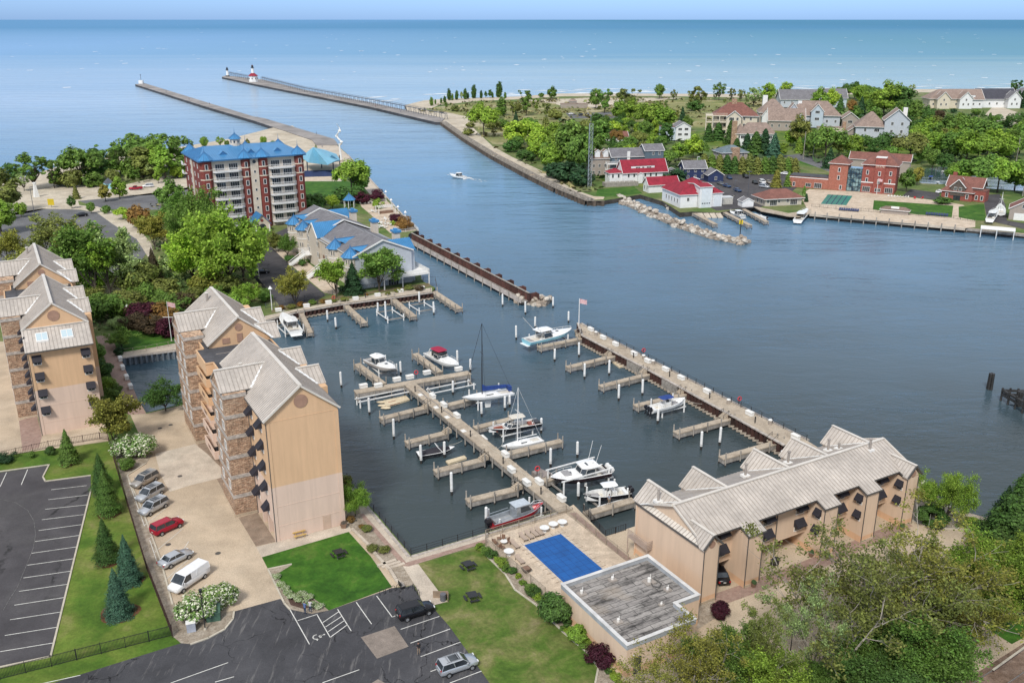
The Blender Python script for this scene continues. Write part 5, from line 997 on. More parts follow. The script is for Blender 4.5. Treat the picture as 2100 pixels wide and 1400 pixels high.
def pilewall(label,pts,z1=None,name='sheet_pile_wall',cap=.5,ledge=True,side=1,mat=None,amp=.28,pitch=1.1,capmat=None):
 z1=z1 or GZ;P_=[Vector(G(*p,z1)[:2]) for p in pts];t=thing(name,label,'seawall',(0,0,0));s_=MB();l_=MB();c_=MB()
 for a,c in zip(P_[:-1],P_[1:]):
  d=(c-a).normalized();nrm=Vector((-d.y,d.x))*side
  corr(s_,a+nrm*.35,c+nrm*.35,-3,z1-.12,amp,pitch)
  if ledge:
   Q_=corr(MB(),a+nrm*.55,c+nrm*.55,0,0,amp,pitch)
   for i in range(len(Q_)-1):
    p,q=Q_[i],Q_[i+1];n2=nrm*.3;l_.add([(p.x,p.y,.15),(q.x,q.y,.15),((q+n2).x,(q+n2).y,.15),((p+n2).x,(p+n2).y,.15),(p.x,p.y,.5),(q.x,q.y,.5),((q+n2).x,(q+n2).y,.5),((p+n2).x,(p+n2).y,.5)],[(4,5,6,7),(3,2,6,7),(0,3,7,4),(1,5,6,2)])
  m_=(a+c)/2+nrm*.35;L=(c-a).length
  c_.obox(m_.x,m_.y,z1-.14,L+.2,cap,.2,math.atan2(d.y,d.x))
 obj('steel_sheet',s_,mat or RUST,t);obj('cap',c_,capmat or STBAND,t)
 if ledge:obj('concrete_ledge',l_,CAPC,t)
 return t
BW=[(1190,664),(1655,903),(1612,918),(1198,689)];BP=px(BW,2.2)
t=thing('breakwater_walk','outer concrete walkway on a steel wall between marina and river','walkway',(0,0,0))
obj('walk_deck',MB().prism([tuple(p) for p in px([(1188,662),(1203,671),(1361,752),(1519,834),(1654,902),(1690,925),(1650,940),(1610,911),(1501,849),(1332,757),(1196,687)],2.2)],1.95,2.2),DECK,t)
obj('core',MB().prism(px([(1192,664),(1204,673),(1360,754),(1518,836),(1652,904),(1648,936),(1608,908),(1500,846),(1333,755),(1200,686)],2.2),-3,1.94),M('dark_core',(.03,.025,.02),.9),t)
pilewall('rusty corrugated steel wall below the inner edge of the breakwater walk',[(1611,911),(1501,849),(1332,757),(1197,687),(1188,662)],2.2,side=1)
pilewall('dark corrugated steel wall on the river side of the breakwater walk',[(1190,663),(1203,671),(1361,752),(1519,834),(1654,902)],2.2,side=1,ledge=False)
for a,c in (((1294,738),(1326,754)),((1366,776),(1398,793))):
 p,q=Vector(G(*a,2.0)[:2]),Vector(G(*c,2.0)[:2]);d=(q-p).normalized();nr=Vector((-d.y,d.x))*-1
 t=thing('timber_fender_panel','grey plank panel on the steel wall left of the %s stair of the breakwater walk' % ('third' if a[0] < 1350 else 'fourth'),'fender panel',(p.x+nr.x*1.0,p.y+nr.y*1.0,0),math.atan2(d.y,d.x));b_=MB()
 for k in range(7):b_.box(0,-.1,.35+.25*k,(q-p).length,.0,.35+.25*k+.22)
 obj('planks',b_,RAILW,t)
pilewall('dark seawall under the north quay below the row houses',[(886,599),(790,612),(697,624),(606,640),(543,657)],side=1)
pilewall('concrete-capped seawall west of the marina basin, under the long railing',[(843,1139),(706,977)],side=1,ledge=False,mat=SKIRT)
pilewall('seawall under the pool terrace beside the red boat',[(1160,1044),(1000,1091),(843,1138)],side=1,ledge=False,mat=SKIRT)
pilewall('grey seawall of the small basin between the two condominium towers',[(368,717),(246,733)],side=1,ledge=False,mat=M('grey_blue_wall',(.16,.19,.22),.8,.15,1))
pilewall('curved steel and timber river wall along the wooded north shore',[(1239,411),(1203,411),(1139,385),(1084,358),(1008,318),(951,283),(900,247)],2.2,side=1,ledge=False,mat=M('river_wall_steel',(.10,.075,.055),.9,.3,.4,streak=True),amp=.5,pitch=3.2,capmat=M('river_wall_cap',(.25,.21,.165),.9,.2,.4))
pilewall('steel river wall along the plaza and sun terrace',[(856,473),(828,445),(792,405),(752,361),(712,317)],2.0,side=-1,ledge=False)
b_=MB();WP=[Vector(G(x,y,2.2)[:2]) for x,y in [(1203,411),(1139,385),(1084,358),(1008,318),(951,283),(905,250)]];acc=0
t=thing('river_wall_ties','row of dark timber ties and pale blocks along the top of the north river wall','wall ties',(0,0,0))
for a,c in zip(WP[:-1],WP[1:]):
 d=(c-a);L=d.length;d.normalize();nr=Vector((d.y,-d.x));n_=int(L/3.4)
 for i in range(n_):
  p=a+d*(3.4*i+1.7)+nr*1.6;b_.obox(p.x,p.y,1.9,.5,3.0,.75,math.atan2(d.y,d.x))
  q=a+d*(3.4*i+1.7)+nr*.3;b_.obox(q.x,q.y,1.9,1.6,.5,.6,math.atan2(d.y,d.x))
 m_=(a+c)/2+nr*3.2;b_.obox(m_.x,m_.y,1.8,L,.5,.8,math.atan2(d.y,d.x))
b_o=obj('wall_ties',b_,PILE,t)
ST=Kind(thing('dock_steps','x','dock steps'));b_=MB()
for i in range(4):b_.box(.0+.32*i,-.7,1.4,.32+.32*i,.7,1.45+.16*(i+1))
obj('treads',b_,DECK,ST.root)
for s in (-1,1):
 b_=MB();b_.tube([(0,s*.68,1.5),(0,s*.68,2.2),(1.2,s*.68,2.9),(1.2,s*.68,2.1)],.035);obj('handrail',b_,BLACKM,ST.root)
a30=rad(30)
for k,(x,y) in enumerate(((870,834),(912,886),(987,941),(1055,1001))):
 q=G(x,y,1.5);ST.put((q[0]-.2,q[1]-.1,0),a30,'short flight of wooden steps joining the %s finger dock left of the main dock' % ORD[k],'dock steps')
for k,(x,y) in enumerate(((1193,693),(1252,731),(1325,767),(1402,808),(1490,858),(1590,907))):
 q=G(x,y-5,1.5);ST.put((q[0]-1.2,q[1]-.7,0),a30,'steps to the %s finger dock of the breakwater walk, counting from its tip' % ORD[k],'dock steps')
def wpile_mesh(h):
 b_=MB();b_.cyl((0,0,-2),(0,0,.7),.19,n=10,mi=1);b_.cyl((0,0,.7),(0,0,h-.15),.23,n=10,mi=0);b_.cyl((0,0,h-.15),(0,0,h),.23,.08,10,mi=0);b_.cyl((0,0,.95),(0,0,1.0),.24,n=10,mi=1);return b_.mesh('mooring_pile',[WHITE,PILED])
PM={}
PL=[Z8(*p)+(Z8(0,y2)[1],) for *p,y2 in [(27,150,88),(57,490,395),(398,415,340),(218,645,545),(358,785,672),(515,925,815),(648,890,795),(690,1105,980),(697,530,445),(723,350,280),(797,400,325),(862,655,570),(995,620,530),(1023,600,535),(1203,750,658),(1257,945,832),(1411,890,797),(1060,215,137),(1168,150,80),(1360,118,48),(1280,340,262),(1420,315,225),(1452,440,355),(1416,1130,1028),(1458,1075,990),(888,1275,1165)]]
PL += [ZE(*p)+(ZE(0,y2)[1],) for *p,y2 in [(585,420,332),(640,565,470),(776,535,440),(864,695,605),(1113,845,740),(1219,820,717),(1573,910,860)]]
PL += [ZN(*p)+(ZN(0,y2)[1],) for *p,y2 in [(515,812,728),(573,864,785),(865,757,680),(920,805,670),(1152,692,605),(1252,765,670),(1730,708,615),(1888,762,668),(2080,717,640)]]
PL += [(1059,692,669)][:0]
PL.sort(key=lambda p:-p[1])
near_={}
for i,(x,yb,yt) in enumerate(PL):
 q=G(x,yb,0);h=max(2.2,min(5.2,zt(x,yb,yt,0)));k=round(h*2)/2
 if k not in PM:PM[k]=wpile_mesh(k)
 o_=bpy.data.objects.new('mooring_pile',PM[k]);C.objects.link(o_);o_.location=q;o_.rotation_euler=(R.uniform(-.015,.015),R.uniform(-.015,.015),0)
 reg=('left of the main dock' if x < 940 and yb > 800 else 'around the cross dock' if x < 1000 and yb > 690 else 'beside the north quay' if x < 910 and yb < 700 else 'at the harbour mouth' if yb < 665 else 'between the main dock and the breakwater walk')
 near_.setdefault(reg,[]).append((x,o_))
for reg,L_ in near_.items():
 L_.sort(key=lambda e:e[0])
 for i,(x,o_) in enumerate(L_):tag(o_,ORD[i]+' white-sleeved mooring pile from the left '+reg,'mooring pile','mooring piles '+reg)
def dbox(w_,d_,h_):
 b_=MB();b_.box(-w_/2,-d_/2,.05,w_/2,d_/2,h_*.75);return b_
BOXK=thing('dock_box','x','dock box');obj('box_body',dbox(1.5,.75,.85),BOXW,BOXK)
b_=MB();b_.loft([[(-.8,-.42,.64),(.8,-.42,.64),(.8,.42,.64),(-.8,.42,.64)],[(-.8,-.42,.78),(.8,-.42,.78),(.8,.42,.78),(-.8,.42,.78)],[(-.7,-.25,.9),(.7,-.25,.9),(.7,.25,.9),(-.7,.25,.9)]]);obj('lid',b_,BOXW,BOXK);BK=Kind(BOXK)
def putall(kind,lst,conv,z,rz,fmt,group,lo=0):
 for i,p in enumerate(lst):
  q=G(*(conv(*p[:2]) if conv else p[:2]),z);kind.put((q[0],q[1],z),p[2] if len(p) > 2 else rz,fmt(i),group)
putall(BK,[(183,490),(268,487),(450,438),(375,452),(548,413),(729,392)],Z8,2.08,rad(30),lambda i:'%s white dock box from the left on the cross dock' % ORD[i],'dock boxes on the cross dock')
putall(BK,[(580,548),(645,598),(720,660),(998,883),(1033,972),(1120,1046),(1192,1040),(1320,1135)],Z8,2.1,rad(-60),lambda i:'%s white dock box along the main dock, counting from its outer end' % ORD[i],'dock boxes on the main dock')
putall(BK,[(480,163),(551,210),(622,248),(729,303),(807,345),(909,393),(999,442),(1147,520),(1392,647),(1655,782)],ZE,2.2,rad(-60),lambda i:'%s white dock box along the breakwater walk, counting from its tip' % ORD[i],'dock boxes on the breakwater walk')
putall(BK,[(173,740),(368,710),(521,687),(709,660),(861,635),(1020,607),(1168,587)],ZN,GZ+.02,rad(22),lambda i:'%s white dock box from the left along the north quay' % ORD[i],'dock boxes on the north quay')
putall(BK,[(247,739),(252,757),(260,777),(268,796)],None,GZ+.02,rad(-60),lambda i:'%s white dock box down the brick walk beside the small basin' % ORD[i],'dock boxes beside the small basin')
def smat(i):return 'small pale mat lying on the main dock, %s from its outer end' % ORD[i]
MT=thing('deck_mat','x','mat');obj('mat_surface',MB().box(-.55,-.4,0,.55,.4,.03),BOXW,MT);MK=Kind(MT)
putall(MK,[(510,530),(600,602),(663,658),(757,737)],Z8,2.11,rad(-60),smat,'mats on the main dock')
BL=thing('dock_light','x','dock light');obj('post',MB().box(-.09,-.09,0,.09,.09,.95),BLACKM,BL);obj('lamp_head',MB().box(-.12,-.12,.95,.12,.12,1.15),BLACKM,BL);LK=Kind(BL)
putall(LK,[(480,512),(632,632),(797,770),(985,925),(1202,1100)],Z8,2.11,0,lambda i:'short black bollard light on the main dock, %s from its outer end' % ORD[i],'bollard lights on the main dock')
putall(LK,[(425,180),(725,318),(932,427),(1162,550),(1423,690)],ZE,2.2,0,lambda i:'short black bollard light on the breakwater walk, %s from its tip' % ORD[i],'bollard lights on the breakwater walk')
putall(LK,[(447,695),(778,645),(1095,592)],ZN,GZ,0,lambda i:'short black bollard light on the north quay, %s from the left' % ORD[i],'bollard lights on the north quay')
BN=thing('litter_bin','x','litter bin');obj('bin_body',MB().cyl((0,0,0),(0,0,.85),.32,.36,12),M('bin_tan',(.35,.30,.25),.8),BN);obj('lid',MB().cyl((0,0,.85),(0,0,1.0),.4,.3,12),BOXW,BN);NK=Kind(BN)
putall(NK,[(783,325),(837,355),(1270,582),(1509,700),(510,190)],ZE,2.2,0,lambda i:'%s litter bin standing on the breakwater walk' % ['grey-blue','round pale','round tan middle','blue-lidded near','outermost round'][i],'litter bins on the breakwater walk')
RDM=M('signal_red',(.55,.03,.04),.5,.08);LR=thing('life_ring_stand','x','life ring');obj('post',MB().box(-.05,-.05,0,.05,.05,1.5),BLACKM,LR);b_=MB()
b_.tube([(.38*math.cos(rad(a)),-.12,1.25+.38*math.sin(rad(a))) for a in range(0,361,30)],.09,6);obj('ring',b_,RDM,LR);RK=Kind(LR)
for p,l in ((ZE(781,303),'red life ring on its post beside the fifth white box of the breakwater walk'),(ZE(1330,585),'red life ring on its post near the shore half of the breakwater walk'),(Z8(486,432),'red life ring on its post where main dock meets cross dock'),(ZN(556,665),'red life ring on its post on the north quay'),(Z8(1180,990),'red life ring by the platform behind the big white cruiser')):
 q=G(*p,2.15);RK.put((q[0],q[1],2.1 if p[1]>650 else GZ),rad(20),l,'life rings')
# ---------------------------------------------------------------- fences and railings
def fence(name,label,pts,h,post=2.4,pick=.14,rails=(.1,.92),z=GZ,pr=.04,mat=None,cat='fence',mesh=False,thick=.018,group=None,wire=False):
 mat=mat or BLACKM;P_=[Vector(G(*p,z)[:2]) for p in pts];t=thing(name,label,cat,(P_[0].x,P_[0].y,z),0,group);o=P_[0]
 pm=MB().box(-pr,-pr,0,pr,pr,h*1.04).mesh('post',[mat]);pan=MB()
 for a,c in zip(P_[:-1],P_[1:]):
  d=c-a;L=d.length;A=math.atan2(d.y,d.x);d.normalize();n_=max(1,round(L/post))
  for i in range(n_+1):
   p=a+d*L*i/n_-o;part('post',pm,t,(p.x,p.y,0),A)
  for r_ in rails:m_=(a+c)/2-o;pan.obox(m_.x,m_.y,h*r_-.02,L,.04,.045,A)
  if pick:
   k=int(L/pick)
   for i in range(k):p=a+d*(i+.5)*pick-o;pan.obox(p.x,p.y,h*.08,thick*2,thick*2,h*.92,A)
  if wire:
   for r_ in [x/10 for x in range(1,10)]:m_=(a+c)/2-o;pan.obox(m_.x,m_.y,h*r_,L,.012,.012,A)
   k=int(L/.3)
   for i in range(k):p=a+d*(i+.5)*.3-o;pan.obox(p.x,p.y,0,.012,.012,h,A)
 obj('fence_panel',pan,mat,t);return t
BRF=M('rust_brown_fence',(.055,.025,.02),.8,.15)
fence('metal_fence','black picket fence across the grass at the bottom left corner',[(-120,1425),(0,1393),(354,1303)],1.5)
t=fence('metal_fence','tall dark fence running down between the lawn with conifers and the rock bed',[(354,1306),(300,1165),(228,925),(222,902)],1.5,pick=.11,mat=BRF)
fence('metal_fence','thin brown fence in front of the left condominium tower',[(-60,948),(0,940),(100,918),(205,900),(222,902)],1.3,pick=.25,mat=BRF)
fence('quay_railing','black railing along the seawall west of the marina and round its corner',[(712,983),(843,1139),(1000,1092)],1.1,2.2,0,(.35,.65,1.0))
fence('quay_railing','black railing on the breakwater walk facing the river',[(1204,671.5),(1361,752.5),(1519,834.5),(1654,902.5)],1.05,2.6,0,(.35,.65,1.0),2.2)
fence('quay_railing','black railing at the corner of the basin behind the left end of the tan townhouses',[(1196,1046),(1241,1100),(1283,1087)],1.05,2.0,.3,(.1,1.0))
CHN=M('chainlink_tan',(.30,.25,.19),.6,.1)
fence('pool_fence','tan mesh fence round the water side of the pool deck',[(996,1118),(996,1103),(1161,1052),(1288,1153)],1.3,2.6,0,(.02,1.0),wire=True,mat=CHN)
fence('pool_fence','tan mesh fence between the pool deck and the garden bed',[(996,1118),(1060,1172),(1118,1222)],1.3,2.6,0,(.02,1.0),wire=True,mat=CHN)
fence('metal_fence','grey picket fence in front of the row houses along the north quay',[(545,632),(606,620),(700,600),(790,588),(868,577),(893,576),(896,594)],1.3,3.0,.35,(.1,.95),mat=M('slate_fence',(.10,.11,.13),.7))
fence('metal_fence','dark fence along the small car park by the row houses',[(500,545),(548,603),(558,622)],1.6,3,.2,mat=BLACKM)
fence('metal_fence','pale fence along the brick club pool and lawn',[(1664,424),(1765,433),(1955,448),(1998,455)],1.1,3.0,.6,(.1,1.0),mat=BLACKM)
fence('metal_fence','brown fence round the grey basin terrace by the flagpole',[(246,727),(300,719),(368,706)],1.1,2.4,0,(.4,1.0),mat=CHN)
fence('dock_railing','white railing of the sun terrace by the river',[(805,478),(858,474),(830,446)],1.1,2,.5,(.1,1.0),mat=TRIM)
t=T('board_fence','dark brown board fence at the bottom right corner above the railway','fence',(2036,1377),0)
p,q=Vector(G(2036,1377)),Vector(G(2200,1258));d=q-p;t.rotation_euler[2]=math.atan2(d.y,d.x);b_=MB();b_.box(0,-.05,0,d.length,.05,2.0)
for i in range(int(d.length/.3)):b_.box(i*.3,-.08,0,i*.3+.26,-.05,2.05)
obj('boards',b_,M('brown_boards',(.085,.045,.035),.85,.25,1.5,streak=True),t);obj('top_rail',MB().box(-.05,-.12,2.05,d.length,.1,2.15),KERB,t)
for k,(a,c) in enumerate((((1990,1405),(2100,1332)),((2040,1420),(2150,1345)))):
 p,q=Vector(G(*a)),Vector(G(*c));d=(q-p);A=math.atan2(d.y,d.x);t=thing('railway_rail','steel railway rail %s the board fence at the bottom right' % ('nearer' if k == 0 else 'farther from'),'rail',(p.x-d.x,p.y-d.y,GZ+.03),A,'railway rails');obj('rail_head',MB().box(-3,-.04,0,60,.04,.16),M('rail_steel',(.35,.32,.30),.4,.1,metal=.6) if 'rail_steel' not in bpy.data.materials else bpy.data.materials['rail_steel'],t)
# ---------------------------------------------------------------- wall pier with white walkway beside the channel
p,q=Vector(G(838,482,2.6)),Vector(G(1078,607,2.6));d=q-p;A=math.atan2(d.y,d.x);L=d.length
t=thing('wall_pier','straight pier with brown steel wall and pale walkway, reaching into the river','pier',(p.x,p.y,0),A)
b_=MB();corr(b_,(0,1.0),(L,1.0),-3,3.2,.2,1.2);obj('steel_wall',b_,M('brown_steel',(.10,.042,.034),.8,.3,.6,streak=True,bmp=.3),t);obj('wall_cap',MB().box(0,.75,3.2,L,1.25,3.35),PILE,t)
obj('walkway',MB().box(0,-1.4,1.0,L,.75,1.2),SKIRT,t);obj('side_panel',MB().box(0,-1.5,.9,L,-1.4,2.1),M('pale_panel',(.52,.46,.42),.8,.12,1),t)
for i in range(16):x=1+(L-2)*i/15;obj('pile',MB().cyl((x,-1.62,-2),(x,-1.62,2.4),.14,n=7),PILE,t)
for i in range(12):x=3+(L-4)*i/11;obj('buttress',MB().box(x,1.25,-1,x+.35,3.6,2.9).box(x,3.3,-1,x+1.8,3.6,3.0),bpy.data.materials['brown_steel'],t)
# ---------------------------------------------------------------- far piers and lighthouses
PIERC=M('pier_concrete',(.30,.275,.255),.9,.2,.05,world=True);PIERS=M('pier_side',(.045,.045,.05),.8,.3,.1,world=True)
def pier(name,label,pts,z):
 t=thing(name,label,'pier',(0,0,0));obj('pier_wall',MB().prism(px(pts,z),-4,z-.25,0),PIERS,t);obj('pier_deck',MB().prism(px(pts,z),z-.24,z,0),PIERC,t);return t
pier('south_pier','long low grey pier from the left beach ending at a small white beacon',[(277,173),(427,220),(520,247),(640,287),(648,297),(694,297),(685,285),(543,243),(520,239),(427,211),(297,171)],2.2)
pier('north_pier','long curved pier with a raised catwalk leading to two lighthouses',[(455,158),(520,172),(627,193),(760,219),(893,250),(905,250),(912,243),(760,210),(627,185),(537,163),(463,155)],2.2)
CA=[G(x,y,2.2) for x,y in ((470,155.5),(510,163.5),(537,166),(627,189),(760,214),(915,245))]
t=thing('catwalk','raised black steel catwalk on trestles along the north pier','catwalk',(0,0,0));tr=MB();dk=MB();LM=M('catwalk_steel',(.09,.10,.12),.6,.1)
for i,(a,c) in enumerate(zip(CA[:-1],CA[1:])):
 if i == 1:continue
 a,c=Vector(a),Vector(c);d=c-a;L=d.length;d.normalize();nr=Vector((-d.y,d.x,0))
 for s in (-.7,.7):bar(dk,a+nr*s+Vector((0,0,4.0)),c+nr*s+Vector((0,0,4.0)),.25,.3);bar(dk,a+nr*s+Vector((0,0,5.1)),c+nr*s+Vector((0,0,5.1)),.1,.12)
 n_=int(L/9)
 for k in range(n_+1):
  p=a+d*L*k/n_;
  for s in (-1,1):tr.cyl(p+nr*s*1.2,p+nr*s*.7+Vector((0,0,4.0)),.14,n=5);tr.cyl(p+nr*s*.7+Vector((0,0,4)),p+nr*s*.7+Vector((0,0,5.1)),.06,n=4)
  tr.cyl(p+nr*1.1+Vector((0,0,.5)),p-nr*.8+Vector((0,0,3.8)),.07,n=4);tr.cyl(p-nr*1.1+Vector((0,0,.5)),p+nr*.8+Vector((0,0,3.8)),.07,n=4)
obj('walkway',dk,LM,t);obj('trestle',tr,LM,t)
def lighthouse(label,p,hh,base):
 q=G(*p,2.2);t=thing('lighthouse',label,'lighthouse',(q[0],q[1],2.2))
 if base:
  b_=MB();b_.cyl((0,0,0),(0,0,6.5),5.2,5.0,8);obj('keeper_house',b_,WHITE,t);obj('house_roof',MB().cyl((0,0,6.5),(0,0,9.6),6.0,2.0,8),SH_RED,t);s=7.5
  for k in range(8):obj('window',MB().obox(5.0*math.cos(rad(45*k)),5.0*math.sin(rad(45*k)),3.0,.5,.9,1.6,rad(45*k)),GLASS,t)
  obj('tower',MB().cyl((0,0,s),(0,0,15.2),1.75,1.55,12),WHITE,t)
 else:obj('tower',MB().cyl((0,0,0),(0,0,7.6),1.9,1.25,12),WHITE,t);obj('base_ring',MB().cyl((0,0,0),(0,0,1.2),2.4,2.4,12),BLACKM,t);s=0
 z=15.2 if base else 7.6;ga_=MB();ga_.cyl((0,0,z),(0,0,z+.3),2.2,n=12);rr_=[(2.1*math.cos(rad(a)),2.1*math.sin(rad(a)),z+1.1) for a in range(0,361,30)];ga_.tube(rr_,.06,4);obj('gallery',ga_,BLACKM,t)
 lo_=MB();lo_.cyl((0,0,z+.3),(0,0,z+2.4),1.15,n=8);obj('lantern',lo_,BLACKM,t);lo_=MB();lo_.cyl((0,0,z+2.4),(0,0,z+3.5),1.5,.15,8);lo_.cyl((0,0,z+3.4),(0,0,z+4.4),.12,n=5);obj('lantern_roof',lo_,BLACKM if not base else bpy.data.materials['brown_steel'],t)
 return t
lighthouse('white inner lighthouse with red-roofed octagonal base on the north pier',(520,168),17,True);lighthouse('small round white outer lighthouse at the tip of the north pier',(467,157),9,False)
q=G(290,172,2.2);t=thing('pier_beacon','white square base with thin beacon mast at the tip of the left pier','beacon',(q[0],q[1],2.2));obj('base',MB().box(-2.2,-2.2,0,2.2,2.2,3.6),WHITE,t);obj('mast',MB().cyl((0,0,3.6),(0,0,9),.2,n=6),LM,t);obj('lamp',MB().cyl((0,0,9),(0,0,9.9),.5,n=8),LM,t)
# ---------------------------------------------------------------- boats: x runs from stern (0) to bow (L), z = 0 at the keel
GEL=M('gelcoat_white',(.78,.78,.76),.25,.04,1,spec=.6);GELG=M('gelcoat_grey',(.50,.47,.44),.3,.05,1);TINT=M('boat_glass',(.03,.04,.05),.1,.1,1,spec=.8);NONSK=M('boat_deck_cream',(.62,.58,.50),.7,.08,2)
DKB=M('hull_black',(.02,.02,.025),.25,.05,1);HBL=M('hull_light_blue',(.24,.50,.60),.3,.05,1);HRD=M('hull_red',(.42,.02,.03),.35,.06,1);ALU=M('bare_aluminium',(.42,.45,.48),.35,.1,2,.6);NAVY=M('navy_canvas',(.015,.05,.22),.85,.12,2);CRIM=M('crimson_canvas',(.33,.012,.05),.85,.1,2);SEATR=M('brown_red_seat',(.30,.09,.06),.7,.1);SEATG=M('grey_cushion',(.30,.29,.29),.8,.1);BOTT=M('bottom_paint_blue',(.05,.09,.16),.6,.1)
def hull(L,B,H,mats,sheer=.3,bottom=True,n=12,fine=.55,name='hull',parent=None,plumb=.12):
 """lofted V hull; mats = [lower, topsides, deck edge]"""
 def half(u):return B/2*(1-max(0,(u-fine)/(1-fine))**2.2) if u > fine else B/2*(.90+.10*u/fine)
 rings=[]
 for i in range(n+1):
  u=i/n;hb=max(half(u),.02);sh=H+sheer*u*u;kz=0 if u < .6 else H*.75*((u-.6)/.4)**2.4;x=u*L*(1-0) ;rk=plumb*L*max(0,(u-.55)/.45)
  ch=kz+(sh-kz)*.38
  rings.append([(x-rk,0,kz),(x-rk*.6,hb*.80,ch),(x-rk*.25,hb*.93,kz+(sh-kz)*.62),(x,hb,sh),(x,hb*.93,sh+.03),(x,hb*.86,sh)])
 b_=MB();k=len(rings[0])
 for s in (1,-1):
  for j,mi in enumerate((0,1,1,2,2)):
   for i in range(n):
    q=[rings[i][j],rings[i+1][j],rings[i+1][j+1],rings[i][j+1]];q=[(p[0],p[1]*s,p[2]) for p in q]
    b_.add(q if s < 0 else q[::-1],[(0,1,2,3)],mi)
 tr_=[(p[0],p[1],p[2]) for p in rings[0][:4]]+[(p[0],-p[1],p[2]) for p in rings[0][3:0:-1]];b_.add(tr_,[tuple(range(len(tr_)))],1)
 h=obj(name,b_,mats,parent)
 return h,half,(lambda u:H+sheer*u*u)
def deckpoly(half,sh,L,u0,u1,f=.86,dz=0,n=8):
 L_=[(L*(u0+(u1-u0)*i/n),half(u0+(u1-u0)*i/n)*f,sh(u0+(u1-u0)*i/n)+dz) for i in range(n+1)];return L_+[(p[0],-p[1],p[2]) for p in L_[::-1]]
def shell(half,sh,L,u0,u1,zlo,mb,mi_floor=0,mi_side=1,f=.86):
 n=8;top=deckpoly(half,sh,L,u0,u1,f);fl=[(p[0],p[1]*.95,zlo) for p in top]
 mb.add(fl,[tuple(range(len(fl)))],mi_floor)
 k=len(top);mb.add(top+fl,[(i,(i+1)%k,k+(i+1)%k,k+i) for i in range(k)],mi_side)
def outboard(t,x,y,z,mat,s=1.0):
 b_=MB();b_.loft([[(x-.55*s,y-.2*s,z),(x-.05,y-.2*s,z),(x-.05,y+.2*s,z),(x-.55*s,y+.2*s,z)],[(x-.75*s,y-.24*s,z+.35*s),(x-.1,y-.24*s,z+.35*s),(x-.1,y+.24*s,z+.35*s),(x-.75*s,y+.24*s,z+.35*s)],[(x-.6*s,y-.16*s,z+.75*s),(x-.2,y-.16*s,z+.75*s),(x-.2,y+.16*s,z+.75*s),(x-.6*s,y+.16*s,z+.75*s)]]);b_.box(x-.45*s,y-.08,z-.9*s,x-.25*s,y+.08,z);b_.box(x-.7*s,y-.03,z-1.0*s,x-.2*s,y+.03,z-.75*s)
 o_=obj('outboard_motor',b_,mat,t);return o_
def cushion(t,x0,y0,z,x1,y1,h,mat,name='seat'):return obj(name,MB().box(x0,y0,z,x1,y1,z+h),mat,t)
def canopy(t,x0,x1,w_,z0_,z1_,mat,name='hardtop',thick=.12,legs=True,mats2=None,rr=.15):
 b_=MB();n=6;rings=[]
 for k in range(n+1):
  u=k/n;x=x0+(x1-x0)*u;ww=w_/2*(1-.18*abs(2*u-1)**3);rings.append([(x,-ww,z1_-rr*.6),(x,-ww*.5,z1_),(x,ww*.5,z1_),(x,ww,z1_-rr*.6),(x,ww*.5,z1_-thick),(x,-ww*.5,z1_-thick)])
 b_.loft(rings);o_=obj(name,b_,mat,t)
 if legs:
  l_=MB()
  for s in (-1,1):
   for xx,xd in ((x0+.25*(x1-x0),-.1),(x1-.25*(x1-x0),.15)):l_.cyl((xx+xd,s*w_*.36,z0_),(xx,s*w_*.40,z1_-rr*.6),.045,n=5)
  obj('top_frame',l_,FRAME,t)
 return o_
def wshield(t,x0,x1,w_,z0_,z1_,mat=None):
 b_=MB();P0=[(x0,-w_/2),(x1-.3,-w_/2),(x1+.35,-w_*.28),(x1+.35,w_*.28),(x1-.3,w_/2),(x0,w_/2)];k=len(P0);lo=[(p[0],p[1],z0_) for p in P0];hi=[(p[0]-.45 if p[0]>x0 else p[0]-.1,p[1]*.88,z1_) for p in P0]
 b_.add(lo+hi,[(i,i+1,k+i+1,k+i) for i in range(k-1)],0)
 for i in range(k-1):b_.cyl(hi[i],hi[i+1],.035,n=4,mi=1);b_.cyl(lo[i],hi[i],.03,n=4,mi=1)
 return obj('windscreen',b_,[mat or TINT,FRAME],t)
def boat_at(t,bow,stern,zk,flip=False):
 p,q=G(*stern,zk+1.2),G(*bow,zk+1.6);t.location=(p[0],p[1],zk);t.rotation_euler=(0,0,math.atan2(q[1]-p[1],q[0]-p[0]));return math.dist(p[:2],q[:2])
def blen(bow,stern,zk):return math.dist(G(*stern,zk+1.2)[:2],G(*bow,zk+1.6)[:2])
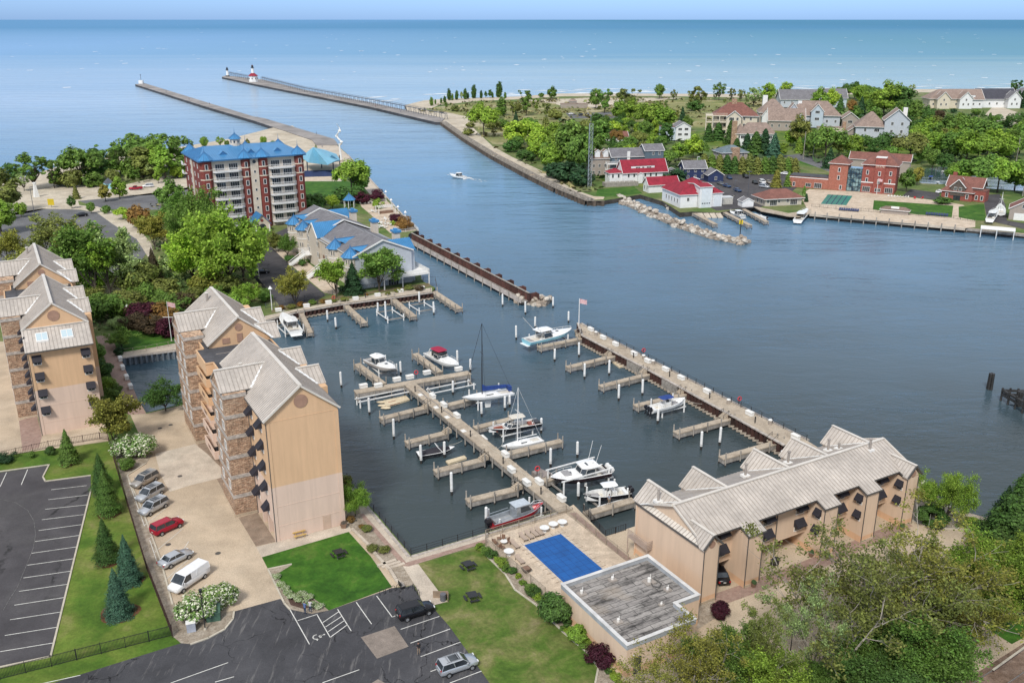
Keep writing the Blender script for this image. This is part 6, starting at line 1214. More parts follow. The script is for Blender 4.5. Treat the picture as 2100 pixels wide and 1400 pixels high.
def cruiser(label,bow,stern,zk,hullm=None,kind='hardtop',B=None,mot=0,canvas=None):
 L=blen(bow,stern,zk);B=B or L*.31;H=1.35;t=thing('cabin_cruiser',label,'motorboat');boat_at(t,bow,stern,zk)
 h,half,sh=hull(L,B,H,hullm or [GEL,GEL,GEL],.45,parent=t)
 b_=MB();b_.add(deckpoly(half,sh,L,.48,.995,.9,.02),[tuple(range(18))]);shell(half,sh,L,.03,.48,H*.55,b_,1,0)
 rings=[]
 for u in (.50,.62,.76,.88):
  w_=half(u)*.72;z=sh(u);hh=(.42,.38,.26,.08)[(.50,.62,.76,.88).index(u)];rings.append([(L*u,-w_,z),(L*u,-w_*.8,z+hh),(L*u,w_*.8,z+hh),(L*u,w_,z)])
 b_.loft(rings);obj('deck',b_,[GEL,NONSK],t)
 if kind in ('hardtop','fly'):
  wshield(t,L*.30,L*.50,B*.82,sh(.4)+.2,sh(.4)+1.15);canopy(t,L*.20,L*.50,B*.80,sh(.3),sh(.4)+(1.45 if kind == 'hardtop' else 1.75),GEL)
  obj('deck_hatch',MB().box(L*.64,-.28,sh(.64)+.36,L*.64+.6,.28,sh(.64)+.45),TINT,t)
  cushion(t,L*.06,-B*.3,H*.55,L*.12,B*.3,.45,SEATG);cushion(t,L*.28,-B*.3,H*.55,L*.36,-B*.05,.5,GEL);obj('radar',MB().cyl((L*.28,0,sh(.3)+1.5),(L*.28,0,sh(.3)+1.75),.3,n=10),GEL,t)
 if kind == 'canvas':
  wshield(t,L*.34,L*.52,B*.8,sh(.4)+.25,sh(.4)+.8);b_=MB();b_.box(L*.24,-B*.34,sh(.3)+.2,L*.47,B*.34,sh(.3)+1.35);obj('canvas_curtain',b_,TINT,t);canopy(t,L*.20,L*.49,B*.80,0,sh(.3)+1.75,canvas,'canvas_top',legs=False)
  b_=MB();b_.cyl((L*.14,-B*.42,sh(.2)),(L*.20,-B*.36,sh(.2)+1.5),.09,n=5);b_.cyl((L*.14,B*.42,sh(.2)),(L*.20,B*.36,sh(.2)+1.5),.09,n=5);b_.cyl((L*.20,-B*.36,sh(.2)+1.5),(L*.20,B*.36,sh(.2)+1.5),.09,n=5);obj('radar_arch',b_,GEL,t)
 rl=MB();P=[(L*u,s*half(u)*.9,sh(u)+.5) for s,us in ((1,(.55,.7,.85,.97)),(-1,(.97,.85,.7,.55))) for u in us];rl.tube(P,.03,4)
 for p in P:rl.cyl(p,(p[0],p[1],p[2]-.5),.025,n=4)
 obj('bow_rail',rl,FRAME,t)
 for i in range(mot):outboard(t,0,(i-(mot-1)/2)*.75,H*.75,GEL if mot == 3 else DKB,1.1)
 sw=MB();sw.box(-.7 if not mot else -.1,-B*.36,.35,.1,B*.36,.45);obj('swim_platform',sw,GEL,t)
 return t,L,B,half,sh
def console(label,bow,stern,zk,hullm,topm=None,mot=2,B=None,name='centre_console_boat'):
 L=blen(bow,stern,zk);B=B or L*.30;H=1.1;t=thing(name,label,'motorboat');boat_at(t,bow,stern,zk);h,half,sh=hull(L,B,H,hullm,.45,parent=t)
 b_=MB();shell(half,sh,L,.04,.93,H*.5,b_,1,0,.84);obj('deck',b_,[GEL,NONSK],t)
 cs=MB();cs.box(L*.42,-.45,H*.5,L*.55,.45,H*.5+1.1);cs.box(L*.46,-.4,H*.5+1.1,L*.5,.4,H*.5+1.5,1);obj('console',cs,[GEL,TINT],t);cushion(t,L*.28,-.5,H*.5,L*.36,.5,.8,GEL);cushion(t,L*.64,-B*.28,H*.5,L*.8,B*.28,.4,SEATG);cushion(t,L*.05,-B*.3,H*.5,L*.11,B*.3,.5,GEL)
 if topm:canopy(t,L*.28,L*.60,B*.72,H*.5,H*.5+2.1,topm,'t_top' if 0 else 'canopy_top')
 for i in range(mot):outboard(t,0,(i-(mot-1)/2)*.7,H*.8,DKB,1.0)
 return t
CR=cruiser
CR('grey-hulled white hardtop cruiser on the lift at the left end of the cross dock',(811,757),(756,735),1.1,[GELG,GELG,GEL],'hardtop',3.2)
CR('white cruiser with crimson canvas top at the cross dock',(941,750),(880,722),.4,None,'canvas',3.3,canvas=CRIM)
CR('white express cruiser with open stern at the north quay, in front of the tree-lined road',(579,641),(607,680),.9,None,'hardtop',3.6)
t,L,B,half,sh=CR('largest white cruiser with dark lower hull and three white outboards right of the main dock',(1128,980),(1245,962),1.0,[GEL,M('hull_brown_black',(.035,.02,.025),.25,.05),GEL],'hardtop',3.9,3)
obj('top_antennas',MB().cyl((L*.3,-.8,3.1),(L*.22,-1.0,6.2),.035,n=4).cyl((L*.25,.8,3.1),(L*.17,1.0,6.2),.035,n=4),GEL,t);cushion(t,L*.66,-.9,sh(.66)+.32,L*.78,.9,.12,SEATG);obj('roof_vent',MB().box(L*.36,-.5,sh(.4)+1.44,L*.39,.5,sh(.4)+1.5),TINT,t)
t,L,B,half,sh=CR('pale blue hulled fishing cruiser at the tip of the breakwater walk',(1173,674),(1079,699),1.3,[GEL,HBL,GEL],'fly',4.0)
obj('radar_dome',MB().dome((L*.26,-.5,sh(.4)+1.85),.35,.35,.3,8,4).dome((L*.26,.6,sh(.4)+1.85),.35,.35,.3,8,4),GEL,t);obj('outrigger',MB().cyl((L*.3,1.2,2),(L*.05,2.2,6),.04,n=4).cyl((L*.3,-1.2,2),(L*.05,-2.2,6),.04,n=4),FRAME,t)
console('dark-hulled centre console boat with white hard top beside the standing man',(1196,1012),(1289,1003),.7,[GEL,DKB,GEL],GEL,2,2.7)
console('white centre console boat with navy canopy on the lift by the breakwater walk',(1405,814),(1333,836),1.2,[GEL,GEL,GEL],NAVY,3,2.7)
L=blen((997,877),(1106,862),1.1);t=thing('bowrider','open white and black bowrider with brown-red bow seats and oval top','motorboat');boat_at(t,(997,877),(1106,862),1.1);h,half,sh=hull(L,2.9,1.15,[GEL,DKB,GEL],.35,parent=t)
b_=MB();shell(half,sh,L,.06,.62,.6,b_,1,0);shell(half,sh,L,.66,.95,.75,b_,1,0,.7);b_.add([(L*.62,-1.2,sh(.62)),(L*.66,-1.15,sh(.66)),(L*.66,1.15,sh(.66)),(L*.62,1.2,sh(.62))],[(0,1,2,3)]);obj('deck',b_,[GEL,NONSK],t);wshield(t,L*.48,L*.62,2.2,sh(.5),sh(.5)+.55);canopy(t,L*.30,L*.56,2.1,.8,sh(.4)+1.7,NONSK)
for s in (-1,1):cushion(t,L*.68,s*.55-.22,.8,L*.84,s*.55+.22,.35,SEATR);cushion(t,L*.40,s*.6-.28,.62,L*.46,s*.6+.28,.6,DKB)
cushion(t,L*.12,-.9,.62,L*.2,.9,.4,SEATR);obj('engine_hatch',MB().box(L*.02,-.8,1.0,L*.11,.8,1.35),DKB,t)
L=blen((1115,1031),(1006,1068),.8);t=thing('fishing_boat','red and bare aluminium fishing boat with grey cabin beside the pool terrace','motorboat');boat_at(t,(1115,1031),(1006,1068),.8);h,half,sh=hull(L,2.8,1.2,[HRD,HRD,ALU],.55,parent=t)
b_=MB();shell(half,sh,L,.05,.93,.65,b_,1,0,.88);obj('deck',b_,[ALU,M('grey_deck',(.30,.31,.32),.8,.1)],t)
cb=MB();cb.loft([[(L*.42,-1.05,.66),(L*.78,-.95,.66),(L*.78,.95,.66),(L*.42,1.05,.66)],[(L*.42,-1.0,1.9),(L*.74,-.85,1.9),(L*.74,.85,1.9),(L*.42,1.0,1.9)],[(L*.44,-.85,2.7),(L*.66,-.78,2.7),(L*.66,.78,2.7),(L*.44,.85,2.7)]]);ca=obj('cabin',cb,ALU,t)
obj('cabin_roof',MB().box(L*.40,-.98,2.7,L*.68,.98,2.8),M('pale_alu',(.55,.60,.64),.4,.08,2,.3),t)
for s in (-1,1):obj('cabin_window',MB().add([(L*.50,s*1.01,1.75),(L*.70,s*.93,1.75),(L*.65,s*.86,2.45),(L*.50,s*.90,2.5)],[(0,1,2,3)]).add([(L*.50,s*1.03,1.75),(L*.70,s*.95,1.75),(L*.65,s*.88,2.45),(L*.50,s*.92,2.5)],[(0,1,2,3)]),TINT,ca)
outboard(t,0,-.3,.9,DKB,1.4);outboard(t,0,.5,.9,DKB,.8);rl=MB()
for s in (-1,1):rl.tube([(L*.05,s*1.2,1.3),(L*.05,s*1.2,1.65),(L*.40,s*1.25,1.75)],.05,5);rl.tube([(L*.8,s*.75,1.6),(L*.85,s*.7,2.0),(L*.97,s*.2,2.1)],.03,4)
obj('grab_rail',rl,ALU,t)
L=blen((852,929),(921,913),.2);t=thing('covered_runabout','low white runabout under a black cover left of the main dock','motorboat');boat_at(t,(921,911),(856,926),.15);h,half,sh=hull(L,2.3,.8,[GEL,DKB,GEL],.25,parent=t)
b_=MB();rings=[]
for u in (.08,.25,.45,.65,.85):w_=half(u)*.84;z=sh(u)+.05;hh={.08:.1,.25:.3,.45:.45,.65:.4,.85:.12}[u];rings.append([(L*u,-w_,z),(L*u,-w_*.5,z+hh*.9),(L*u,0,z+hh),(L*u,w_*.5,z+hh*.9),(L*u,w_,z)])
b_.loft(rings);obj('black_cover',b_,AWN,t);obj('deck',MB().add(deckpoly(half,sh,L,.84,.995,.9,.03),[tuple(range(18))]).add(deckpoly(half,sh,L,.0,.1,.9,.03),[tuple(range(18))]),GEL,t);tw=MB();tw.tube([(L*.62,-.95,.9),(L*.5,-.8,1.9),(L*.5,.8,1.9),(L*.62,.95,.9)],.06,5);obj('tow_arch',tw,GEL,t)
def sailboat(label,bow,stern,zk,mast,top,beam,boomcol,mastm,lift=True):
 L=blen(bow,stern,zk);t=thing('sailboat',label,'sailboat');boat_at(t,bow,stern,zk);h,half,sh=hull(L,beam,1.0,[GEL,GEL,GEL],.3,fine=.35,parent=t,plumb=.08)
 b_=MB();b_.add(deckpoly(half,sh,L,.02,.995,.92,.02),[tuple(range(18))]);rings=[]
 for u in (.32,.42,.55,.68):w_=half(u)*.5;z=sh(u);hh={.32:.4,.42:.42,.55:.34,.68:.06}[u];rings.append([(L*u,-w_,z),(L*u,-w_*.85,z+hh),(L*u,w_*.85,z+hh),(L*u,w_,z)])
 b_.loft(rings);obj('deck',b_,[GEL],t);obj('cabin_window',MB().box(L*.40,-half(.4)*.49-.02,sh(.4)+.12,L*.54,half(.4)*.49+.02,sh(.4)+.26),TINT,t);ck=MB();ck.box(L*.07,-half(.2)*.5,sh(.1)+.03,L*.27,half(.2)*.5,sh(.1)+.045);obj('cockpit',ck,NONSK,t)
 mz=zt(*mast,top,zk+1.5)-zk;mx=L*.60;ms=MB();ms.cyl((mx,0,1.1),(mx-.1,0,mz),.10,.06,8);obj('mast',ms,mastm,t)
 if boomcol:b_=MB();b_.loft([[(mx,-.15,2.0),(mx,.15,2.0),(mx,.1,3.3),(mx,-.1,3.3)],[(mx-.8,-.18,1.9),(mx-.8,.18,1.9),(mx-.8,.1,2.75),(mx-.8,-.1,2.75)],[(L*.12,-.2,1.95),(L*.12,.2,1.95),(L*.12,.12,2.5),(L*.12,-.12,2.5)]]);obj('sail_cover',b_,boomcol,t)
 else:obj('boom',MB().cyl((mx,0,2.0),(L*.12,0,2.0),.07,n=6),mastm,t)
 rg=MB();rg.cyl((mx-.1,0,mz),(L*.99,0,sh(1)),.035 if boomcol else .02,n=4);rg.cyl((mx-.1,0,mz),(0,0,sh(0)),.02,n=4)
 for s in (-1,1):rg.cyl((mx-.1,0,mz*.8),(mx-.2,s*half(.6)*.9,sh(.6)),.02,n=4)
 obj('rigging',rg,mastm,t);sp=MB();sp.box(mx-.03,-.9,mz*.62,mx+.03,.9,mz*.62+.06);obj('spreader',sp,mastm,t)
 return t,L
t,L=sailboat('white sailboat with tall black mast and navy sail cover, raised on a lift',(947,811),(1050,799),1.7,(989,796),655,3.0,NAVY,DKB)
obj('keel',MB().loft([[(L*.42,-.12,.1),(L*.56,-.12,.1),(L*.56,.12,.1),(L*.42,.12,.1)],[(L*.44,-.1,-1.6),(L*.54,-.1,-1.6),(L*.54,.1,-1.6),(L*.44,.1,-1.6)]]),GEL,t);obj('dodger',MB().box(L*.03,-.6,1.3,L*.09,.6,2.2),NAVY,t)
sailboat('small white sailboat with thin white mast lying along the long finger dock',(1028,911),(1110,896),.35,(1057.6,896.7),788,2.3,None,GEL)
def lift(label,c,L,W_,a,z0_,h):
 q=G(*c,1.0);t=thing('boat_lift',label,'boat lift',(q[0],q[1],0),a,'boat lifts')
 for x in (-L/2,L/2):
  for y in (-W_/2,W_/2):obj('post',MB().cyl((x,y,-2),(x,y,h),.15,n=7),WHITE,t)
  obj('cross_beam',MB().box(x-.1,-W_/2,z0_-.25,x+.1,W_/2,z0_),SKIRT,t)
 zb=h if 'largest' in label else z0_
 for y in (-W_/2,W_/2):obj('top_beam',MB().box(-L/2-.4,y-.09,zb-.1,L/2+.4,y+.09,zb+.08),WHITE,t)
 return t
for c,L,W_,a,z_,h,l in (((784,752),6.0,4.0,rad(-60),1.0,2.3,'lift under the grey-hulled cruiser'),((1002,818),6.5,3.6,rad(30),1.6,3.0,'lift holding up the black-masted sailboat'),((1052,880),6.0,3.6,rad(30),1.1,2.4,'lift under the open bowrider'),((1186,984),8.5,4.6,rad(30),1.0,2.9,'lift under the largest white cruiser'),((1245,1016),5.2,3.4,rad(30),.7,2.4,'lift under the dark-hulled centre console boat'),
 ((1369,834),5.2,3.4,rad(30),1.1,2.6,'lift under the navy-canopied boat'),((1125,698),7.5,4.6,rad(30),1.2,2.5,'lift under the pale blue cruiser'),((1056,1057),7,3.4,rad(30),.8,2.3,'lift under the red aluminium boat'),((596,672),6,4.4,rad(-60),.8,2.4,'lift under the white express cruiser at the north quay'),((800,644),7,4.2,rad(-60),.9,1.7,'empty lift left of the wide north finger dock'),((865,628),6,4.2,rad(-60),.9,1.7,'empty lift right of the wide north finger dock'),((790,812),11,1.8,rad(30),1.3,1.6,'long low white lift frame below the left arm of the cross dock'),((925,793),9,2.4,rad(30),1.0,1.3,'empty lift frame below the right arm of the cross dock')):lift(l,c,L,W_,a,z_,h)
TANF=M('tan_float',(.62,.52,.36),.8,.1,2)
t=thing('floating_platform','tan floating jet-ski platform below the cross dock','float',(0,0,0));b_=MB();b_.prism(px([(786,820),(832,810),(840,818),(792,833)],.4),.05,.4);P0=[G(782,822,.4),G(785,829,.4),G(791,834,.4)]
for p in P0:b_.dome((p[0],p[1],.2),1.0,.5,.2,8,3)
obj('float_body',b_,TANF,t)
for k,(a,c) in enumerate((((796,825),(812,821)),((800,831),(820,826)))):p,q=G(*a,.4),G(*c,.4);obj('float_roller',MB().box(0,-.05,0,math.dist(p,q),.05,.06),SEATR,t).location=(p[0],p[1],.4);t.children[-1].rotation_euler[2]=math.atan2(q[1]-p[1],q[0]-p[0])
def simple_float(label,pts,z,h,mat,name='raft'):t=thing(name,label,'raft',(0,0,0));obj('raft_deck',MB().prism(px(pts,z),.03,z),mat,t);return t
simple_float('pale narrow raft beside the third finger dock',[(914,944),(952,933),(957,938),(920,950)],.35,0,TANF)
simple_float('small grey float at the breakwater walk below its second finger dock',[(1253,739),(1266,738),(1282,749),(1270,752)],.35,0,TANF)
simple_float('brown square platform with red ring behind the largest cruiser',[(1090,966),(1108,960),(1133,970),(1110,980)],1.5,0,M('brown_deck',(.26,.22,.20),.9,.2))
t=thing('dinghy','small white dinghy hanging beside the main dock left of the small sailboat','dinghy');L=3.2;boat_at(t,(1006,902),(984,884),.6);hull(3.2,1.3,.5,[GEL,GEL,GEL],.1,parent=t)
CR('white motor cruiser heading up the channel in open water',(922,357),(953,363),-.35,None,'hardtop',3.2)
wk=MB();p=Vector(G(955,364,0));q=Vector(G(921,357,0));d=(q-p).normalized();nr=Vector((-d.y,d.x,0))
FOAM=M('white_foam',(.70,.74,.76),.8,.1,1.0,world=True)
rs=random.Random(3)
for i in range(90):
 u=rs.random()**1.6;x=p-d*u*16+nr*rs.uniform(-1,1)*(1.0+u*2.2);s=rs.uniform(.2,.75)*(1-u*.5);wk.add([(x.x-s,x.y-s*.5,.02+.0003*i),(x.x+s,x.y-s*.3,.02+.0003*i),(x.x+s*.7,x.y+s*.5,.02+.0003*i),(x.x-s*.6,x.y+s*.6,.02+.0003*i)],[(0,1,2,3)])
for i in range(50):
 u=rs.random();x=q-d*(u*9)+nr*(1.7+u*1.0)*rs.choice((-1,1));s=rs.uniform(.2,.5);wk.add([(x.x-s,x.y-s*.4,.06+.0003*i),(x.x+s,x.y-s*.3,.06+.0003*i),(x.x+s*.6,x.y+s*.4,.06+.0003*i)],[(0,1,2)])
stuff('wake_foam',wk,FOAM)
CR('white cruiser moored stern-out at the far quay left of the brick club pool',(1655,428),(1636,452),.2,None,'hardtop',3.8)
CR('grey inflatable-sided patrol boat with orange hull beside the far ramps',(1497,433),(1524,443),.1,[M('patrol_orange',(.65,.18,.05),.5,.1),M('patrol_grey',(.45,.47,.48),.6,.1),GEL],'hardtop',3.0)
console('small white open boat at the far dock between the ramps and the beige office',(1545,437),(1572,446),.1,[GEL,GEL,GEL],None,1,2.2)
CR('white covered cruiser parked on the far tarmac beside the taupe garage',(2043,428),(2030,450),GZ+.6,None,'hardtop',3.2)
sailboat('white sailboat hull standing on the far tarmac beside the garage roof',(2052,415),(2053,436),GZ+.4,(2052,424),395,3.4,None,GEL)
for i,(bw,st) in enumerate((((1903,371),(1912,364)),((1931,377),(1915,380)),((1995,380),(2012,384)),((2040,384),(2066,388)),((1885,362),(1898,356)),((1925,354),(1940,358)),((1950,350),(1962,354)),((2090,345),(2110,350)))):
 console('small white boat in the inner basin, '+['navy-topped, nearest the brick lodge','open, just right of the navy-topped one','left of the great green tree trunk','farthest right under the great tree','leftmost of the basin','in the middle row behind the clubhouse','farthest back in the basin','by the right edge of the picture'][i],bw,st,.1,[GEL,GEL,GEL],NAVY if i == 0 else GEL if i % 2 else None,1,2.6)
# ---------------------------------------------------------------- vegetation
m,n,b=newmat('foliage');LEAF=m
oi=nd(n,'ObjectInfo');geo=nd(n,'NewGeometry')
c=mix(n,1.0,oi.outputs['Color'],ramp(n,geo.outputs['Random Per Island'],[(0,.50),(.5,1.0),(.93,1.55),(1,1.9)]),'MULTIPLY')
hv=nd(n,'HueSaturation');n.links.new(c,hv.inputs['Color']);
mr_=nd(n,'MapRange');mr_.inputs[3].default_value=.475;mr_.inputs[4].default_value=.525;n.links.new(noise(n,coords(n,True),.35,3),mr_.inputs[0]);n.links.new(mr_.outputs[0],hv.inputs['Hue']);hv.inputs['Saturation'].default_value=1.0
n.links.new(hv.outputs[0],b.inputs['Base Color']);b.inputs['Roughness'].default_value=.65;b.inputs['Specular IOR Level'].default_value=.3
tl=nd(n,'BsdfTranslucent');n.links.new(hv.outputs[0],tl.inputs[0]);ms_=nd(n,'MixShader');ms_.inputs[0].default_value=.36
n.links.new(b.outputs[0],ms_.inputs[1]);n.links.new(tl.outputs[0],ms_.inputs[2]);n.links.new(ms_.outputs[0],n.nodes['Material Output'].inputs[0])
m,n,b=newmat('flowering_foliage');LEAFW=m
oi=nd(n,'ObjectInfo');geo=nd(n,'NewGeometry');c=mix(n,ramp(n,geo.outputs['Random Per Island'],[(.66,0.0),(.68,1.0)]),oi.outputs['Color'],(.62,.62,.46));n.links.new(c,b.inputs['Base Color']);b.inputs['Roughness'].default_value=.7
BARK=M('bark',(.10,.08,.06),.95,.3,3,bmp=.4);BARKG=M('pale_bark',(.36,.32,.27),.95,.25,2,bmp=.3)
def rdir(r):
 z=r.uniform(-1,1);a=r.uniform(0,2*math.pi);s=math.sqrt(1-z*z);return Vector((s*math.cos(a),s*math.sin(a),z))
def leafq(V,F,p,nrm,s,r,tri=False):
 t=nrm.cross(rdir(r));t=t.normalized() if t.length > .01 else Vector((1,0,0));u=nrm.cross(t).normalized();a=s*r.uniform(.6,1.3);c_=s*r.uniform(.35,.75);k=len(V)
 V += [tuple(p-t*a),tuple(p+u*c_),tuple(p+t*a),tuple(p-u*c_)];F.append((k,k+1,k+2,k+3))
def blobs(kind,r):
 B=[]
 if kind == 'broad':
  for i in range(60):
   d=rdir(r);rr=r.uniform(.35,1)**.5;B.append((Vector((d.x*.31*rr,d.y*.31*rr,.55+d.z*.34*rr)),r.uniform(.045,.125)))
 elif kind == 'wide':
  for i in range(30):
   d=rdir(r);rr=r.uniform(.4,1)**.5;B.append((Vector((d.x*.46*rr,d.y*.46*rr,.50+abs(d.z)*.36*rr-.12*(r.random()))),r.uniform(.08,.15)))
 elif kind == 'oval':
  for i in range(24):
   d=rdir(r);rr=r.uniform(.3,1)**.5;z=d.z*.40*rr;B.append((Vector((d.x*.24*rr*(1-.6*z),d.y*.24*rr*(1-.6*z),.53+z)),r.uniform(.06,.12)))
 elif kind == 'airy':
  for i in range(46):
   d=rdir(r);rr=r.uniform(.3,1)**.5;B.append((Vector((d.x*.36*rr,d.y*.36*rr,.62+d.z*.33*rr)),r.uniform(.03,.075)))
 elif kind == 'upright':
  for i in range(34):
   a=r.uniform(0,6.28);z=r.uniform(.25,.97);w=.26*(.45+.9*z)*r.uniform(.3,1);B.append((Vector((math.cos(a)*w,math.sin(a)*w,z)),r.uniform(.04,.085)))
 elif kind == 'column':
  for i in range(16):z=.08+.84*i/15;B.append((Vector((r.uniform(-.03,.03),r.uniform(-.03,.03),z)),.11*(1-(abs(z-.4)/.62)**2)+.02))
 elif kind == 'shrub':
  for i in range(18):
   d=rdir(r);B.append((Vector((d.x*.42,d.y*.42,.48+d.z*.30)),r.uniform(.14,.24)))
 elif kind == 'ball':
  for i in range(34):
   d=rdir(r);B.append((Vector((d.x*.33,d.y*.33,.5+d.z*.33)),r.uniform(.12,.17)))
 return B
def crown(kind,seed,nleaf,ls,mat):
 r=random.Random(seed);V,F=[],[]
 if kind in ('spruce','pine','cedar'):
  wid={'spruce':.30,'pine':.34,'cedar':.27}[kind];N_=nleaf
  for i in range(N_):
   z=1-(1-r.random())**.5 if kind != 'cedar' else r.random()**1.25*.98
   z=.04+z*.96 if kind != 'pine' else .12+.88*z;tier=(z*(17 if kind == 'spruce' else 9)) % 1
   w=wid*(1-z)**(.85 if kind != 'cedar' else .6)*(1.0-.28*tier)*(1+.12*math.sin(z*40+seed));a=r.uniform(0,6.283);lob=1+.16*math.sin(a*(5+seed%3)+z*23)+r.uniform(-.12,.12) if kind != 'pine' else 1+.35*math.sin(a*4+z*17+seed)*r.random()
   q=r.uniform(.35,1)**.45*w*lob;p=Vector((math.cos(a)*q,math.sin(a)*q,z-.02-.10*q));out=Vector((math.cos(a),math.sin(a),.75));leafq(V,F,p,(out+rdir(r)*.55).normalized(),ls,r)
  V=[v for v in V]
 else:
  B=blobs(kind,r);tot=sum(x[1]**2 for x in B)
  for c_,rad_ in B:
   k=int(nleaf*rad_**2/tot)
   for i in range(k):
    d=rdir(r);d.z=d.z*.85+.12;p=c_+d*rad_*r.uniform(.35,1.12)**.5*(1+.18*r.random());
    if p.z < .02:continue
    out=(p-Vector((0,0,.45))).normalized();leafq(V,F,p,(d*.6+out*.5+Vector((0,0,.35))+rdir(r)*.6).normalized(),ls,r)
 me=bpy.data.meshes.new('crown');me.from_pydata(V,[],F);me.materials.append(mat);me.update();return me
def branchy(seed,nleaf,ls,mat,bark,up=False,full=0):
 r=random.Random(seed*13+5);b_=MB();V,F=[],[];tips=[]
 def grow(p,d,L,w,lv):
  segs=3;pts=[p];q=p;dd=d
  for i in range(segs):dd=(dd+rdir(r)*.22+Vector((0,0,.10 if lv > 1 else .03))).normalized();q=q+dd*L/segs;pts.append(q)
  b_.tube([tuple(x) for x in pts],[w*(1-.55*i/segs) for i in range(segs+1)],5 if lv > 2 else 3)
  if lv == 0:tips.append((q,dd));return
  k=3 if lv > 1 else 4
  for i in range(k):
   e=pts[1+(i % segs)] if i < k-1 else q;a=(dd+rdir(r)*(.75 if not up else .5)).normalized();grow(e,a,L*r.uniform(.55,.78),w*.5,lv-1)
  if lv <= 2:tips.append((q,dd))
 b_.cyl((0,0,-.03),(0,0,.14),.017,.014,7)
 for i in range(5):
  a=6.283*i/5+r.uniform(-.4,.4);t0=r.uniform(.35,.8)*(1.25 if full > .019 else 1) if not up else r.uniform(.15,.4);grow(Vector((0,0,.12)),Vector((math.cos(a)*t0,math.sin(a)*t0,1)).normalized(),.36,.012,3)
 zm=max(t_[0].z for t_ in tips);k=.97/zm
 for q,dd in tips:
  if r.random() < (.28 if not full else .04):continue
  n_=int(nleaf/len(tips)*r.uniform(.3,2.0))
  for i in range(n_):
   p=q+Vector((r.gauss(0,.022+full),r.gauss(0,.022+full),r.gauss(0,.018+full*.7)));leafq(V,F,p*k,(Vector((0,0,.7))+rdir(r)).normalized(),ls,r)
 b_.v=[tuple(Vector(p)*k) for p in b_.v];me=bpy.data.meshes.new('crown');me.from_pydata(V,[],F);me.materials.append(mat);me.update()
 return me,b_.mesh('trunk',[bark or BARK])
def trunk(kind,seed,th=.022,bark=None,nl=7):
 r=random.Random(seed);b_=MB();B=blobs(kind,random.Random(seed)) if kind not in ('spruce','pine','cedar') else []
 if not B:b_.cyl((0,0,-.02),(0,0,.9),.02,.004,6);return b_.mesh('trunk',[bark or BARK])
 f=.34 if kind in ('broad','wide','oval') else .18;b_.cyl((0,0,-.03),(.008,0,f),th,th*.72,7)
 for c_,rad_ in r.sample(B,min(nl,len(B))):
  m_=Vector((c_.x*.45,c_.y*.45,f+(c_.z-f)*.45));m_ += rdir(r)*.02
  b_.tube([(.008,0,f-.02),tuple(m_),tuple(c_)],[th*.55,th*.32,th*.1],5)
  if kind in ('airy','upright'):
   for j in range(3):e=m_+(c_-m_)*r.uniform(.2,.9);g_=e+rdir(r)*.09+Vector((0,0,.05));b_.tube([tuple(e),tuple(g_)],[th*.14,th*.05],4)
 return b_.mesh('trunk',[bark or BARK])
LOD={'n':(20000,.0125),'m':(6500,.024),'f':(2600,.040)}
TK={}
def tree_kind(kind,lod,var,flower=False,bark=None):
 key=(kind,lod,var,flower,bark)
 if key not in TK:
  n_,s_=LOD[lod];k={'airy':.55,'column':.5,'shrub':.5,'ball':.8,'spruce':1.1,'pine':.8,'cedar':.9,'upright':.7}.get(kind,1)
  if kind in ('shrub','ball'):s_ *= 1.9
  if kind in ('airy','upright'):s_ *= .95
  if kind in ('airy','upright') and lod != 'f':TK[key]=branchy(var+3,int(n_*(.62 if kind == 'airy' else .8)),s_*.8,LEAF,bark,kind == 'upright')
  elif kind in ('broad','wide','oval') and lod != 'f':TK[key]=branchy(var+20+len(kind)*3,int(n_*1.25),s_,LEAFW if flower else LEAF,bark,kind == 'oval',.020 if kind == 'wide' else .014)
  else:TK[key]=(crown(kind,11+var*7+len(kind),int(n_*k),s_,LEAFW if flower else LEAF),trunk(kind,11+var*7+len(kind),bark=bark,th=.022 if kind != 'airy' else .017,nl=7 if kind not in ('airy','upright') else 20))
 return TK[key]
COL={'lime':(.25,.36,.04),'bright':(.175,.275,.035),'green':(.115,.20,.035),'dark':(.065,.135,.028),'deep':(.028,.070,.026),'olive':(.165,.19,.045),'rust':(.22,.13,.035),'maroon':(.055,.010,.020),'blue':(.065,.15,.09),'brown':(.075,.055,.028),'pale':(.26,.33,.12),'ochre':(.215,.215,.04)}
CN={'lime':'lime green','bright':'bright green','green':'mid green','dark':'dark green','deep':'very dark green','olive':'olive green','rust':'rust brown','maroon':'maroon','blue':'blue green','brown':'brownish','pale':'pale green','ochre':'yellow green'}
KN={'broad':('broadleaf_tree','round-crowned tree'),'wide':('broadleaf_tree','spreading tree'),'oval':('broadleaf_tree','oval-crowned tree'),'airy':('sparse_tree','sparse airy tree'),'upright':('upright_tree','many-stemmed tree'),'column':('poplar_tree','narrow columnar tree'),'spruce':('spruce_tree','spruce'),'pine':('pine_tree','bushy pine'),'cedar':('cedar_tree','cedar'),'shrub':('shrub','shrub'),'ball':('clipped_shrub','clipped round shrub')}
TREES=[];tv=random.Random(5)
def tree(x,yb,yt,kind,col,region,lod=None,w=1.0,label=None,flower=False,bark=None):
 TREES.append((x,yb,yt,kind,col,region,lod,w,label,flower,bark))
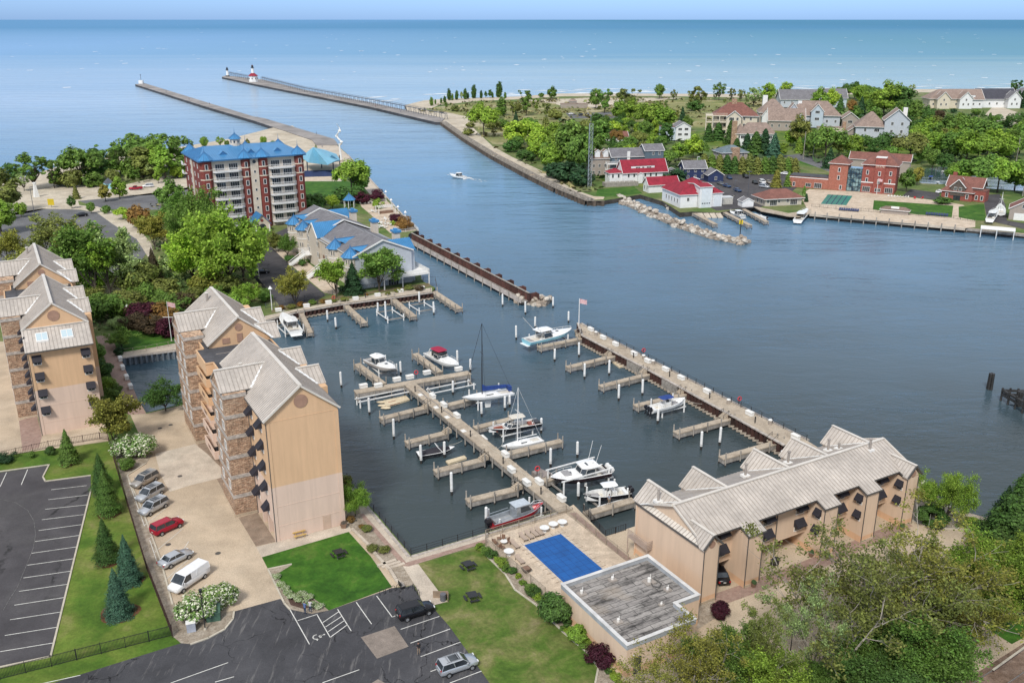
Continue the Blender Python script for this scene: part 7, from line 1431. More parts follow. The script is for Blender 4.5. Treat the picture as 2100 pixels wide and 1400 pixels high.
def plant_all():
 cnt={};TREES.sort(key=lambda t_:t_[0])
 tot={}
 for t_ in TREES:
  if not t_[8]:tot[(t_[5],t_[4],t_[3])]=tot.get((t_[5],t_[4],t_[3]),0)+1
 for x,yb,yt,kind,col,region,lod,w,label,flower,bark in TREES:
  q=G(x,yb);h=max(.5,zt(x,yb,yt,GZ)-GZ);d=math.hypot(q[0],q[1]);lod=lod or ('n' if d < 150 else 'm' if d < 330 else 'f')
  if kind in ('shrub','ball') and lod == 'n':lod='m'
  cm,tm=tree_kind(kind,lod,tv.randrange(3),flower,bark);nm,kn=KN[kind]
  if label is None:
   key=(region,col,kind);cnt[key]=cnt.get(key,0)+1;i=cnt[key]
   label=('only ' if tot[key] == 1 else ORD[i-1]+' ')+CN[col]+' '+kn+(' ' if tot[key] == 1 else ' from the left ')+region
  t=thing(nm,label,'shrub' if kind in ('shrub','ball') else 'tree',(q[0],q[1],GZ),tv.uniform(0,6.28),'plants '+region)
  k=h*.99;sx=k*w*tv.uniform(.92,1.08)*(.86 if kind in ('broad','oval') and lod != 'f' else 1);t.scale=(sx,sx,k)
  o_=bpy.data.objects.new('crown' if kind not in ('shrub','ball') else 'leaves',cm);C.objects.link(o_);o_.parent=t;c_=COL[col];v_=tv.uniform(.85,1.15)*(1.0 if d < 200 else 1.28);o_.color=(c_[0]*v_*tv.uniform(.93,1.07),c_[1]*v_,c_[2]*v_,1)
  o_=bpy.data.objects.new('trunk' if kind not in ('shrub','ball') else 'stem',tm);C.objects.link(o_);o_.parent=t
RG='on the left lake shore'
for a in ((72,388,310,'airy','green',1.3),(20,372,333,'shrub','dark',1),(8,440,345,'broad','olive',1.3),(3,480,400,'broad','bright',1.2),(6,452,412,'broad','bright',1.1),(44,446,411,'broad','bright',1.1),(50,392,352,'airy','pale',1),(112,386,330,'upright','green',1.1),(168,378,288,'wide','green',.95),(200,372,300,'oval','dark',1.3),(228,364,294,'upright','green',1.3),(248,360,300,'airy','pale',1),(288,352,258,'wide','green',1.05),(293,366,297,'oval','olive',1.3),(312,362,290,'broad','bright',1.1),(335,352,268,'airy','green',1.2),(340,368,295,'oval','bright',1.3),(372,348,273,'airy','green',1.2),(366,366,338,'shrub','lime',1),(390,356,300,'oval','green',1.2),(270,366,322,'shrub','green',1),(230,378,345,'shrub','olive',1),(190,384,352,'shrub','green',1.2),(150,384,345,'shrub','olive',1.1),(420,305,277,'broad','bright',1),(452,302,279,'airy','bright',1.2),(466,302,286,'broad','green',1),(541,300,277,'broad','bright',.9),(508,300,284,'broad','olive',1),(560,302,288,'shrub','green',1)):tree(*a[:5],RG,w=a[5])
RG='by the beach car park'
for a in ((157,408,375,'spruce','olive',1),(148,428,400,'broad','dark',1),(188,438,412,'broad','green',1),(217,414,376,'oval','ochre',1.1),(246,408,359,'oval','bright',1.2),(325,376,346,'oval','bright',1),(253,450,420,'wide','lime',1.3),(218,438,420,'shrub','green',1),(270,452,434,'shrub','lime',1.3),(292,466,418,'shrub','rust',1),(318,512,436,'broad','ochre',1.1),(352,432,364,'broad','green',1.2),(300,470,440,'shrub','ochre',1.3)):tree(*a[:5],RG,w=a[5])
RG='between left tower and brick apartments'
for a in ((385,485,392,'wide','green',.9),(408,520,384,'broad','green',.95),(440,560,420,'broad','bright',1.0),(472,585,412,'broad','bright',1.15),(500,575,445,'oval','bright',1.1),(360,470,400,'broad','dark',1),(398,585,470,'oval','lime',1.25),(110,560,440,'upright','olive',1.4),(62,560,505,'shrub','ochre',1.6),(150,560,445,'upright','olive',1.2),(198,612,456,'oval','green',1.15),(228,612,470,'upright','bright',1.2),(255,602,462,'upright','pale',1.2),(320,594,505,'pine','brown',.9),(285,600,530,'shrub','olive',1.1),(20,548,470,'broad','ochre',1),(180,600,520,'shrub','bright',1.2),(512,630,577,'broad','bright',1.1),(430,600,548,'shrub','ochre',1.2),(545,618,590,'shrub','green',1.1),(460,598,560,'shrub','olive',1.4),(350,580,520,'shrub','pale',1.2)):tree(*a[:5],RG,w=a[5])
RG='on the scrubby bank above the small basin'
for a in ((225,655,595,'shrub','green',1.3),(262,640,590,'shrub','olive',1.3),(200,640,590,'shrub','olive',1.2),(300,660,615,'shrub','maroon',1.3),(335,662,618,'shrub','rust',1.3),(275,675,640,'shrub','brown',1.4),(318,684,645,'shrub','brown',1.5),(360,650,600,'shrub','green',1.3),(400,625,590,'shrub','olive',1.4),(440,622,585,'shrub','green',1.3),(480,640,600,'shrub','bright',1.3),(350,690,650,'shrub','maroon',1.2),(380,640,600,'shrub','brown',1.3),(240,672,648,'shrub','pale',1.2),(300,628,580,'shrub','green',1.4),(340,615,570,'shrub','olive',1.3),(410,600,560,'shrub','bright',1.1),(190,660,620,'shrub','dark',1.2)):tree(*a[:5],RG,w=a[5])
RG='around the left condominium tower'
for a in ((250,713,673,'wide','green',1.4),(246,728,712,'shrub','deep',1.3),(340,842,781,'wide','dark',1.2),(236,918,806,'broad','ochre',1.25),(143,950,877,'pine','green',1.0),(66,938,925,'ball','green',1.2),(105,932,915,'ball','dark',1.3),(14,945,928,'shrub','deep',2.2),(200,735,700,'shrub','green',1.1),(210,770,735,'shrub','dark',1.1),(225,800,770,'shrub','bright',1),(228,830,795,'shrub','green',1),(240,805,785,'shrub','green',1)):tree(*a[:5],RG,w=a[5])
tree(262,935,893,'shrub','green',RG,w=1.2,flower=True,label='white-flowering shrub left of its twin above the parked silver cars');tree(288,935,888,'shrub','green',RG,w=1.2,flower=True,label='taller white-flowering shrub beside the top of the drive')
tree(258,962,936,'shrub','green',RG,w=1.2,label='low green shrub in the rocks just above the topmost silver car')
RG='on the lawn strip beside the fence'
tree(212,1010,925,'pine','dark',RG,w=1.0,label='tall loose pine at the top of the lawn strip by the fence');tree(224,1054,955,'pine','green',RG,w=.95,label='pine with brown mulch ring, second from the top of the lawn strip');tree(222,1152,1058,'pine','dark',RG,w=.95,label='dark pine in the middle of the lawn strip')
tree(266,1193,1092,'spruce','blue',RG,w=.95,label='farther of the two blue-green spruces on the lawn strip');tree(245,1260,1160,'spruce','blue',RG,w=1.05,label='nearer of the two blue-green spruces on the lawn strip')
tree(403,1268,1218,'shrub','green',RG,w=1.2,flower=True,label='white-flowering shrub in front of the van, left part of the corner island');tree(455,1244,1200,'shrub','green',RG,w=1.2,flower=True,label='white-flowering shrub right of the van, on the corner island');tree(428,1250,1206,'shrub','green',RG,w=1.2,flower=True,label='white-flowering shrub in the middle of the corner island')
RG='in the gardens near the pool and lawns'
tree(729,1058,992,'broad','bright',RG,w=1.2,label='small round tree between the central tower and the seawall');tree(712,1010,975,'shrub','olive',RG,w=.8,label='climbing shrub at the back corner of the central tower')
for x,y,s in ((752,1090,14),(765,1130,16),(788,1132,14),(742,1082,8),(720,1070,12)):tree(x,y,y-s,'shrub','olive' if s > 13 else 'rust',RG,w=1.3)
tree(1136,1272,1215,'ball','dark',RG,w=1.15,label='large dark clipped shrub at the back corner of the pool house');tree(1184,1315,1281,'ball','bright',RG,w=1.25,label='bright round shrub along the pool house wall');tree(1229,1362,1322,'shrub','maroon',RG,w=1.1,label='maroon shrub along the pool house wall');tree(1476,1268,1233,'ball','maroon',RG,w=1.1,label='clipped maroon shrub in the gravel beside the first townhouse bay')
for i,(a,c,s) in enumerate(((985,1128,14),(995,1134,16),(1008,1142,15),(1018,1150,10),(1030,1162,18),(1040,1172,14),(1050,1175,12),(1062,1185,10),(1072,1198,10),(1085,1212,18),(1094,1222,18),(1104,1230,14),(1112,1236,12),(1154,1292,10),(1163,1284,14),(1166,1298,12),(1205,1320,10),(1198,1330,12),(1250,1380,12),(1262,1392,14),(1272,1410,14))):tree(a,c,c-s,'shrub',('bright','green','dark','lime')[i%4],RG,w=1.3)
for i,(a,c) in enumerate(((590,1218),(600,1226),(612,1232),(625,1238),(640,1243),(585,1208),(575,1200),(566,1185),(655,1246),(618,1222),(632,1228))):tree(a,c,c-10,'shrub','green','in the white-flowered bed at the lawn corner',w=1.5,flower=True)
RG='by the row houses and sun terrace'
for a in ((606,628,549,'broad','ochre',1.1),(690,609,531,'oval','bright',1.35),(725,602,533,'spruce','deep',1.1),(778,597,506,'oval','green',1.5),(590,527,480,'wide','green',1.1),(572,514,472,'wide','olive',1.1),(560,500,478,'shrub','ochre',1.3),(597,503,488,'shrub','deep',1),(722,402,318,'wide','bright',.95),(742,398,330,'broad','green',.9),(712,416,382,'shrub','dark',1.5),(735,412,380,'shrub','dark',1.2),(682,428,397,'broad','lime',1.4),(640,436,397,'shrub','dark',1.3),(660,420,395,'shrub','dark',1.2),(743,418,392,'shrub','maroon',1.2),(774,412,387,'shrub','maroon',1.3),(777,428,407,'shrub','bright',1.1),(813,457,436,'shrub','maroon',1.3),(830,470,442,'shrub','rust',1.25),(806,462,452,'shrub','lime',1),(596,536,522,'shrub','dark',1.5),(620,545,530,'shrub','dark',1),(700,596,585,'shrub','dark',1.4)):tree(*a[:5],RG,w=a[5])
for i in range(14):x=575+i*22;y=634-(x-575)*.145+tv.uniform(-3,3);tree(x,y,y-tv.uniform(5,11),'shrub',tv.choice(('rust','olive','brown','green')),'in the bark bed along the north quay',w=1.6)
RG='right of the tan townhouses'
tree(1935,1078,960,'broad','bright',RG,w=.9);tree(1910,1078,1036,'ball','dark',RG,w=1.45);tree(2075,1150,948,'spruce','dark',RG,w=1.35,label='huge dark spruce cut by the right edge of the picture');tree(2045,1130,990,'spruce','deep',RG,w=1.3,label='dark spruce left of the huge one at the right edge');tree(2110,1230,1010,'spruce','dark',RG,w=1.2,label='nearest dark spruce at the right edge')
tree(1990,1080,1062,'shrub','lime',RG,w=1.6);tree(2012,1095,1068,'shrub','bright',RG,w=1.3)
RG='in the lower right foreground'
for a in ((1985,1250,1085,'broad','bright',1.3,None,'broad bright tree behind the brown-leaved trees at lower right'),(2050,1270,1110,'broad','bright',1.3,None,'bright green tree at the lower right edge above the brown board fence'),(1870,1330,1085,'airy','ochre',1.35,BARKG,'large sparse yellow-brown tree right of centre in the lower right thicket'),(1800,1345,1090,'airy','olive',1.25,BARKG,'sparse olive tree in the middle of the lower right thicket'),(1715,1400,1130,'airy','olive',1.1,BARKG,'tall bare-limbed tree with pale branches over the townhouse forecourt'),(1660,1400,1190,'airy','pale',.7,BARKG,'thin leafless-looking tree left of the bare-limbed tree'),(1940,1340,1150,'airy','ochre',1.2,BARKG,'sparse yellow-brown tree above the footpath at lower right'),
 (1745,1440,1300,'broad','green',1.2,None,'dense green tree under the bare-limbed tree'),(1850,1440,1260,'broad','green',1.5,None,'dense green tree low in the lower right thicket'),(1925,1400,1290,'broad','green',1.2,None,'dense green tree beside the footpath'),(1480,1450,1290,'broad','green',1.2,None,'green tree in front of the pool house, partly over its roof'),(1420,1470,1275,'airy','ochre',1.2,BARKG,'sparse yellow-brown tree covering the front corner of the pool house'),(1556,1450,1235,'upright','olive',.7,BARKG,'sparse tree with a leafy spire in front of the forecourt'),(1540,1480,1330,'broad','bright',1.4,None,'bright low tree at the bottom edge right of the pool house'),(1672,1490,1370,'broad','green',1.2,None,'green tree at the bottom edge by the black lamp post'),(1360,1480,1330,'airy','ochre',1.3,BARKG,'sparse tree at the bottom edge before the pool house door'),(1790,1490,1330,'broad','dark',1.5,None,'dark green tree on the bottom edge of the thicket')):
 tree(*a[:5],RG,w=a[5],label=a[7],bark=a[6],lod='n')
RG='in the dunes beside the north pier'
for a in ((885,217,198,'column','green',1.6),(893,214,203,'column','green',1.3),(905,212,200,'column','dark',1.5),(912,211,196,'column','dark',1.5),(915,220,208,'column','green',1.5),(921,206,180,'column','dark',1.3),(928,206,191,'column','green',1.3),(937,205,184,'column','dark',1.3),(947,204,188,'oval','pale',1),(954,204,180,'column','dark',1.4),(960,203,189,'column','dark',1.3),(972,202,172,'column','dark',1.4),(987,202,184,'column','dark',1.4),(996,201,187,'oval','dark',1),(1005,201,183,'oval','dark',1),(1010,201,188,'column','dark',1.4),(1024,200,165,'column','dark',1.5),(1036,202,188,'column','green',1.4),(1029,237,196,'column','green',1.7),(992,281,200,'wide','lime',.95),(1052,238,205,'upright','olive',1.1),(1079,238,183,'upright','green',1),(1062,232,208,'broad','olive',1.2),(1100,228,203,'upright','bright',1.1),(1132,206,176,'broad','green',1),(1110,200,190,'shrub','green',1.3),(1120,240,212,'upright','olive',1.3),(1058,272,225,'pine','deep',.9),(1042,280,250,'pine','dark',1),(1010,265,245,'shrub','olive',1.4),(965,262,250,'shrub','olive',1.5),(960,278,262,'shrub','olive',1.5),(1030,262,243,'shrub','green',1.4),(935,228,216,'shrub','olive',1.8),(1140,245,222,'shrub','olive',1.5),(1090,262,240,'shrub','green',1.6)):tree(*a[:5],RG,w=a[5])
RG='in the wood along the north river wall'
for a in ((1057,303,243,'broad','lime',1.3),(1085,300,236,'wide','lime',.95),(1101,318,262,'broad','lime',1.2),(1128,352,290,'broad','bright',1.2),(1110,330,275,'broad','lime',1.1),(1150,345,262,'broad','bright',1.1),(1172,350,238,'broad','green',1.05),(1190,360,262,'broad','green',.9),(1140,300,246,'broad','bright',1.1),(1165,372,330,'shrub','deep',1.6),(1140,364,330,'shrub','deep',1.5),(1195,382,345,'shrub','deep',1.2),(1210,330,258,'broad','green',1),(1230,310,240,'broad','green',1.1),(1200,290,240,'broad','olive',1.1),(1175,275,245,'wide','olive',1.1),(1120,285,240,'oval','olive',1),(1048,312,285,'shrub','dark',1.3),(1080,330,305,'shrub','dark',1.4),(1245,290,250,'pine','dark',.9),(1258,322,280,'broad','dark',1.1)):tree(*a[:5],RG,w=a[5])
RG='among the houses behind the red roofs'
for a in ((1222,223,178,'broad','green',1),(1240,232,183,'upright','green',1),(1287,240,178,'upright','olive',1.2),(1270,250,200,'broad','bright',1),(1300,255,200,'broad','bright',1.1),(1337,272,203,'wide','bright',1.05),(1362,275,210,'broad','bright',1.1),(1398,262,216,'pine','deep',.9),(1352,203,168,'broad','green',1),(1381,206,182,'airy','olive',1),(1429,226,173,'airy','olive',1),(1425,228,205,'shrub','dark',1.5),(1474,206,168,'airy','green',1.1),(1500,205,180,'airy','olive',1),(1519,208,182,'airy','olive',1),(1545,220,176,'airy','pale',1),(1575,210,166,'broad','lime',1.1),(1610,206,164,'broad','lime',1.1),(1310,300,262,'wide','olive',1.1),(1290,320,275,'broad','green',1.2),(1262,302,262,'wide','rust',1),(1340,305,270,'broad','bright',1.1),(1320,322,285,'broad','olive',1.1),(1367,340,300,'wide','green',1.2),(1392,330,290,'broad','bright',1.2),(1421,325,275,'broad','lime',1.1),(1440,322,290,'wide','green',1),(1380,372,345,'shrub','deep',1.6),(1360,360,335,'shrub','dark',1.5),(1410,268,235,'broad','green',1),(1452,290,252,'cedar','dark',1.5),(1472,288,250,'cedar','dark',1.6),(1497,295,245,'cedar','dark',1.3),(1530,315,272,'cedar','deep',1.4),(1548,318,268,'cedar','dark',1.5),(1566,318,262,'cedar','deep',1.3),(1586,322,270,'spruce','blue',1.3),(1510,312,282,'cedar','dark',1.6),(1525,232,212,'shrub','dark',1.2),(1637,302,232,'broad','olive',1),(1620,300,262,'broad','bright',1),(1605,322,290,'broad','bright',1),(1588,258,240,'shrub','maroon',1),(1655,300,265,'broad','green',1),(1410,350,325,'shrub','brown',1.4),(1340,262,235,'broad','olive',1)):tree(*a[:5],RG,w=a[5])
RG='in the hedge behind the marina car park'
for i in range(13):x=1443+i*15.5;tree(x,356-abs(i-6)*.3,317+tv.uniform(-4,6),'cedar',tv.choice(('green','olive','dark')),RG,w=1.7)
tree(1591,384,346,'cedar','ochre','in the marina car park',w=1.4);tree(1616,382,352,'cedar','green','in the marina car park',w=1.5);tree(1653,414,396,'cedar','deep','in the marina car park',w=1.2);tree(1643,408,396,'shrub','pale','in the marina car park',w=1.3)
RG='in the far right wood'
for a in ((1679,230,177,'broad','bright',1),(1706,226,178,'broad','lime',1),(1722,232,195,'pine','dark',1),(1745,235,200,'broad','rust',.9),(1764,240,195,'pine','deep',1),(1785,238,198,'broad','green',1.1),(1790,262,215,'broad','green',1),(1811,240,162,'broad','bright',1.05),(1832,236,168,'broad','bright',1),(1848,240,172,'broad','dark',1.1),(1750,258,215,'broad','green',1.1),(1838,262,205,'broad','green',1),(1875,250,200,'broad','green',1),(1860,240,205,'pine','deep',1),(1900,255,215,'broad','dark',1),(1925,252,222,'broad','brown',1.1),(1880,280,240,'broad','olive',1.1),(1905,292,236,'broad','bright',1.2),(1935,295,232,'broad','green',1.2),(1965,290,228,'broad','green',1.2),(1990,300,235,'broad','green',1.2),(2020,312,235,'broad','green',1.1),(1918,320,262,'broad','bright',1.2),(1950,325,262,'broad','green',1.2),(1982,330,265,'broad','bright',1.1),(2005,325,270,'broad','green',1),(1864,333,262,'wide','olive',1.1),(1888,335,285,'broad','green',1.1),(1798,332,280,'broad','dark',1.2),(1775,300,275,'shrub','dark',1.4),(1748,325,270,'broad','bright',1.1),(1692,328,245,'wide','green',.95),(1720,318,268,'broad','olive',1.1),(1634,300,250,'broad','bright',1),(1750,348,305,'broad','green',1.3),(1700,345,300,'spruce','deep',1.3),(1616,350,315,'wide','olive',1.1),(1825,340,295,'broad','green',1.2),(1840,318,280,'broad','bright',1.1),(1815,300,270,'shrub','dark',1.3),(1912,345,300,'broad','green',1.2),(1935,350,310,'broad','dark',1.2),(1858,394,344,'broad','green',1),(1880,380,338,'broad','ochre',.9),(2036,330,258,'airy','lime',1.1),(2060,330,270,'broad','bright',1.1),(2089,320,255,'broad','green',1.1),(2083,265,225,'wide','dark',1),(2060,262,245,'shrub','dark',1.3),(2100,295,240,'broad','green',1),(2015,392,300,'wide','green',1.05),(2045,395,312,'wide','bright',1),(1975,385,318,'wide','bright',1),(2080,392,322,'broad','green',1.1),(1950,372,330,'broad','green',1),(2110,400,330,'broad','green',1),(2081,190,162,'airy','dark',1.4),(1870,190,172,'airy','pale',1.2),(2040,250,235,'shrub','green',1.3),(2015,240,226,'spruce','dark',1.3),(2030,246,230,'spruce','dark',1.3),(2000,236,222,'shrub','green',1.3),(1955,232,222,'shrub','deep',1.4),(1915,234,222,'shrub','dark',1.4)):tree(*a[:5],RG,w=a[5])
for i in range(9):tree(2046+i*8,218+i*.6,186+tv.uniform(-2,3),'cedar','deep','in the lakeside row at right',w=1.0)
tree(1933,418,403,'shrub','dark','by the brick lodge',w=2.2,label='wide clipped dark bush in front of the brick lodge')
tree(1648,404,380,'cedar','green','by the brick lodge',label='dark narrow cedar beside the club pool')
rx=random.Random(31);HB=((1445,215,1545,296),(1505,225,1625,300),(1560,195,1700,258),(1640,205,1745,262),(1722,228,1848,292),(1880,178,2100,228),(1380,255,1442,296),(1200,280,1262,300),(1480,290,1535,325),(1130,200,1300,226))
def extra(poly,n_,hmin,hmax,kinds,cols,region,gap=6):
 P=px(poly);xs_=[p[0] for p in P];ys_=[p[1] for p in P];pts=[G(t_[0],t_[1])[:2] for t_ in TREES];k=0;tries=0
 bl=[(o_.location.x,o_.location.y) for o_ in sc.objects if o_.get('category') in ('house','clubhouse','lodge','office','car','pickup truck','garage','pavilion')]
 while k < n_ and tries < 4000:
  tries += 1;x,y=rx.uniform(min(xs_),max(xs_)),rx.uniform(min(ys_),max(ys_));ins=False;j=len(P)-1
  for i in range(len(P)):
   if (P[i][1] > y) != (P[j][1] > y) and x < (P[j][0]-P[i][0])*(y-P[i][1])/(P[j][1]-P[i][1])+P[i][0]:ins=not ins
   j=i
  if not ins or any(math.dist((x,y),p) < gap for p in pts) or any(-6 < x-p[0] < 22 and -5 < y-p[1] < 16 for p in bl):continue
  h=rx.uniform(hmin,hmax);dep=y*CP-(GZ-CAMH)*SP;u=1050+FOC*x/dep;vb=700-FOC*(y*SP+(GZ-CAMH)*CP)/dep;d2=y*CP-(GZ+h-CAMH)*SP;vt=700-FOC*(y*SP+(GZ+h-CAMH)*CP)/d2
  if any(a0_ < u+12 and u-12 < a1_ and b0_ < vb and vt < b1_ for a0_,b0_,a1_,b1_ in HB):continue
  pts.append((x,y));k += 1;tree(u,vb,vt,rx.choice(kinds),rx.choice(cols),region,w=1.15)
extra([(1700,200),(1900,205),(2030,240),(2100,260),(2100,330),(1900,340),(1700,330),(1640,300),(1660,230)],55,9,17,('broad','broad','wide','oval'),('green','bright','bright','dark','olive'),'in the far right wood')
extra([(1210,235),(1440,262),(1450,300),(1440,345),(1330,335),(1215,345),(1195,290)],30,7,14,('broad','wide','oval'),('green','bright','lime','dark'),'among the houses behind the red roofs')
extra([(1600,225),(1720,230),(1740,300),(1640,320),(1600,290)],14,7,13,('broad','oval','cedar'),('green','bright','dark'),'among the houses behind the red roofs')
extra([(1150,205),(1600,200),(1640,225),(1440,255),(1200,240)],13,3,8,('upright','airy','shrub','broad'),('olive','green','pale','bright'),'in the dunes beside the north pier',10)
extra([(1040,290),(1120,280),(1180,330),(1220,390),(1150,365),(1080,325)],12,6,12,('broad','wide'),('lime','bright','green'),'in the wood along the north river wall')
extra([(120,384),(380,365),(395,340),(250,350),(120,372)],14,5,12,('upright','broad','airy','shrub'),('green','bright','pale','olive'),'on the left lake shore',5)
plant_all()
def cover(name,polys,dens,size,hgt,cols,seed,label):
 r=random.Random(seed);V,F=[],[];MI=[]
 for pl in polys:
  P=px(pl);xs_=[p[0] for p in P];ys_=[p[1] for p in P];x0,x1,y0,y1=min(xs_),max(xs_),min(ys_),max(ys_)
  for i in range(int((x1-x0)*(y1-y0)*dens)):
   x,y=r.uniform(x0,x1),r.uniform(y0,y1);ins=False;j=len(P)-1
   for k in range(len(P)):
    if (P[k][1] > y) != (P[j][1] > y) and x < (P[j][0]-P[k][0])*(y-P[k][1])/(P[j][1]-P[k][1])+P[k][0]:ins=not ins
    j=k
   nv=mnoise.noise(Vector((x*.05,y*.05,seed)))
   if not ins or nv < -.05:continue
   s=size*r.uniform(.5,1.4);
   for q in range(5):
    leafq(V,F,Vector((x+r.gauss(0,s),y+r.gauss(0,s),GZ+r.uniform(.05,hgt*(.6+nv)))),(Vector((0,0,1))+rdir(r)*.8).normalized(),s*.8,r)
    MI.append(0 if nv > .25 else 1)
 me=bpy.data.meshes.new(name);me.from_pydata(V,[],F);[me.materials.append(m_) for m_ in cols];me.polygons.foreach_set('material_index',MI);me.update()
 o_=bpy.data.objects.new(name,me);C.objects.link(o_);o_['kind']='stuff';o_['label']=label;o_['category']='scrub';return o_
def leafm(name,col):
 m,n,b=newmat(name);geo=nd(n,'NewGeometry');c=mix(n,1.0,col,ramp(n,geo.outputs['Random Per Island'],[(0,.5),(1,1.6)]),'MULTIPLY');n.links.new(c,b.inputs['Base Color']);b.inputs['Roughness'].default_value=.8;return m
S1,S2,S3,S4=leafm('scrub_green',(.075,.13,.028)),leafm('scrub_straw',(.19,.17,.07)),leafm('marram_green',(.13,.15,.05)),leafm('scrub_dark',(.035,.07,.02))
cover('scrub',[[(170,600),(300,570),(420,590),(500,600),(545,640),(540,655),(368,665),(230,680),(190,690),(175,640)],[(280,560),(330,540),(400,470),(500,490),(520,560),(548,622),(420,600),(300,590)],[(300,440),(350,400),(420,420),(400,470),(320,520),(300,480)],[(0,600),(60,540),(200,560),(180,610),(0,610)]],.22,.8,1.5,[S1,S2],3,'rough scrub and grass on the bank behind the left tower')
cover('dune_scrub',[[(860,228),(900,214),(980,206),(1285,199),(1600,202),(1600,240),(1440,262),(1300,262),(1180,240),(1050,300),(1010,295),(970,262),(950,240)],[(100,386),(150,382),(240,384),(330,366),(380,350),(300,356),(160,376)],[(1010,300),(1060,330),(1130,368),(1200,395),(1230,385),(1200,340),(1060,290)]],.014,2.0,1.4,[S3,S2],9,'marram grass and low scrub in the dunes')
cover('undergrowth',[[(1160,250),(1300,270),(1440,300),(1600,330),(1620,350),(1450,352),(1400,385),(1330,380),(1240,370),(1200,330)],[(1640,240),(1900,225),(2100,250),(2300,300),(2300,380),(2020,345),(1900,345),(1740,355),(1640,318)],[(1210,365),(1245,350),(1300,345),(1380,350),(1400,370),(1380,384),(1310,370)]],.03,2.0,2.6,[S1,S4],12,'dark undergrowth between the far houses and trees')
cover('pebble_planting',[[(1868,1066),(1885,990),(1930,1040),(2010,1070),(2100,1088),(2100,1100),(2010,1080),(1960,1090),(1905,1086)]],.5,.25,.5,[S1,S2],14,'low planting on the rocky shore right of the townhouses')
cover('undergrowth',[[(1640,1420),(1700,1340),(1800,1320),(1960,1300),(2000,1370),(1960,1420),(1900,1500),(1640,1560)],[(1290,1420),(1400,1380),(1560,1400),(1620,1450),(1500,1560),(1290,1560)],[(1880,1240),(1990,1200),(2100,1200),(2110,1260),(2000,1330),(1900,1330)]],.8,.5,1.8,[S1,S4],15,'green undergrowth beneath the lower right trees')
# ---------------------------------------------------------------- vehicles
def paint(name,c,met=.3):return M(name,c,.28,.03,1,met,spec=.6)
TYRE=M('tyre',(.012,.012,.013),.9,.1);RIM=M('rim',(.40,.41,.42),.4,.1,2,.6);LAMPW=M('headlamp',(.70,.70,.68),.2,.03);LAMPR=M('tail_lamp',(.35,.015,.015),.3,.05)
WHL=None
def car_mesh(kind):
 S={'sedan':[(-2.35,.45,.78,.62),(-2.3,.30,.92,.80),(-1.6,.25,1.0,.88),(-.9,.25,.98,.90),(1.0,.25,.93,.90),(1.6,.25,.86,.88),(2.2,.28,.72,.80),(2.35,.42,.60,.60)],
         'suv':[(-2.3,.50,.95,.66),(-2.27,.34,1.05,.84),(-1.5,.28,1.12,.92),(.8,.28,1.08,.93),(1.5,.28,1.02,.91),(2.15,.32,.90,.84),(2.32,.45,.75,.62)],
         'van':[(-2.85,.50,1.3,.85),(-2.82,.35,1.35,.95),(-2.0,.30,1.38,.99),(1.2,.30,1.30,.99),(1.9,.30,1.18,.96),(2.65,.34,1.02,.9),(2.82,.45,.85,.75)],
         'pickup':[(-2.8,.55,1.0,.85),(-2.75,.45,1.1,.95),(.9,.35,1.1,.97),(1.6,.35,1.1,.95),(2.6,.38,1.0,.9),(2.8,.5,.85,.75)]}[kind]
 b_=MB();rings=[]
 for x,z0_,z1_,w_ in S:rings.append([(x,-w_*.86,z0_),(x,-w_,z0_+.22),(x,-w_*.98,z1_-.12),(x,-w_*.86,z1_),(x,w_*.86,z1_),(x,w_*.98,z1_-.12),(x,w_,z0_+.22),(x,w_*.86,z0_)])
 b_.loft(rings)
 G_={'sedan':(-1.75,-1.15,.35,1.15,.95,1.45,.66),'suv':(-2.2,-1.95,.45,1.25,1.08,1.72,.74),'van':(-2.8,-2.72,1.15,2.0,1.28,2.08,.86),'pickup':(-.65,-.45,.75,1.45,1.08,1.75,.76)}[kind]
 xb,xrb,xrf,xf_,zb,zr,wr=G_;g=MB();wb=wr+.12
 lo=[(xb,-wb,zb-.05),(xf_,-wb,zb-.08),(xf_,wb,zb-.08),(xb,wb,zb-.05)];hi=[(xrb,-wr,zr-.06),(xrf,-wr,zr-.06),(xrf,wr,zr-.06),(xrb,wr,zr-.06)]
 g.loft([lo,hi]);r_=MB();e=.015
 rf=[(xrb-.03,-wr-e,zr-.07),(xrf+.05,-wr-e,zr-.07),(xrf+.05,wr+e,zr-.07),(xrb-.03,wr+e,zr-.07)];r_.loft([rf,[(xrb+.05,-wr+.12,zr),(xrf-.05,-wr+.12,zr),(xrf-.05,wr-.12,zr),(xrb+.05,wr-.12,zr)]])
 for s in (-1,1):
  for a,c in (((xb,zb),(xrb,zr-.06)),((xf_,zb-.02),(xrf,zr-.06)),(((xb+xf_)/2-.1,zb),((xrb+xrf)/2,zr-.06))):r_.cyl((a[0],s*(wb+.005),a[1]-.04),(c[0],s*(wr+.01),c[1]),.045,n=4)
 if kind == 'van':
  for s in (-1,1):r_.add([(-2.79,s*.992,1.2),(.35,s*.992,1.2),(.35,s*.885,2.03),(-2.72,s*.885,2.03)],[(0,1,2,3) if s < 0 else (3,2,1,0)])
 if kind == 'pickup':r_.box(-2.7,-.9,1.08,-.7,-.8,1.22);r_.box(-2.7,.8,1.08,-.7,.9,1.22);r_.box(-2.76,-.9,1.08,-2.66,.9,1.22)
 return b_,g,r_
CARM={};wh=MB();wh.cyl((0,-.11,0),(0,.11,0),.34,n=14);TYM=wh.mesh('tyre',[TYRE]);wh=MB();wh.cyl((0,-.125,0),(0,.125,0),.21,n=8);RMM=wh.mesh('rim',[RIM])
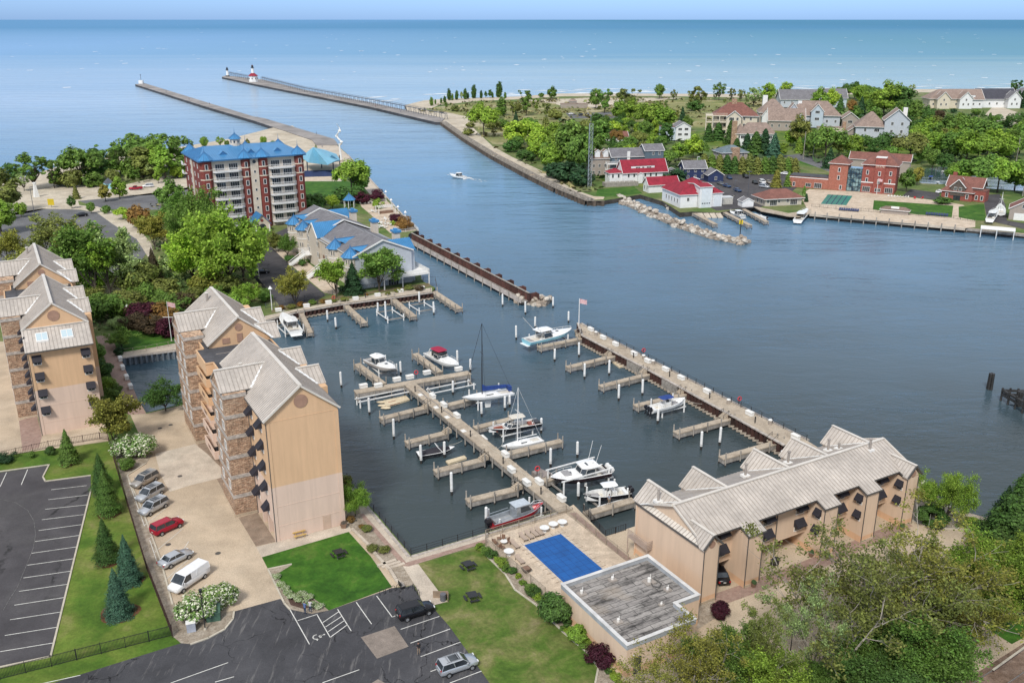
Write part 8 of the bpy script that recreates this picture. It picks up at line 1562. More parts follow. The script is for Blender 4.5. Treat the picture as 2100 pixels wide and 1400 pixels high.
def car(kind,label,rear,front,mat,name=None,group=None,rack=False,simple=False,at=None,scl=1):
 nm=name or {'sedan':'parked_car','suv':'parked_car','van':'delivery_van','pickup':'pickup_truck'}[kind];cat={'sedan':'car','suv':'car','van':'van','pickup':'pickup truck'}[kind]
 p,q=G(*rear,GZ+.5),G(*front,GZ+.5);t=thing(nm,label,cat,((p[0]+q[0])/2,(p[1]+q[1])/2,GZ+.03),math.atan2(q[1]-p[1],q[0]-p[0]),group);t.scale=(scl,)*3
 b_,g,r_=car_mesh(kind);key=(kind,mat.name)
 if key not in CARM:CARM[key]=(b_.mesh('body',[mat],True),g.mesh('window_glass',[GLASS]),r_.mesh('roof',[mat],False))
 me=CARM[key];bo=part('body',me[0],t);part('window_glass',me[1],t);part('roof',me[2],t)
 L={'sedan':(1.4,-1.4,.86),'suv':(1.4,-1.4,.88),'van':(1.85,-1.8,.93),'pickup':(1.75,-1.7,.93)}[kind]
 for x in L[:2]:
  for s in (-1,1):w_=part('wheel',TYM,t,(x,s*(L[2]-.02),.33));part('rim',RMM,w_,(0,0,0))
 if not simple:
  e={'sedan':2.3,'suv':2.24,'van':2.74,'pickup':2.7}[kind];zz={'sedan':.62,'suv':.82,'van':.9,'pickup':.9}[kind]
  for s in (-1,1):
   obj('headlight',MB().box(e-.12,s*.62-.16,zz-.06,e+.03,s*.62+.16,zz+.08),LAMPW,t);obj('tail_light',MB().box(-e-.05,s*.68-.12,zz,-e+.06,s*.68+.12,zz+.25),LAMPR,t);obj('wing_mirror',MB().box(.75 if kind != 'van' else 1.5,s*1.0-.1,zz+.25,.95 if kind != 'van' else 1.7,s*1.0+.1,zz+.42),mat,t)
  obj('grille',MB().box(e+.0,-.42,zz-.3,e+.045,.42,zz-.02),BLACKM,t);obj('number_plate',MB().box(-e-.07,-.18,.62,-e-.055,.18,.74),LINE,t)
  if rack:
   for s in (-.6,.6):obj('roof_rail',MB().box(-1.5,s-.03,1.72,.4,s+.03,1.78),RIM,t)
   for x in (-1.2,.0):obj('cross_bar',MB().box(x-.04,-.6,1.78,x+.04,.6,1.83),RIM,t)
   obj('glass_roof',MB().box(-1.0,-.5,1.722,.2,.5,1.728),GLASS,t)
 return t
SIL,SIL2,RED_,BLK,WHT,GRY,BLU,TANP=paint('silver_paint',(.50,.52,.54),.5),paint('champagne_paint',(.42,.39,.35),.5),paint('red_paint',(.38,.008,.03)),paint('black_paint',(.012,.012,.015)),paint('white_car_paint',(.74,.74,.74),0),paint('grey_paint',(.16,.17,.18)),paint('blue_paint',(.03,.07,.16)),paint('tan_paint',(.35,.30,.23))
PG='cars parked along the drive by the rock bed'
for k,l,r_,f_,m_,rk in (('suv','champagne silver estate car, topmost of the cars along the rock bed',(321,972),(272,999),SIL2,True),('suv','bright silver off-roader, second from the top along the rock bed',(333,999),(281,1028),SIL,True),('suv','silver crossover, third from the top along the rock bed',(341,1026),(288,1055),SIL,True),('suv','red hatchback crossover parked facing the stone tower',(316,1092),(369,1068),RED_,False),('sedan','silver saloon parked between the red car and the white van',(331,1160),(389,1130),SIL,False),('van','white windowless delivery van at the end of the drive',(419,1168),(354,1212),WHT,False)):car(k,l,r_,f_,m_,group=PG,rack=rk)
car('suv','black crossover in the lower car park beside the lawn',(815,1264),(888,1242),BLK,group='cars in the lower car park');car('suv','silver off-roader with roof rack at the bottom edge of the lower car park',(900,1377),(975,1352),SIL,group='cars in the lower car park',rack=True)
car('sedan','dark car crossing the beach car park',(178,440),(153,442.5),BLK,simple=True);car('pickup','red pickup truck parked by the beach',(290,386.5),(267,387.5),RED_,simple=True);car('suv','white off-roader parked by the beach, right of the red pickup',(315,381.5),(292,382.5),WHT,simple=True);car('sedan','dark car in the small car park beside the row houses',(522,558),(550,556),BLK,simple=True)
ML='cars in the far marina car park';Z7=lambda x,y:(1200+x/3.889,160+y/3.889)
for i,(x,y,m_,k,dx,dy,l) in enumerate(((1050,795,GRY,'suv',10,8,'grey car in the back row, left one, below the cedar hedge'),(1150,797,BLU,'sedan',10,8,'dark blue car in the back row, second from the left'),(1280,789,BLK,'suv',10,7,'black car in the back row, nearest the pyramid cedar'),(1355,835,BLK,'sedan',8,7,'black car left of the white one in the middle of the car park'),(1415,832,WHT,'suv',9,6,'white off-roader beside the black car in the middle'),(1430,868,SIL,'suv',11,2,'silver car nearest the pyramid cedar in front'),(1465,832,TANP,'sedan',8,5,'tan car behind the silver car by the pyramid cedar'),(1080,843,GRY,'sedan',10,5,'grey car behind the blue saloon in the left part'),(1130,862,BLU,'sedan',11,4,'blue saloon in the middle of the left part'),(985,868,WHT,'pickup',12,4,'white pickup truck behind the red-roofed boathouse'),(1045,897,BLK,'suv',12,4,'black off-roader just right of the boathouse doors'),(1215,897,BLU,'sedan',11,5,'dark saloon right of the lamp post'),(925,838,RED_,'sedan',9,4,'red car half hidden behind the boathouse roof'),(880,818,GRY,'sedan',9,4,'grey car farthest left behind the boathouse'),(1600,764,WHT,'sedan',9,1,'white saloon at the far right of the hedge'))):
 x,y=Z7(x,y);car(k,l,(x-dx*.75,y-dy*.5),(x+dx*.75,y+dy*.5),m_,group=ML,simple=True)
car('sedan','white car behind the club lawn near the brick lodge',(1920,395),(1936,392),WHT,simple=True);car('sedan','white car on the dune road, left one',(1166,234),(1178,233.5),WHT,simple=True);car('sedan','black car on the dune road, right one',(1186,236.5),(1198,236),BLK,simple=True);car('sedan','pale car on the road behind the olive tree',(1645,258),(1657,259),SIL,simple=True)
# ---------------------------------------------------------------- people
SKIN=M('skin',(.45,.25,.17),.6,.05,3);HAIRD=M('dark_hair',(.03,.02,.015),.8,.1)
def person(label,p,face,shirt,trou,pose='stand',hair=HAIRD,z=GZ,hold=None):
 q=G(*p,z);t=thing('person',label,'person',(q[0],q[1],z+.035),face)
 V,Ed,Rr=[],[],[]
 def v(x,y,zz,r_,par=None):
  V.append((x,y,zz));Rr.append(r_);
  if par is not None:Ed.append((par,len(V)-1))
  return len(V)-1
 pel=v(0,0,.95,.14);sp=v(0,.01,1.15,.125,pel);ch=v(0,.01,1.36,.15,sp);nk=v(0,.01,1.50,.055,ch);hd=v(.01,0,1.62,.095,nk);v(.015,0,1.71,.085,hd)
 for s in (-1,1):
  hp=v(.0,s*.09,.90,.10,pel);kn=v(.03 if s > 0 else -.02,s*.11,.50,.065,hp);an=v(-.03 if s > 0 else -.05,s*.12,.08,.042,kn);v(.12,s*.13,.03,.035,an)
  sh_=v(0,s*.19,1.42,.065,ch)
  if pose == 'hold':el=v(.03,s*.24,1.14,.045,sh_);ha=v(.26,s*.10,1.20,.035,el);d=(.05,-s*.02,.02)
  elif pose == 'stoop':el=v(.14,s*.24,1.16,.045,sh_);ha=v(.30,s*.16,.98,.035,el);d=(.04,0,-.03)
  else:el=v(.0,s*.25,1.13,.045,sh_);ha=v(.06,s*.24,.88,.032,el);d=(.01,0,-.05)
  pa=v(ha and V[ha][0]+d[0],V[ha][1]+d[1],V[ha][2]+d[2],.028,ha)
  for j in range(4):a=v(V[pa][0]+d[0]*.9,V[pa][1]+d[1]*.9+(j-1.5)*.018,V[pa][2]+d[2]*.9,.009,pa);v(V[a][0]+d[0]*.6+.01,V[a][1],V[a][2]+d[2]*.5-.004*j,.008,a)
  th=v(V[pa][0]+.012,V[pa][1]-s*.03,V[pa][2]+.005,.010,ha);v(V[th][0]+.02,V[th][1]-s*.008,V[th][2]-.01,.009,th)
 me=bpy.data.meshes.new('body');me.from_pydata(V,Ed,[]);o_=bpy.data.objects.new('body',me);C.objects.link(o_)
 md=o_.modifiers.new('s','SKIN');
 for i,sv in enumerate(me.skin_vertices[0].data):sv.radius=(Rr[i],Rr[i]);sv.use_root=i == 0
 o_.modifiers.new('u','SUBSURF').levels=1;bpy.context.view_layer.update();m2=bpy.data.meshes.new_from_object(o_.evaluated_get(bpy.context.evaluated_depsgraph_get()));bpy.data.objects.remove(o_)
 for m_ in (SKIN,shirt,trou,BLACKM):m2.materials.append(m_)
 for f in m2.polygons:
  c_=f.center;arm=abs(c_.y) > .2 or c_.x > .17;f.material_index=0 if c_.z > 1.49 or (arm and c_.z < 1.18 and c_.z > .7) else 1 if c_.z > .94 else 3 if c_.z < .09 else 2;f.use_smooth=True
 bd=bpy.data.objects.new('body',m2);C.objects.link(bd);bd.parent=t
 obj('hair',MB().dome((-.005,0,1.66),.112,.105,.135,10,4),hair,t);fm=MB();fm.box(.098,-.012,1.60,.125,.012,1.645);obj('nose',fm,SKIN,bd)
 for s in (-1,1):obj('eye',MB().box(.095,s*.035-.012,1.65,.108,s*.035+.012,1.664),BLACKM,bd)
 if hold:obj('remote_control',MB().box(.30,-.1,1.2,.38,.1,1.26),BLACKM,t)
 return t
SHB,SHG,KHK,JNS,SHP,SHT=M('black_shirt',(.02,.02,.022),.9),M('grey_shirt',(.35,.37,.42),.9),M('khaki_cloth',(.30,.22,.15),.9),M('denim',(.03,.05,.10),.9),M('pale_shirt',(.55,.52,.52),.9),M('blue_shirt',(.10,.16,.32),.9)
person('man in black shirt and khaki trousers standing in the lower car park, holding a controller',(859,1342),rad(-60),SHB,KHK,'hold',hold=True)
person('person in blue top bending at the flower bed, left of two',(626,1258),rad(60),SHT,JNS,'stoop');person('person in pale top at the flower bed, right of two',(637,1255),rad(80),SHP,JNS,'stoop')
person('man in grey shirt standing on the finger dock beside the centre console boat',(1249,1034),rad(100),SHG,KHK,z=1.45)
person('dark-clothed person walking on the left beach',(33,391),0,SHB,JNS);person('person fishing on the widest part of the south pier',(649,276),0,SHB,JNS,z=2.2);person('person on the pier plaza walking toward the pier',(661,303),2,SHG,JNS)
for i,x in enumerate((700,770,822,905)):pp_={700:(700,206),770:(770,220),822:(822,231),905:(903,245)}[x];person('dark-clothed person on the north pier, %s from the outer end' % ORD[i],pp_,i,(SHB,RED_,SHT,SHG)[i],JNS,z=2.2)
for i,pp_ in enumerate(((341,190),(388,205),(430,215))):person('person on the narrow part of the south pier, %s from its tip' % ORD[i],pp_,i,SHB,JNS,z=2.2)
# ---------------------------------------------------------------- pool and its furniture
m,n,b=newmat('blue_pool_cover');v=coords(n,True,(1,1,1),rad(-29));t_=nd(n,'TexBrick');t_.offset=0;t_.inputs['Scale'].default_value=1;t_.inputs['Brick Width'].default_value=1.05;t_.inputs['Row Height'].default_value=1.05;t_.inputs['Mortar Size'].default_value=.03
t_.inputs['Color1'].default_value=(.005,.085,.30,1);t_.inputs['Color2'].default_value=(.006,.092,.32,1);t_.inputs['Mortar'].default_value=(.003,.045,.18,1);n.links.new(v,t_.inputs[0]);c=mix(n,.5,t_.outputs[0],ramp(n,noise(n,coords(n,True),.5,4,.6),[(.3,.6),(.7,1.25)]),'MULTIPLY');n.links.new(c,b.inputs['Base Color']);b.inputs['Roughness'].default_value=.75
t=thing('covered_pool','rectangular swimming pool under a bright blue safety cover','swimming pool',(0,0,0));PP=[(1074,1118),(1150,1094.5),(1241,1171),(1161,1200)]
P=px(PP);b_=MB();ring(b_,[tuple(p) for p in (P if sum(P[i][0]*P[(i+1)%4][1]-P[(i+1)%4][0]*P[i][1] for i in range(4)) > 0 else P[::-1])],.02,.35,GZ+.02,GZ+.075,0);obj('coping',b_,CONC2,t);obj('pool_cover',MB().prism([tuple(p) for p in P],GZ+.02,GZ+.06),m,t)
b_=MB();pc=Vector((sum(p[0] for p in P)/4,sum(p[1] for p in P)/4))
for i in range(4):
 a,c=Vector(P[i]),Vector(P[(i+1)%4]);d=(c-a).normalized();nr=Vector((d.y,-d.x));nr=nr if nr.dot((a+c)/2-pc) > 0 else -nr;k=int((c-a).length/1.05)
 for j in range(k+1):e=a+(c-a)*j/k;g_=e+nr*.85;b_.cyl((e.x,e.y,GZ+.09),(g_.x,g_.y,GZ+.085),.02,n=4)
obj('anchor_strap',b_,BROWND,t)
m,n,b=newmat('green_pool_cover');n.links.new(mix(n,.4,(.02,.17,.13),ramp(n,noise(n,coords(n,True),.15,3),[(.3,.6),(.7,1.6)]),'MULTIPLY'),b.inputs['Base Color'])
t=thing('club_pool','rectangular club pool under a green cover before the brick clubhouse','swimming pool',(0,0,0));PQ=[(1683.4,418.3),(1697.7,399.4),(1748,402.3),(1735.4,421.1)];obj('pool_cover',MB().prism([tuple(p) for p in px(PQ)],GZ+.02,GZ+.12),m,t);b_=MB()
for u in (.2,.4,.6,.8):
 a=G(PQ[0][0]+(PQ[3][0]-PQ[0][0])*u,PQ[0][1]+(PQ[3][1]-PQ[0][1])*u);c=G(PQ[1][0]+(PQ[2][0]-PQ[1][0])*u,PQ[1][1]+(PQ[2][1]-PQ[1][1])*u);bar(b_,(a[0],a[1],GZ+.14),(c[0],c[1],GZ+.14),.35,.03)
obj('cover_seam',b_,JNS,t)
LG=thing('sun_lounger','x','sun lounger');obj('bed',MB().box(-.95,-.32,.32,.35,.32,.38),TANP if 0 else M('sling_tan',(.42,.33,.26),.85,.1),LG);obj('backrest',MB().add([(.35,-.32,.35),(.35,.32,.35),(.95,.32,.62),(.95,-.32,.62),(.35,-.32,.30),(.35,.32,.30),(.95,.32,.57),(.95,-.32,.57)],[(0,3,2,1),(4,5,6,7),(0,1,5,4),(1,2,6,5),(2,3,7,6),(3,0,4,7)]),bpy.data.materials['sling_tan'],LG)
for x in (-.8,.6):
 for s in (-.28,.28):obj('leg',MB().box(x-.03,s-.03,0,x+.03,s+.03,.32),BLACKM,LG)
K_=Kind(LG);Z5=lambda x,y:(970+x/3.5,1000+y/3.5)
for p,a,l in (((360,352),120,'leftmost of the four loungers side by side along the far pool fence'),((402,338),120,'second from the left of the four loungers along the far pool fence'),((440,322),120,'third from the left of the four loungers along the far pool fence'),((475,312),120,'rightmost of the four loungers along the far pool fence'),((300,405),120,'single lounger between the brown chairs and the pool'),((335,515),120,'single lounger between the white table and the fire bowl')):
 q=G(*Z5(*p),GZ+.3);K_.put((q[0],q[1],GZ+.03),rad(a),l,'sun loungers round the pool')
TB=thing('round_table','x','table');obj('tabletop',MB().cyl((0,0,.70),(0,0,.74),.68,n=20),WHITE,TB);obj('leg',MB().cyl((0,0,0),(0,0,.7),.05,n=8),FRAME,TB);obj('foot',MB().cyl((0,0,0),(0,0,.04),.3,n=12),FRAME,TB);K_=Kind(TB)
for p,l in (((513,285),'left of the three round white tables by the far pool fence'),((576,258),'middle of the three round white tables by the far pool fence'),((641,243),'right of the three round white tables by the far pool fence'),((257,453),'lone round white table left of the pool')):q=G(*Z5(*p),GZ+.7);K_.put((q[0],q[1],GZ+.03),0,l,'round white tables by the pool')
CH=thing('patio_chair','x','chair');obj('seat',MB().box(-.25,-.25,.40,.25,.25,.46),BROWND,CH);obj('backrest',MB().box(-.29,-.25,.46,-.24,.25,.95),BROWND,CH)
for x in (-.22,.22):
 for s in (-.22,.22):obj('leg',MB().box(x-.02,s-.02,0,x+.02,s+.02,.4),BROWND,CH)
K_=Kind(CH)
for i,(x,y) in enumerate(((150,380),(165,400),(190,425),(185,365),(215,370),(265,390),(215,430))):q=G(*Z5(x,y),GZ+.3);K_.put((q[0],q[1],GZ+.03),i*1.1,'brown patio chair at the far left corner of the pool deck, '+('leftmost','second from the left','lowest left','upper left','upper middle','nearest the lounger','lowest right')[i],'brown patio chairs')
q=G(*Z5(222,402));K_2=thing('low_table','low white table amid the brown patio chairs','table',(q[0],q[1],GZ+.03));obj('tabletop',MB().cyl((0,0,.42),(0,0,.46),.5,n=14),BOXW,K_2);obj('leg',MB().cyl((0,0,0),(0,0,.42),.06,n=6),BROWND,K_2)
q=G(*Z5(382,605));t=thing('fire_bowl','square brown fire bowl on the pool deck near the fence','fire bowl',(q[0],q[1],GZ+.03),rad(30));obj('bowl',MB().loft([[(-.28,-.28,.0),(.28,-.28,.0),(.28,.28,.0),(-.28,.28,.0)],[(-.55,-.55,.6),(.55,-.55,.6),(.55,.55,.6),(-.55,.55,.6)]]),M('dark_bronze',(.07,.05,.04),.6,.2),t);obj('lava_rock',MB().box(-.45,-.45,.6,.45,.45,.64),BROWND,t)
def picnic(label,p,mat,sq=False,a=30):
 q=G(*p);t=thing('picnic_table',label,'picnic table',(q[0],q[1],GZ+.03),rad(a));W_=.6 if sq else .9
 obj('tabletop',MB().box(-W_,-.38 if not sq else -.6,.72,W_,.38 if not sq else .6,.77),mat,t)
 for s in (-1,1):obj('bench',MB().box(-W_,s*.75-.14 if not sq else s*.95-.14,.42,W_,s*.75+.14 if not sq else s*.95+.14,.47),mat,t)
 if sq:
  for s in (-1,1):obj('bench',MB().box(s*.95-.14,-.55,.42,s*.95+.14,.55,.47),mat,t)
 for s in (-1,1):obj('leg_frame',MB().cyl((s*W_*.7,-.75,0),(s*W_*.5,-.2,.72),.04,n=5).cyl((s*W_*.7,.75,0),(s*W_*.5,.2,.72),.04,n=5).box(s*W_*.62-.03,-.75,.38,s*W_*.62+.03,.75,.42),mat,t)
WOODY=M('yellow_wood',(.52,.34,.10),.7,.12,2)
picnic('yellow wooden picnic table against the blank gable wall',(613,1098),WOODY,a=27);picnic('black picnic table on the small lawn',(695,1140),BLACKM,True);picnic('black square picnic table on the large lawn, farther one',(960,1165),BLACKM,True);picnic('black square picnic table on the large lawn, nearer one',(969,1229),BLACKM,True,20)
Z4=lambda x,y:(520+x/3.182,960+y/3.182)
q=G(*Z4(1237,860));t=thing('litter_bin','grey bin behind tan boards beside the path to the large lawn','litter bin',(q[0],q[1],GZ));obj('bin_body',MB().cyl((0,0,0),(0,0,.95),.38,n=12),M('grey_bin',(.12,.12,.13),.7),t);obj('screen_board',MB().box(-1.3,.5,0,.6,.56,1.0).box(.6,-.5,0,.66,.5,.9),KHK,t)
for k,(p,c,l) in enumerate((((838,825),4,'row of black hoop bike racks on the left side of the gravel'),((1045,790),3,'row of black hoop bike racks on the right side of the gravel'))):
 q=G(*Z4(*p));t=thing('bike_rack',l,'bike rack',(q[0],q[1],GZ),rad(30 if k == 0 else -60))
 for i in range(c):obj('hoop',MB().tube([(i*.75+.28*math.cos(rad(a)),0,.55+.28*math.sin(rad(a))) if a >= 0 else (i*.75+(.28 if a == -1 else -.28),0,0) for a in (-1,0,30,60,90,120,150,180,-2)],.035,5),BLACKM,t)
q=G(*Z4(968,775));t=thing('park_bench','dark bench with pale seat at the gravel bed by the bike racks','bench',(q[0],q[1],GZ),rad(120));obj('seat',MB().box(-.5,-.25,.4,.5,.25,.46),SKIRT,t);obj('backrest',MB().box(-.5,.25,.4,.5,.3,.9),BLACKM,t)
for s in (-.42,.42):obj('leg',MB().box(s-.03,-.22,0,s+.03,.25,.4),BLACKM,t)
q=G(*Z4(590,385));t=thing('garden_ornament','stack of brown planters at the corner of the blank gable wall','planters',(q[0],q[1],GZ));b_=MB();b_.loft([[(-.3,-.3,0),(.3,-.3,0),(.3,.3,0),(-.3,.3,0)],[(-.45,-.45,.7),(.45,-.45,.7),(.45,.45,.7),(-.45,.45,.7)]]);obj('planter',b_,BROWND,t);obj('soil',MB().dome((0,0,.7),.4,.4,.35,8,3,jit=.2),BARK,t)
for x,y in ((888,1162),(1380,978),(1270,962),(1872,785)):
 q=G(1270+x/3.2308,840+y/3.2308+3);t=thing('plant_pot','dark round plant pot at the foot of the %s townhouse bay' % {888:'second',1380:'third',1270:'wall left of the third',1872:'rightmost'}[x],'plant pot',(q[0],q[1],GZ));obj('pot',MB().cyl((0,0,0),(0,0,.6),.25,.38,10),BROWND,t);obj('plant',MB().dome((0,0,.6),.35,.35,.4,8,3,jit=.3),S4,t)
q=G(1270+1028/3.2308,840+1025/3.2308);t=thing('gas_grill','black wheeled barbecue in the second garage opening of the townhouses','barbecue',(q[0],q[1],GZ),rad(30));obj('cabinet',MB().box(-.45,-.35,0,.45,.35,.85),BLACKM,t);obj('hood',MB().dome((0,0,.85),.45,.35,.35,10,4),BLACKM,t);obj('side_shelf',MB().box(.45,-.3,.8,.8,.3,.85),BLACKM,t)
for x,y,l in ((690,1095,'dark car inside the first garage opening of the townhouses'),):q=Z6_=(1270+x/3.2308,840+y/3.2308);car('sedan',l,(q[0]-4,q[1]+6),(q[0]-22,q[1]-28) if 0 else (q[0]-14,q[1]-12),BLK)
# ---------------------------------------------------------------- utility boxes, lamps, poles
Z3=lambda x,y:(x/2.8,900+y/2.8)
q=G(*Z3(1228,1030));t=thing('transformer_box','green utility transformer cabinet among the white-flowering shrubs','utility box',(q[0],q[1],GZ),rad(15));b_=MB();b_.loft([[(-.8,-.65,0),(.8,-.65,0),(.8,.65,0),(-.8,.65,0)],[(-.8,-.65,1.1),(.8,-.65,1.1),(.8,.65,1.5),(-.8,.65,1.5)]]);GRNB=M('utility_green',(.05,.11,.075),.6,.12,1);obj('cabinet',b_,GRNB,t);obj('lid',MB().add([(-.86,-.72,1.1),(.86,-.72,1.1),(.86,.72,1.55),(-.86,.72,1.55),(-.86,-.72,1.2),(.86,-.72,1.2),(.86,.72,1.65),(-.86,.72,1.65)],[(0,3,2,1),(4,5,6,7),(0,1,5,4),(1,2,6,5),(2,3,7,6),(3,0,4,7)]),GRNB,t)
for x,y,l,s,m_ in ((1100,1100,'pale grey utility cabinet with white trim on the corner island rocks',1.0,SHG),(1040,1035,'small white utility box on the rocks by the van',.6,BOXW),(735,100,'grey-green utility box in the shrubs at the top of the drive',.9,GRNB)):
 q=G(*Z3(x,y));t=thing('utility_box',l,'utility box',(q[0],q[1],GZ),rad(20));obj('cabinet',MB().box(-.5*s,-.35*s,0,.5*s,.35*s,1.2*s),m_,t);obj('lid',MB().box(-.55*s,-.4*s,1.2*s,.55*s,.4*s,1.27*s),BOXW,t)
def lamp(label,base,top,mat,kind='post',z=GZ,arm=0,r_=.06,name='lamp_post'):
 q=G(*base,z);h=zt(base[0],base[1],top,z)-z;t=thing(name,label,'lamp post' if name == 'lamp_post' else 'pole',(q[0],q[1],z));k=1 if q[1] < 200 else 1.6
 obj('pole',MB().cyl((0,0,0),(0,0,h),r_*1.2*k,r_*.8*k,7),mat,t);obj('base',MB().cyl((0,0,0),(0,0,.25),.2,.15,8),KERB,t)
 if kind == 'post':obj('lamp_head',MB().cyl((0,0,h),(0,0,h+.35),.16*k,.2*k,8).dome((0,0,h+.35),.22*k,.22*k,.15*k,8,3),mat,t)
 if kind == 'bell':obj('lamp_head',MB().cyl((0,0,h-.5),(0,0,h+.2),.55,.06,10),WHITE,t)
 if kind == 'box':
  for s in ((-1,1) if arm == 2 else (1,)):obj('lamp_head',MB().box(min(0,s*.9),-.18,h-.05,max(0,s*.9),.18,h+.12),mat,t)
 if kind == 'flag':obj('yard_arm',MB().box(-1.3,-.05,h*.6,1.3,.05,h*.6+.1),mat,t)
 if kind in ('flag','flag2'):
  fl=MB();n_=6
  for i in range(n_):x0_,x1_=.1+i*.28,.1+(i+1)*.28;y0_,y1_=.12*math.sin(i*1.1),.12*math.sin((i+1)*1.1);fl.add([(x0_,y0_,h-1.2-.05*i),(x1_,y1_,h-1.25-.05*i),(x1_,y1_,h-.15-.05*i),(x0_,y0_,h-.1-.05*i)],[(0,1,2,3)])
  obj('flag',fl,FLAG,t)
 return t
m,n,b=newmat('striped_flag');FLAG=m;v=coords(n);sp=nd(n,'SeparateXYZ');n.links.new(v,sp.inputs[0]);fr_=mth('FRACT',mth('DIVIDE',sp.outputs[2],.2),0) if 0 else None
wv=nd(n,'TexWave');wv.bands_direction='Z';wv.inputs['Scale'].default_value=1.6;n.links.new(v,wv.inputs[0]);n.links.new(ramp(n,wv.outputs[0],[(.49,(.45,.02,.03)),(.51,(.75,.75,.75))]),b.inputs['Base Color'])
lamp('black lamp post among the white-flowering shrubs of the corner island',(421,1290),1214,BLACKM);lamp('tall black lamp post at the bottom edge right of the pool house',(1616,1376),1290,BLACKM)
lamp('white pole with yard arm and small flag on the lawn behind the central tower',(352,699),618,WHITE,'flag',name='flag_pole');lamp('white flagpole at the tip of the breakwater walk',(1187,668),612,WHITE,'flag2',z=2.2,name='flag_pole')
lamp('white bell-topped lamp post left of the maroon shrubs',(264,656),625,WHITE,'bell');lamp('white bell-topped lamp post at the left end of the north quay',(558,636),588,WHITE,'bell');lamp('white bell-topped lamp post beside the dark car by the row houses',(531,567),527,WHITE,'bell')
for i,p in enumerate(((792,415),(803,432),(817,446),(832,457))):lamp('white bell-topped lamp post along the sun terrace, %s from the far end' % ORD[i],p,p[1]-24,WHITE,'bell')
lamp('tall grey light pole in the beach car park',(72,448),384,LM,'box');lamp('tall dark light pole at the front of the marina car park',(1533,406),352,LM,'box',arm=2);lamp('white pole in the middle of the marina car park',(1427.6,366),322,BOXW,'box');lamp('grey pole by the equipment trailer',(1505,402),370,LM,'box')
for i,(a,c) in enumerate((((1547,306),262),((1647,327),270),((1667,325),283),((1822,330),298),((1833,326),317),((1921,338),321),((2084,330),282),((2077,222),193),((2097,402),372))):lamp(('thin pale pole in the far woods, %s from the left of the far shore' if 0 else 'slender pale pole on the far shore, %s from the left') % ORD[i],a,c,PILE,'box' if i in (7,8,5) else 'none',r_=.12,name='utility_pole')
q=G(1797,396);lamp('white flagpole in front of the right brick tower',(1797.5,399),366,WHITE,'flag2',name='flag_pole')
q=G(1208,386);h=zt(1208,386,254,GZ);t=thing('lattice_mast','tall grey steel lattice mast on the riverbank beside the white balconies','mast',(q[0],q[1],0));b_=MB();W_=1.0;LG_=M('lattice_grey',(.30,.34,.36),.5,.1)
n_=int(h/2)
for i in range(n_):
 for k in range(3):
  a0,a1=rad(120*k),rad(120*k+120);z0_,z1_=GZ+(h-GZ)*i/n_,GZ+(h-GZ)*(i+1)/n_;A_=(W_*math.cos(a0),W_*math.sin(a0));B_=(W_*math.cos(a1),W_*math.sin(a1))
  b_.cyl((*A_,z0_),(*A_,z1_),.09,n=4);b_.cyl((*A_,z0_),(*B_,z1_),.055,n=3);b_.cyl((*A_,z1_),(*B_,z1_),.05,n=3)
obj('lattice_frame',b_,LG_,t);obj('antenna',MB().cyl((0,0,h),(0,0,h+3),.06,n=4),LG_,t)
q=G(700,331);t=thing('sculpture','tall white twisting sculpture on the pier plaza','sculpture',(q[0],q[1],GZ));b_=MB();b_.tube([(0,0,0),(-.3,0,6),(-.6,0,9)],[.7,.45,.3],7);pts_=[(-.6+1.6*math.sin(i*.9)*(1-i/16),.8*math.cos(i*1.3),8+i*.9) for i in range(13)];b_.tube(pts_,[.5*(1-i/16) for i in range(13)],6)
for i in (2,5,8):b_.dome(pts_[i],.9,.5,.7,8,4,True,jit=.2)
obj('figure',b_,BOXW,t);obj('plinth',MB().cyl((0,0,0),(0,0,.8),1.6,n=12),CONC2,t)
t=thing('tent_pavilion','big pale blue peaked pavilion roof behind the brick apartments','pavilion',(0,0,0));PV=M('pale_blue_fabric',(.20,.46,.60),.5,.06,.3)
pk=G(642,302,13.5);rim=[G(617,322,6.5),G(632,333,7.5),G(655,336,6),G(672,338,6.5),G(688,330,7),G(697,327,6),G(690,316,8),G(668,308,9)]
b_=MB();ci=Vector(pk)
for i in range(len(rim)-1):b_.slab([rim[i],rim[i+1],pk],.15)
b_.slab([rim[-1],rim[0],pk],.15);obj('fabric_roof',b_,PV,t);p2=G(680,318,9.5);b_=MB();
for a,c in (((664,337,5.5),(697,330,5.5)),((697,330,5.5),(686,316,7))):b_.slab([G(*a),G(*c),p2],.15)
obj('fabric_wing',b_,PV,t)
for x,y in ((631,352),(684,350),(620,345),(697,338),(660,345)):q=G(x,y);obj('mast',MB().cyl((q[0],q[1],0),(q[0],q[1],6.5),.3,n=7),LM,t)
BN2=M('navy_seat',(.02,.04,.12),.7);BS=thing('bench_row','x','benches');bs_=MB();[bs_.box(-9+.0*k,1.2*k,.0,9,1.2*k+.5,.45) for k in range(1)];obj('seat_row',bs_,BN2,BS);K_=Kind(BS)
for i in range(6):q=G(655,352+i*2.1);K_.put((q[0],q[1],GZ+.05),rad(10),'navy bench row under the blue pavilion, %s from the back' % ORD[i],'amphitheatre benches')
q=G(717,425);t=thing('gazebo','small open gazebo with pointed blue roof behind the row houses','gazebo',(q[0],q[1],GZ));turret(t,0,0,2.6,2.9,2.4,6,.6)
for k in range(6):obj('column',MB().cyl((2.1*math.cos(rad(60*k+30)),2.1*math.sin(rad(60*k+30)),0),(2.1*math.cos(rad(60*k+30)),2.1*math.sin(rad(60*k+30)),2.9),.13,n=6),TRIM,t)
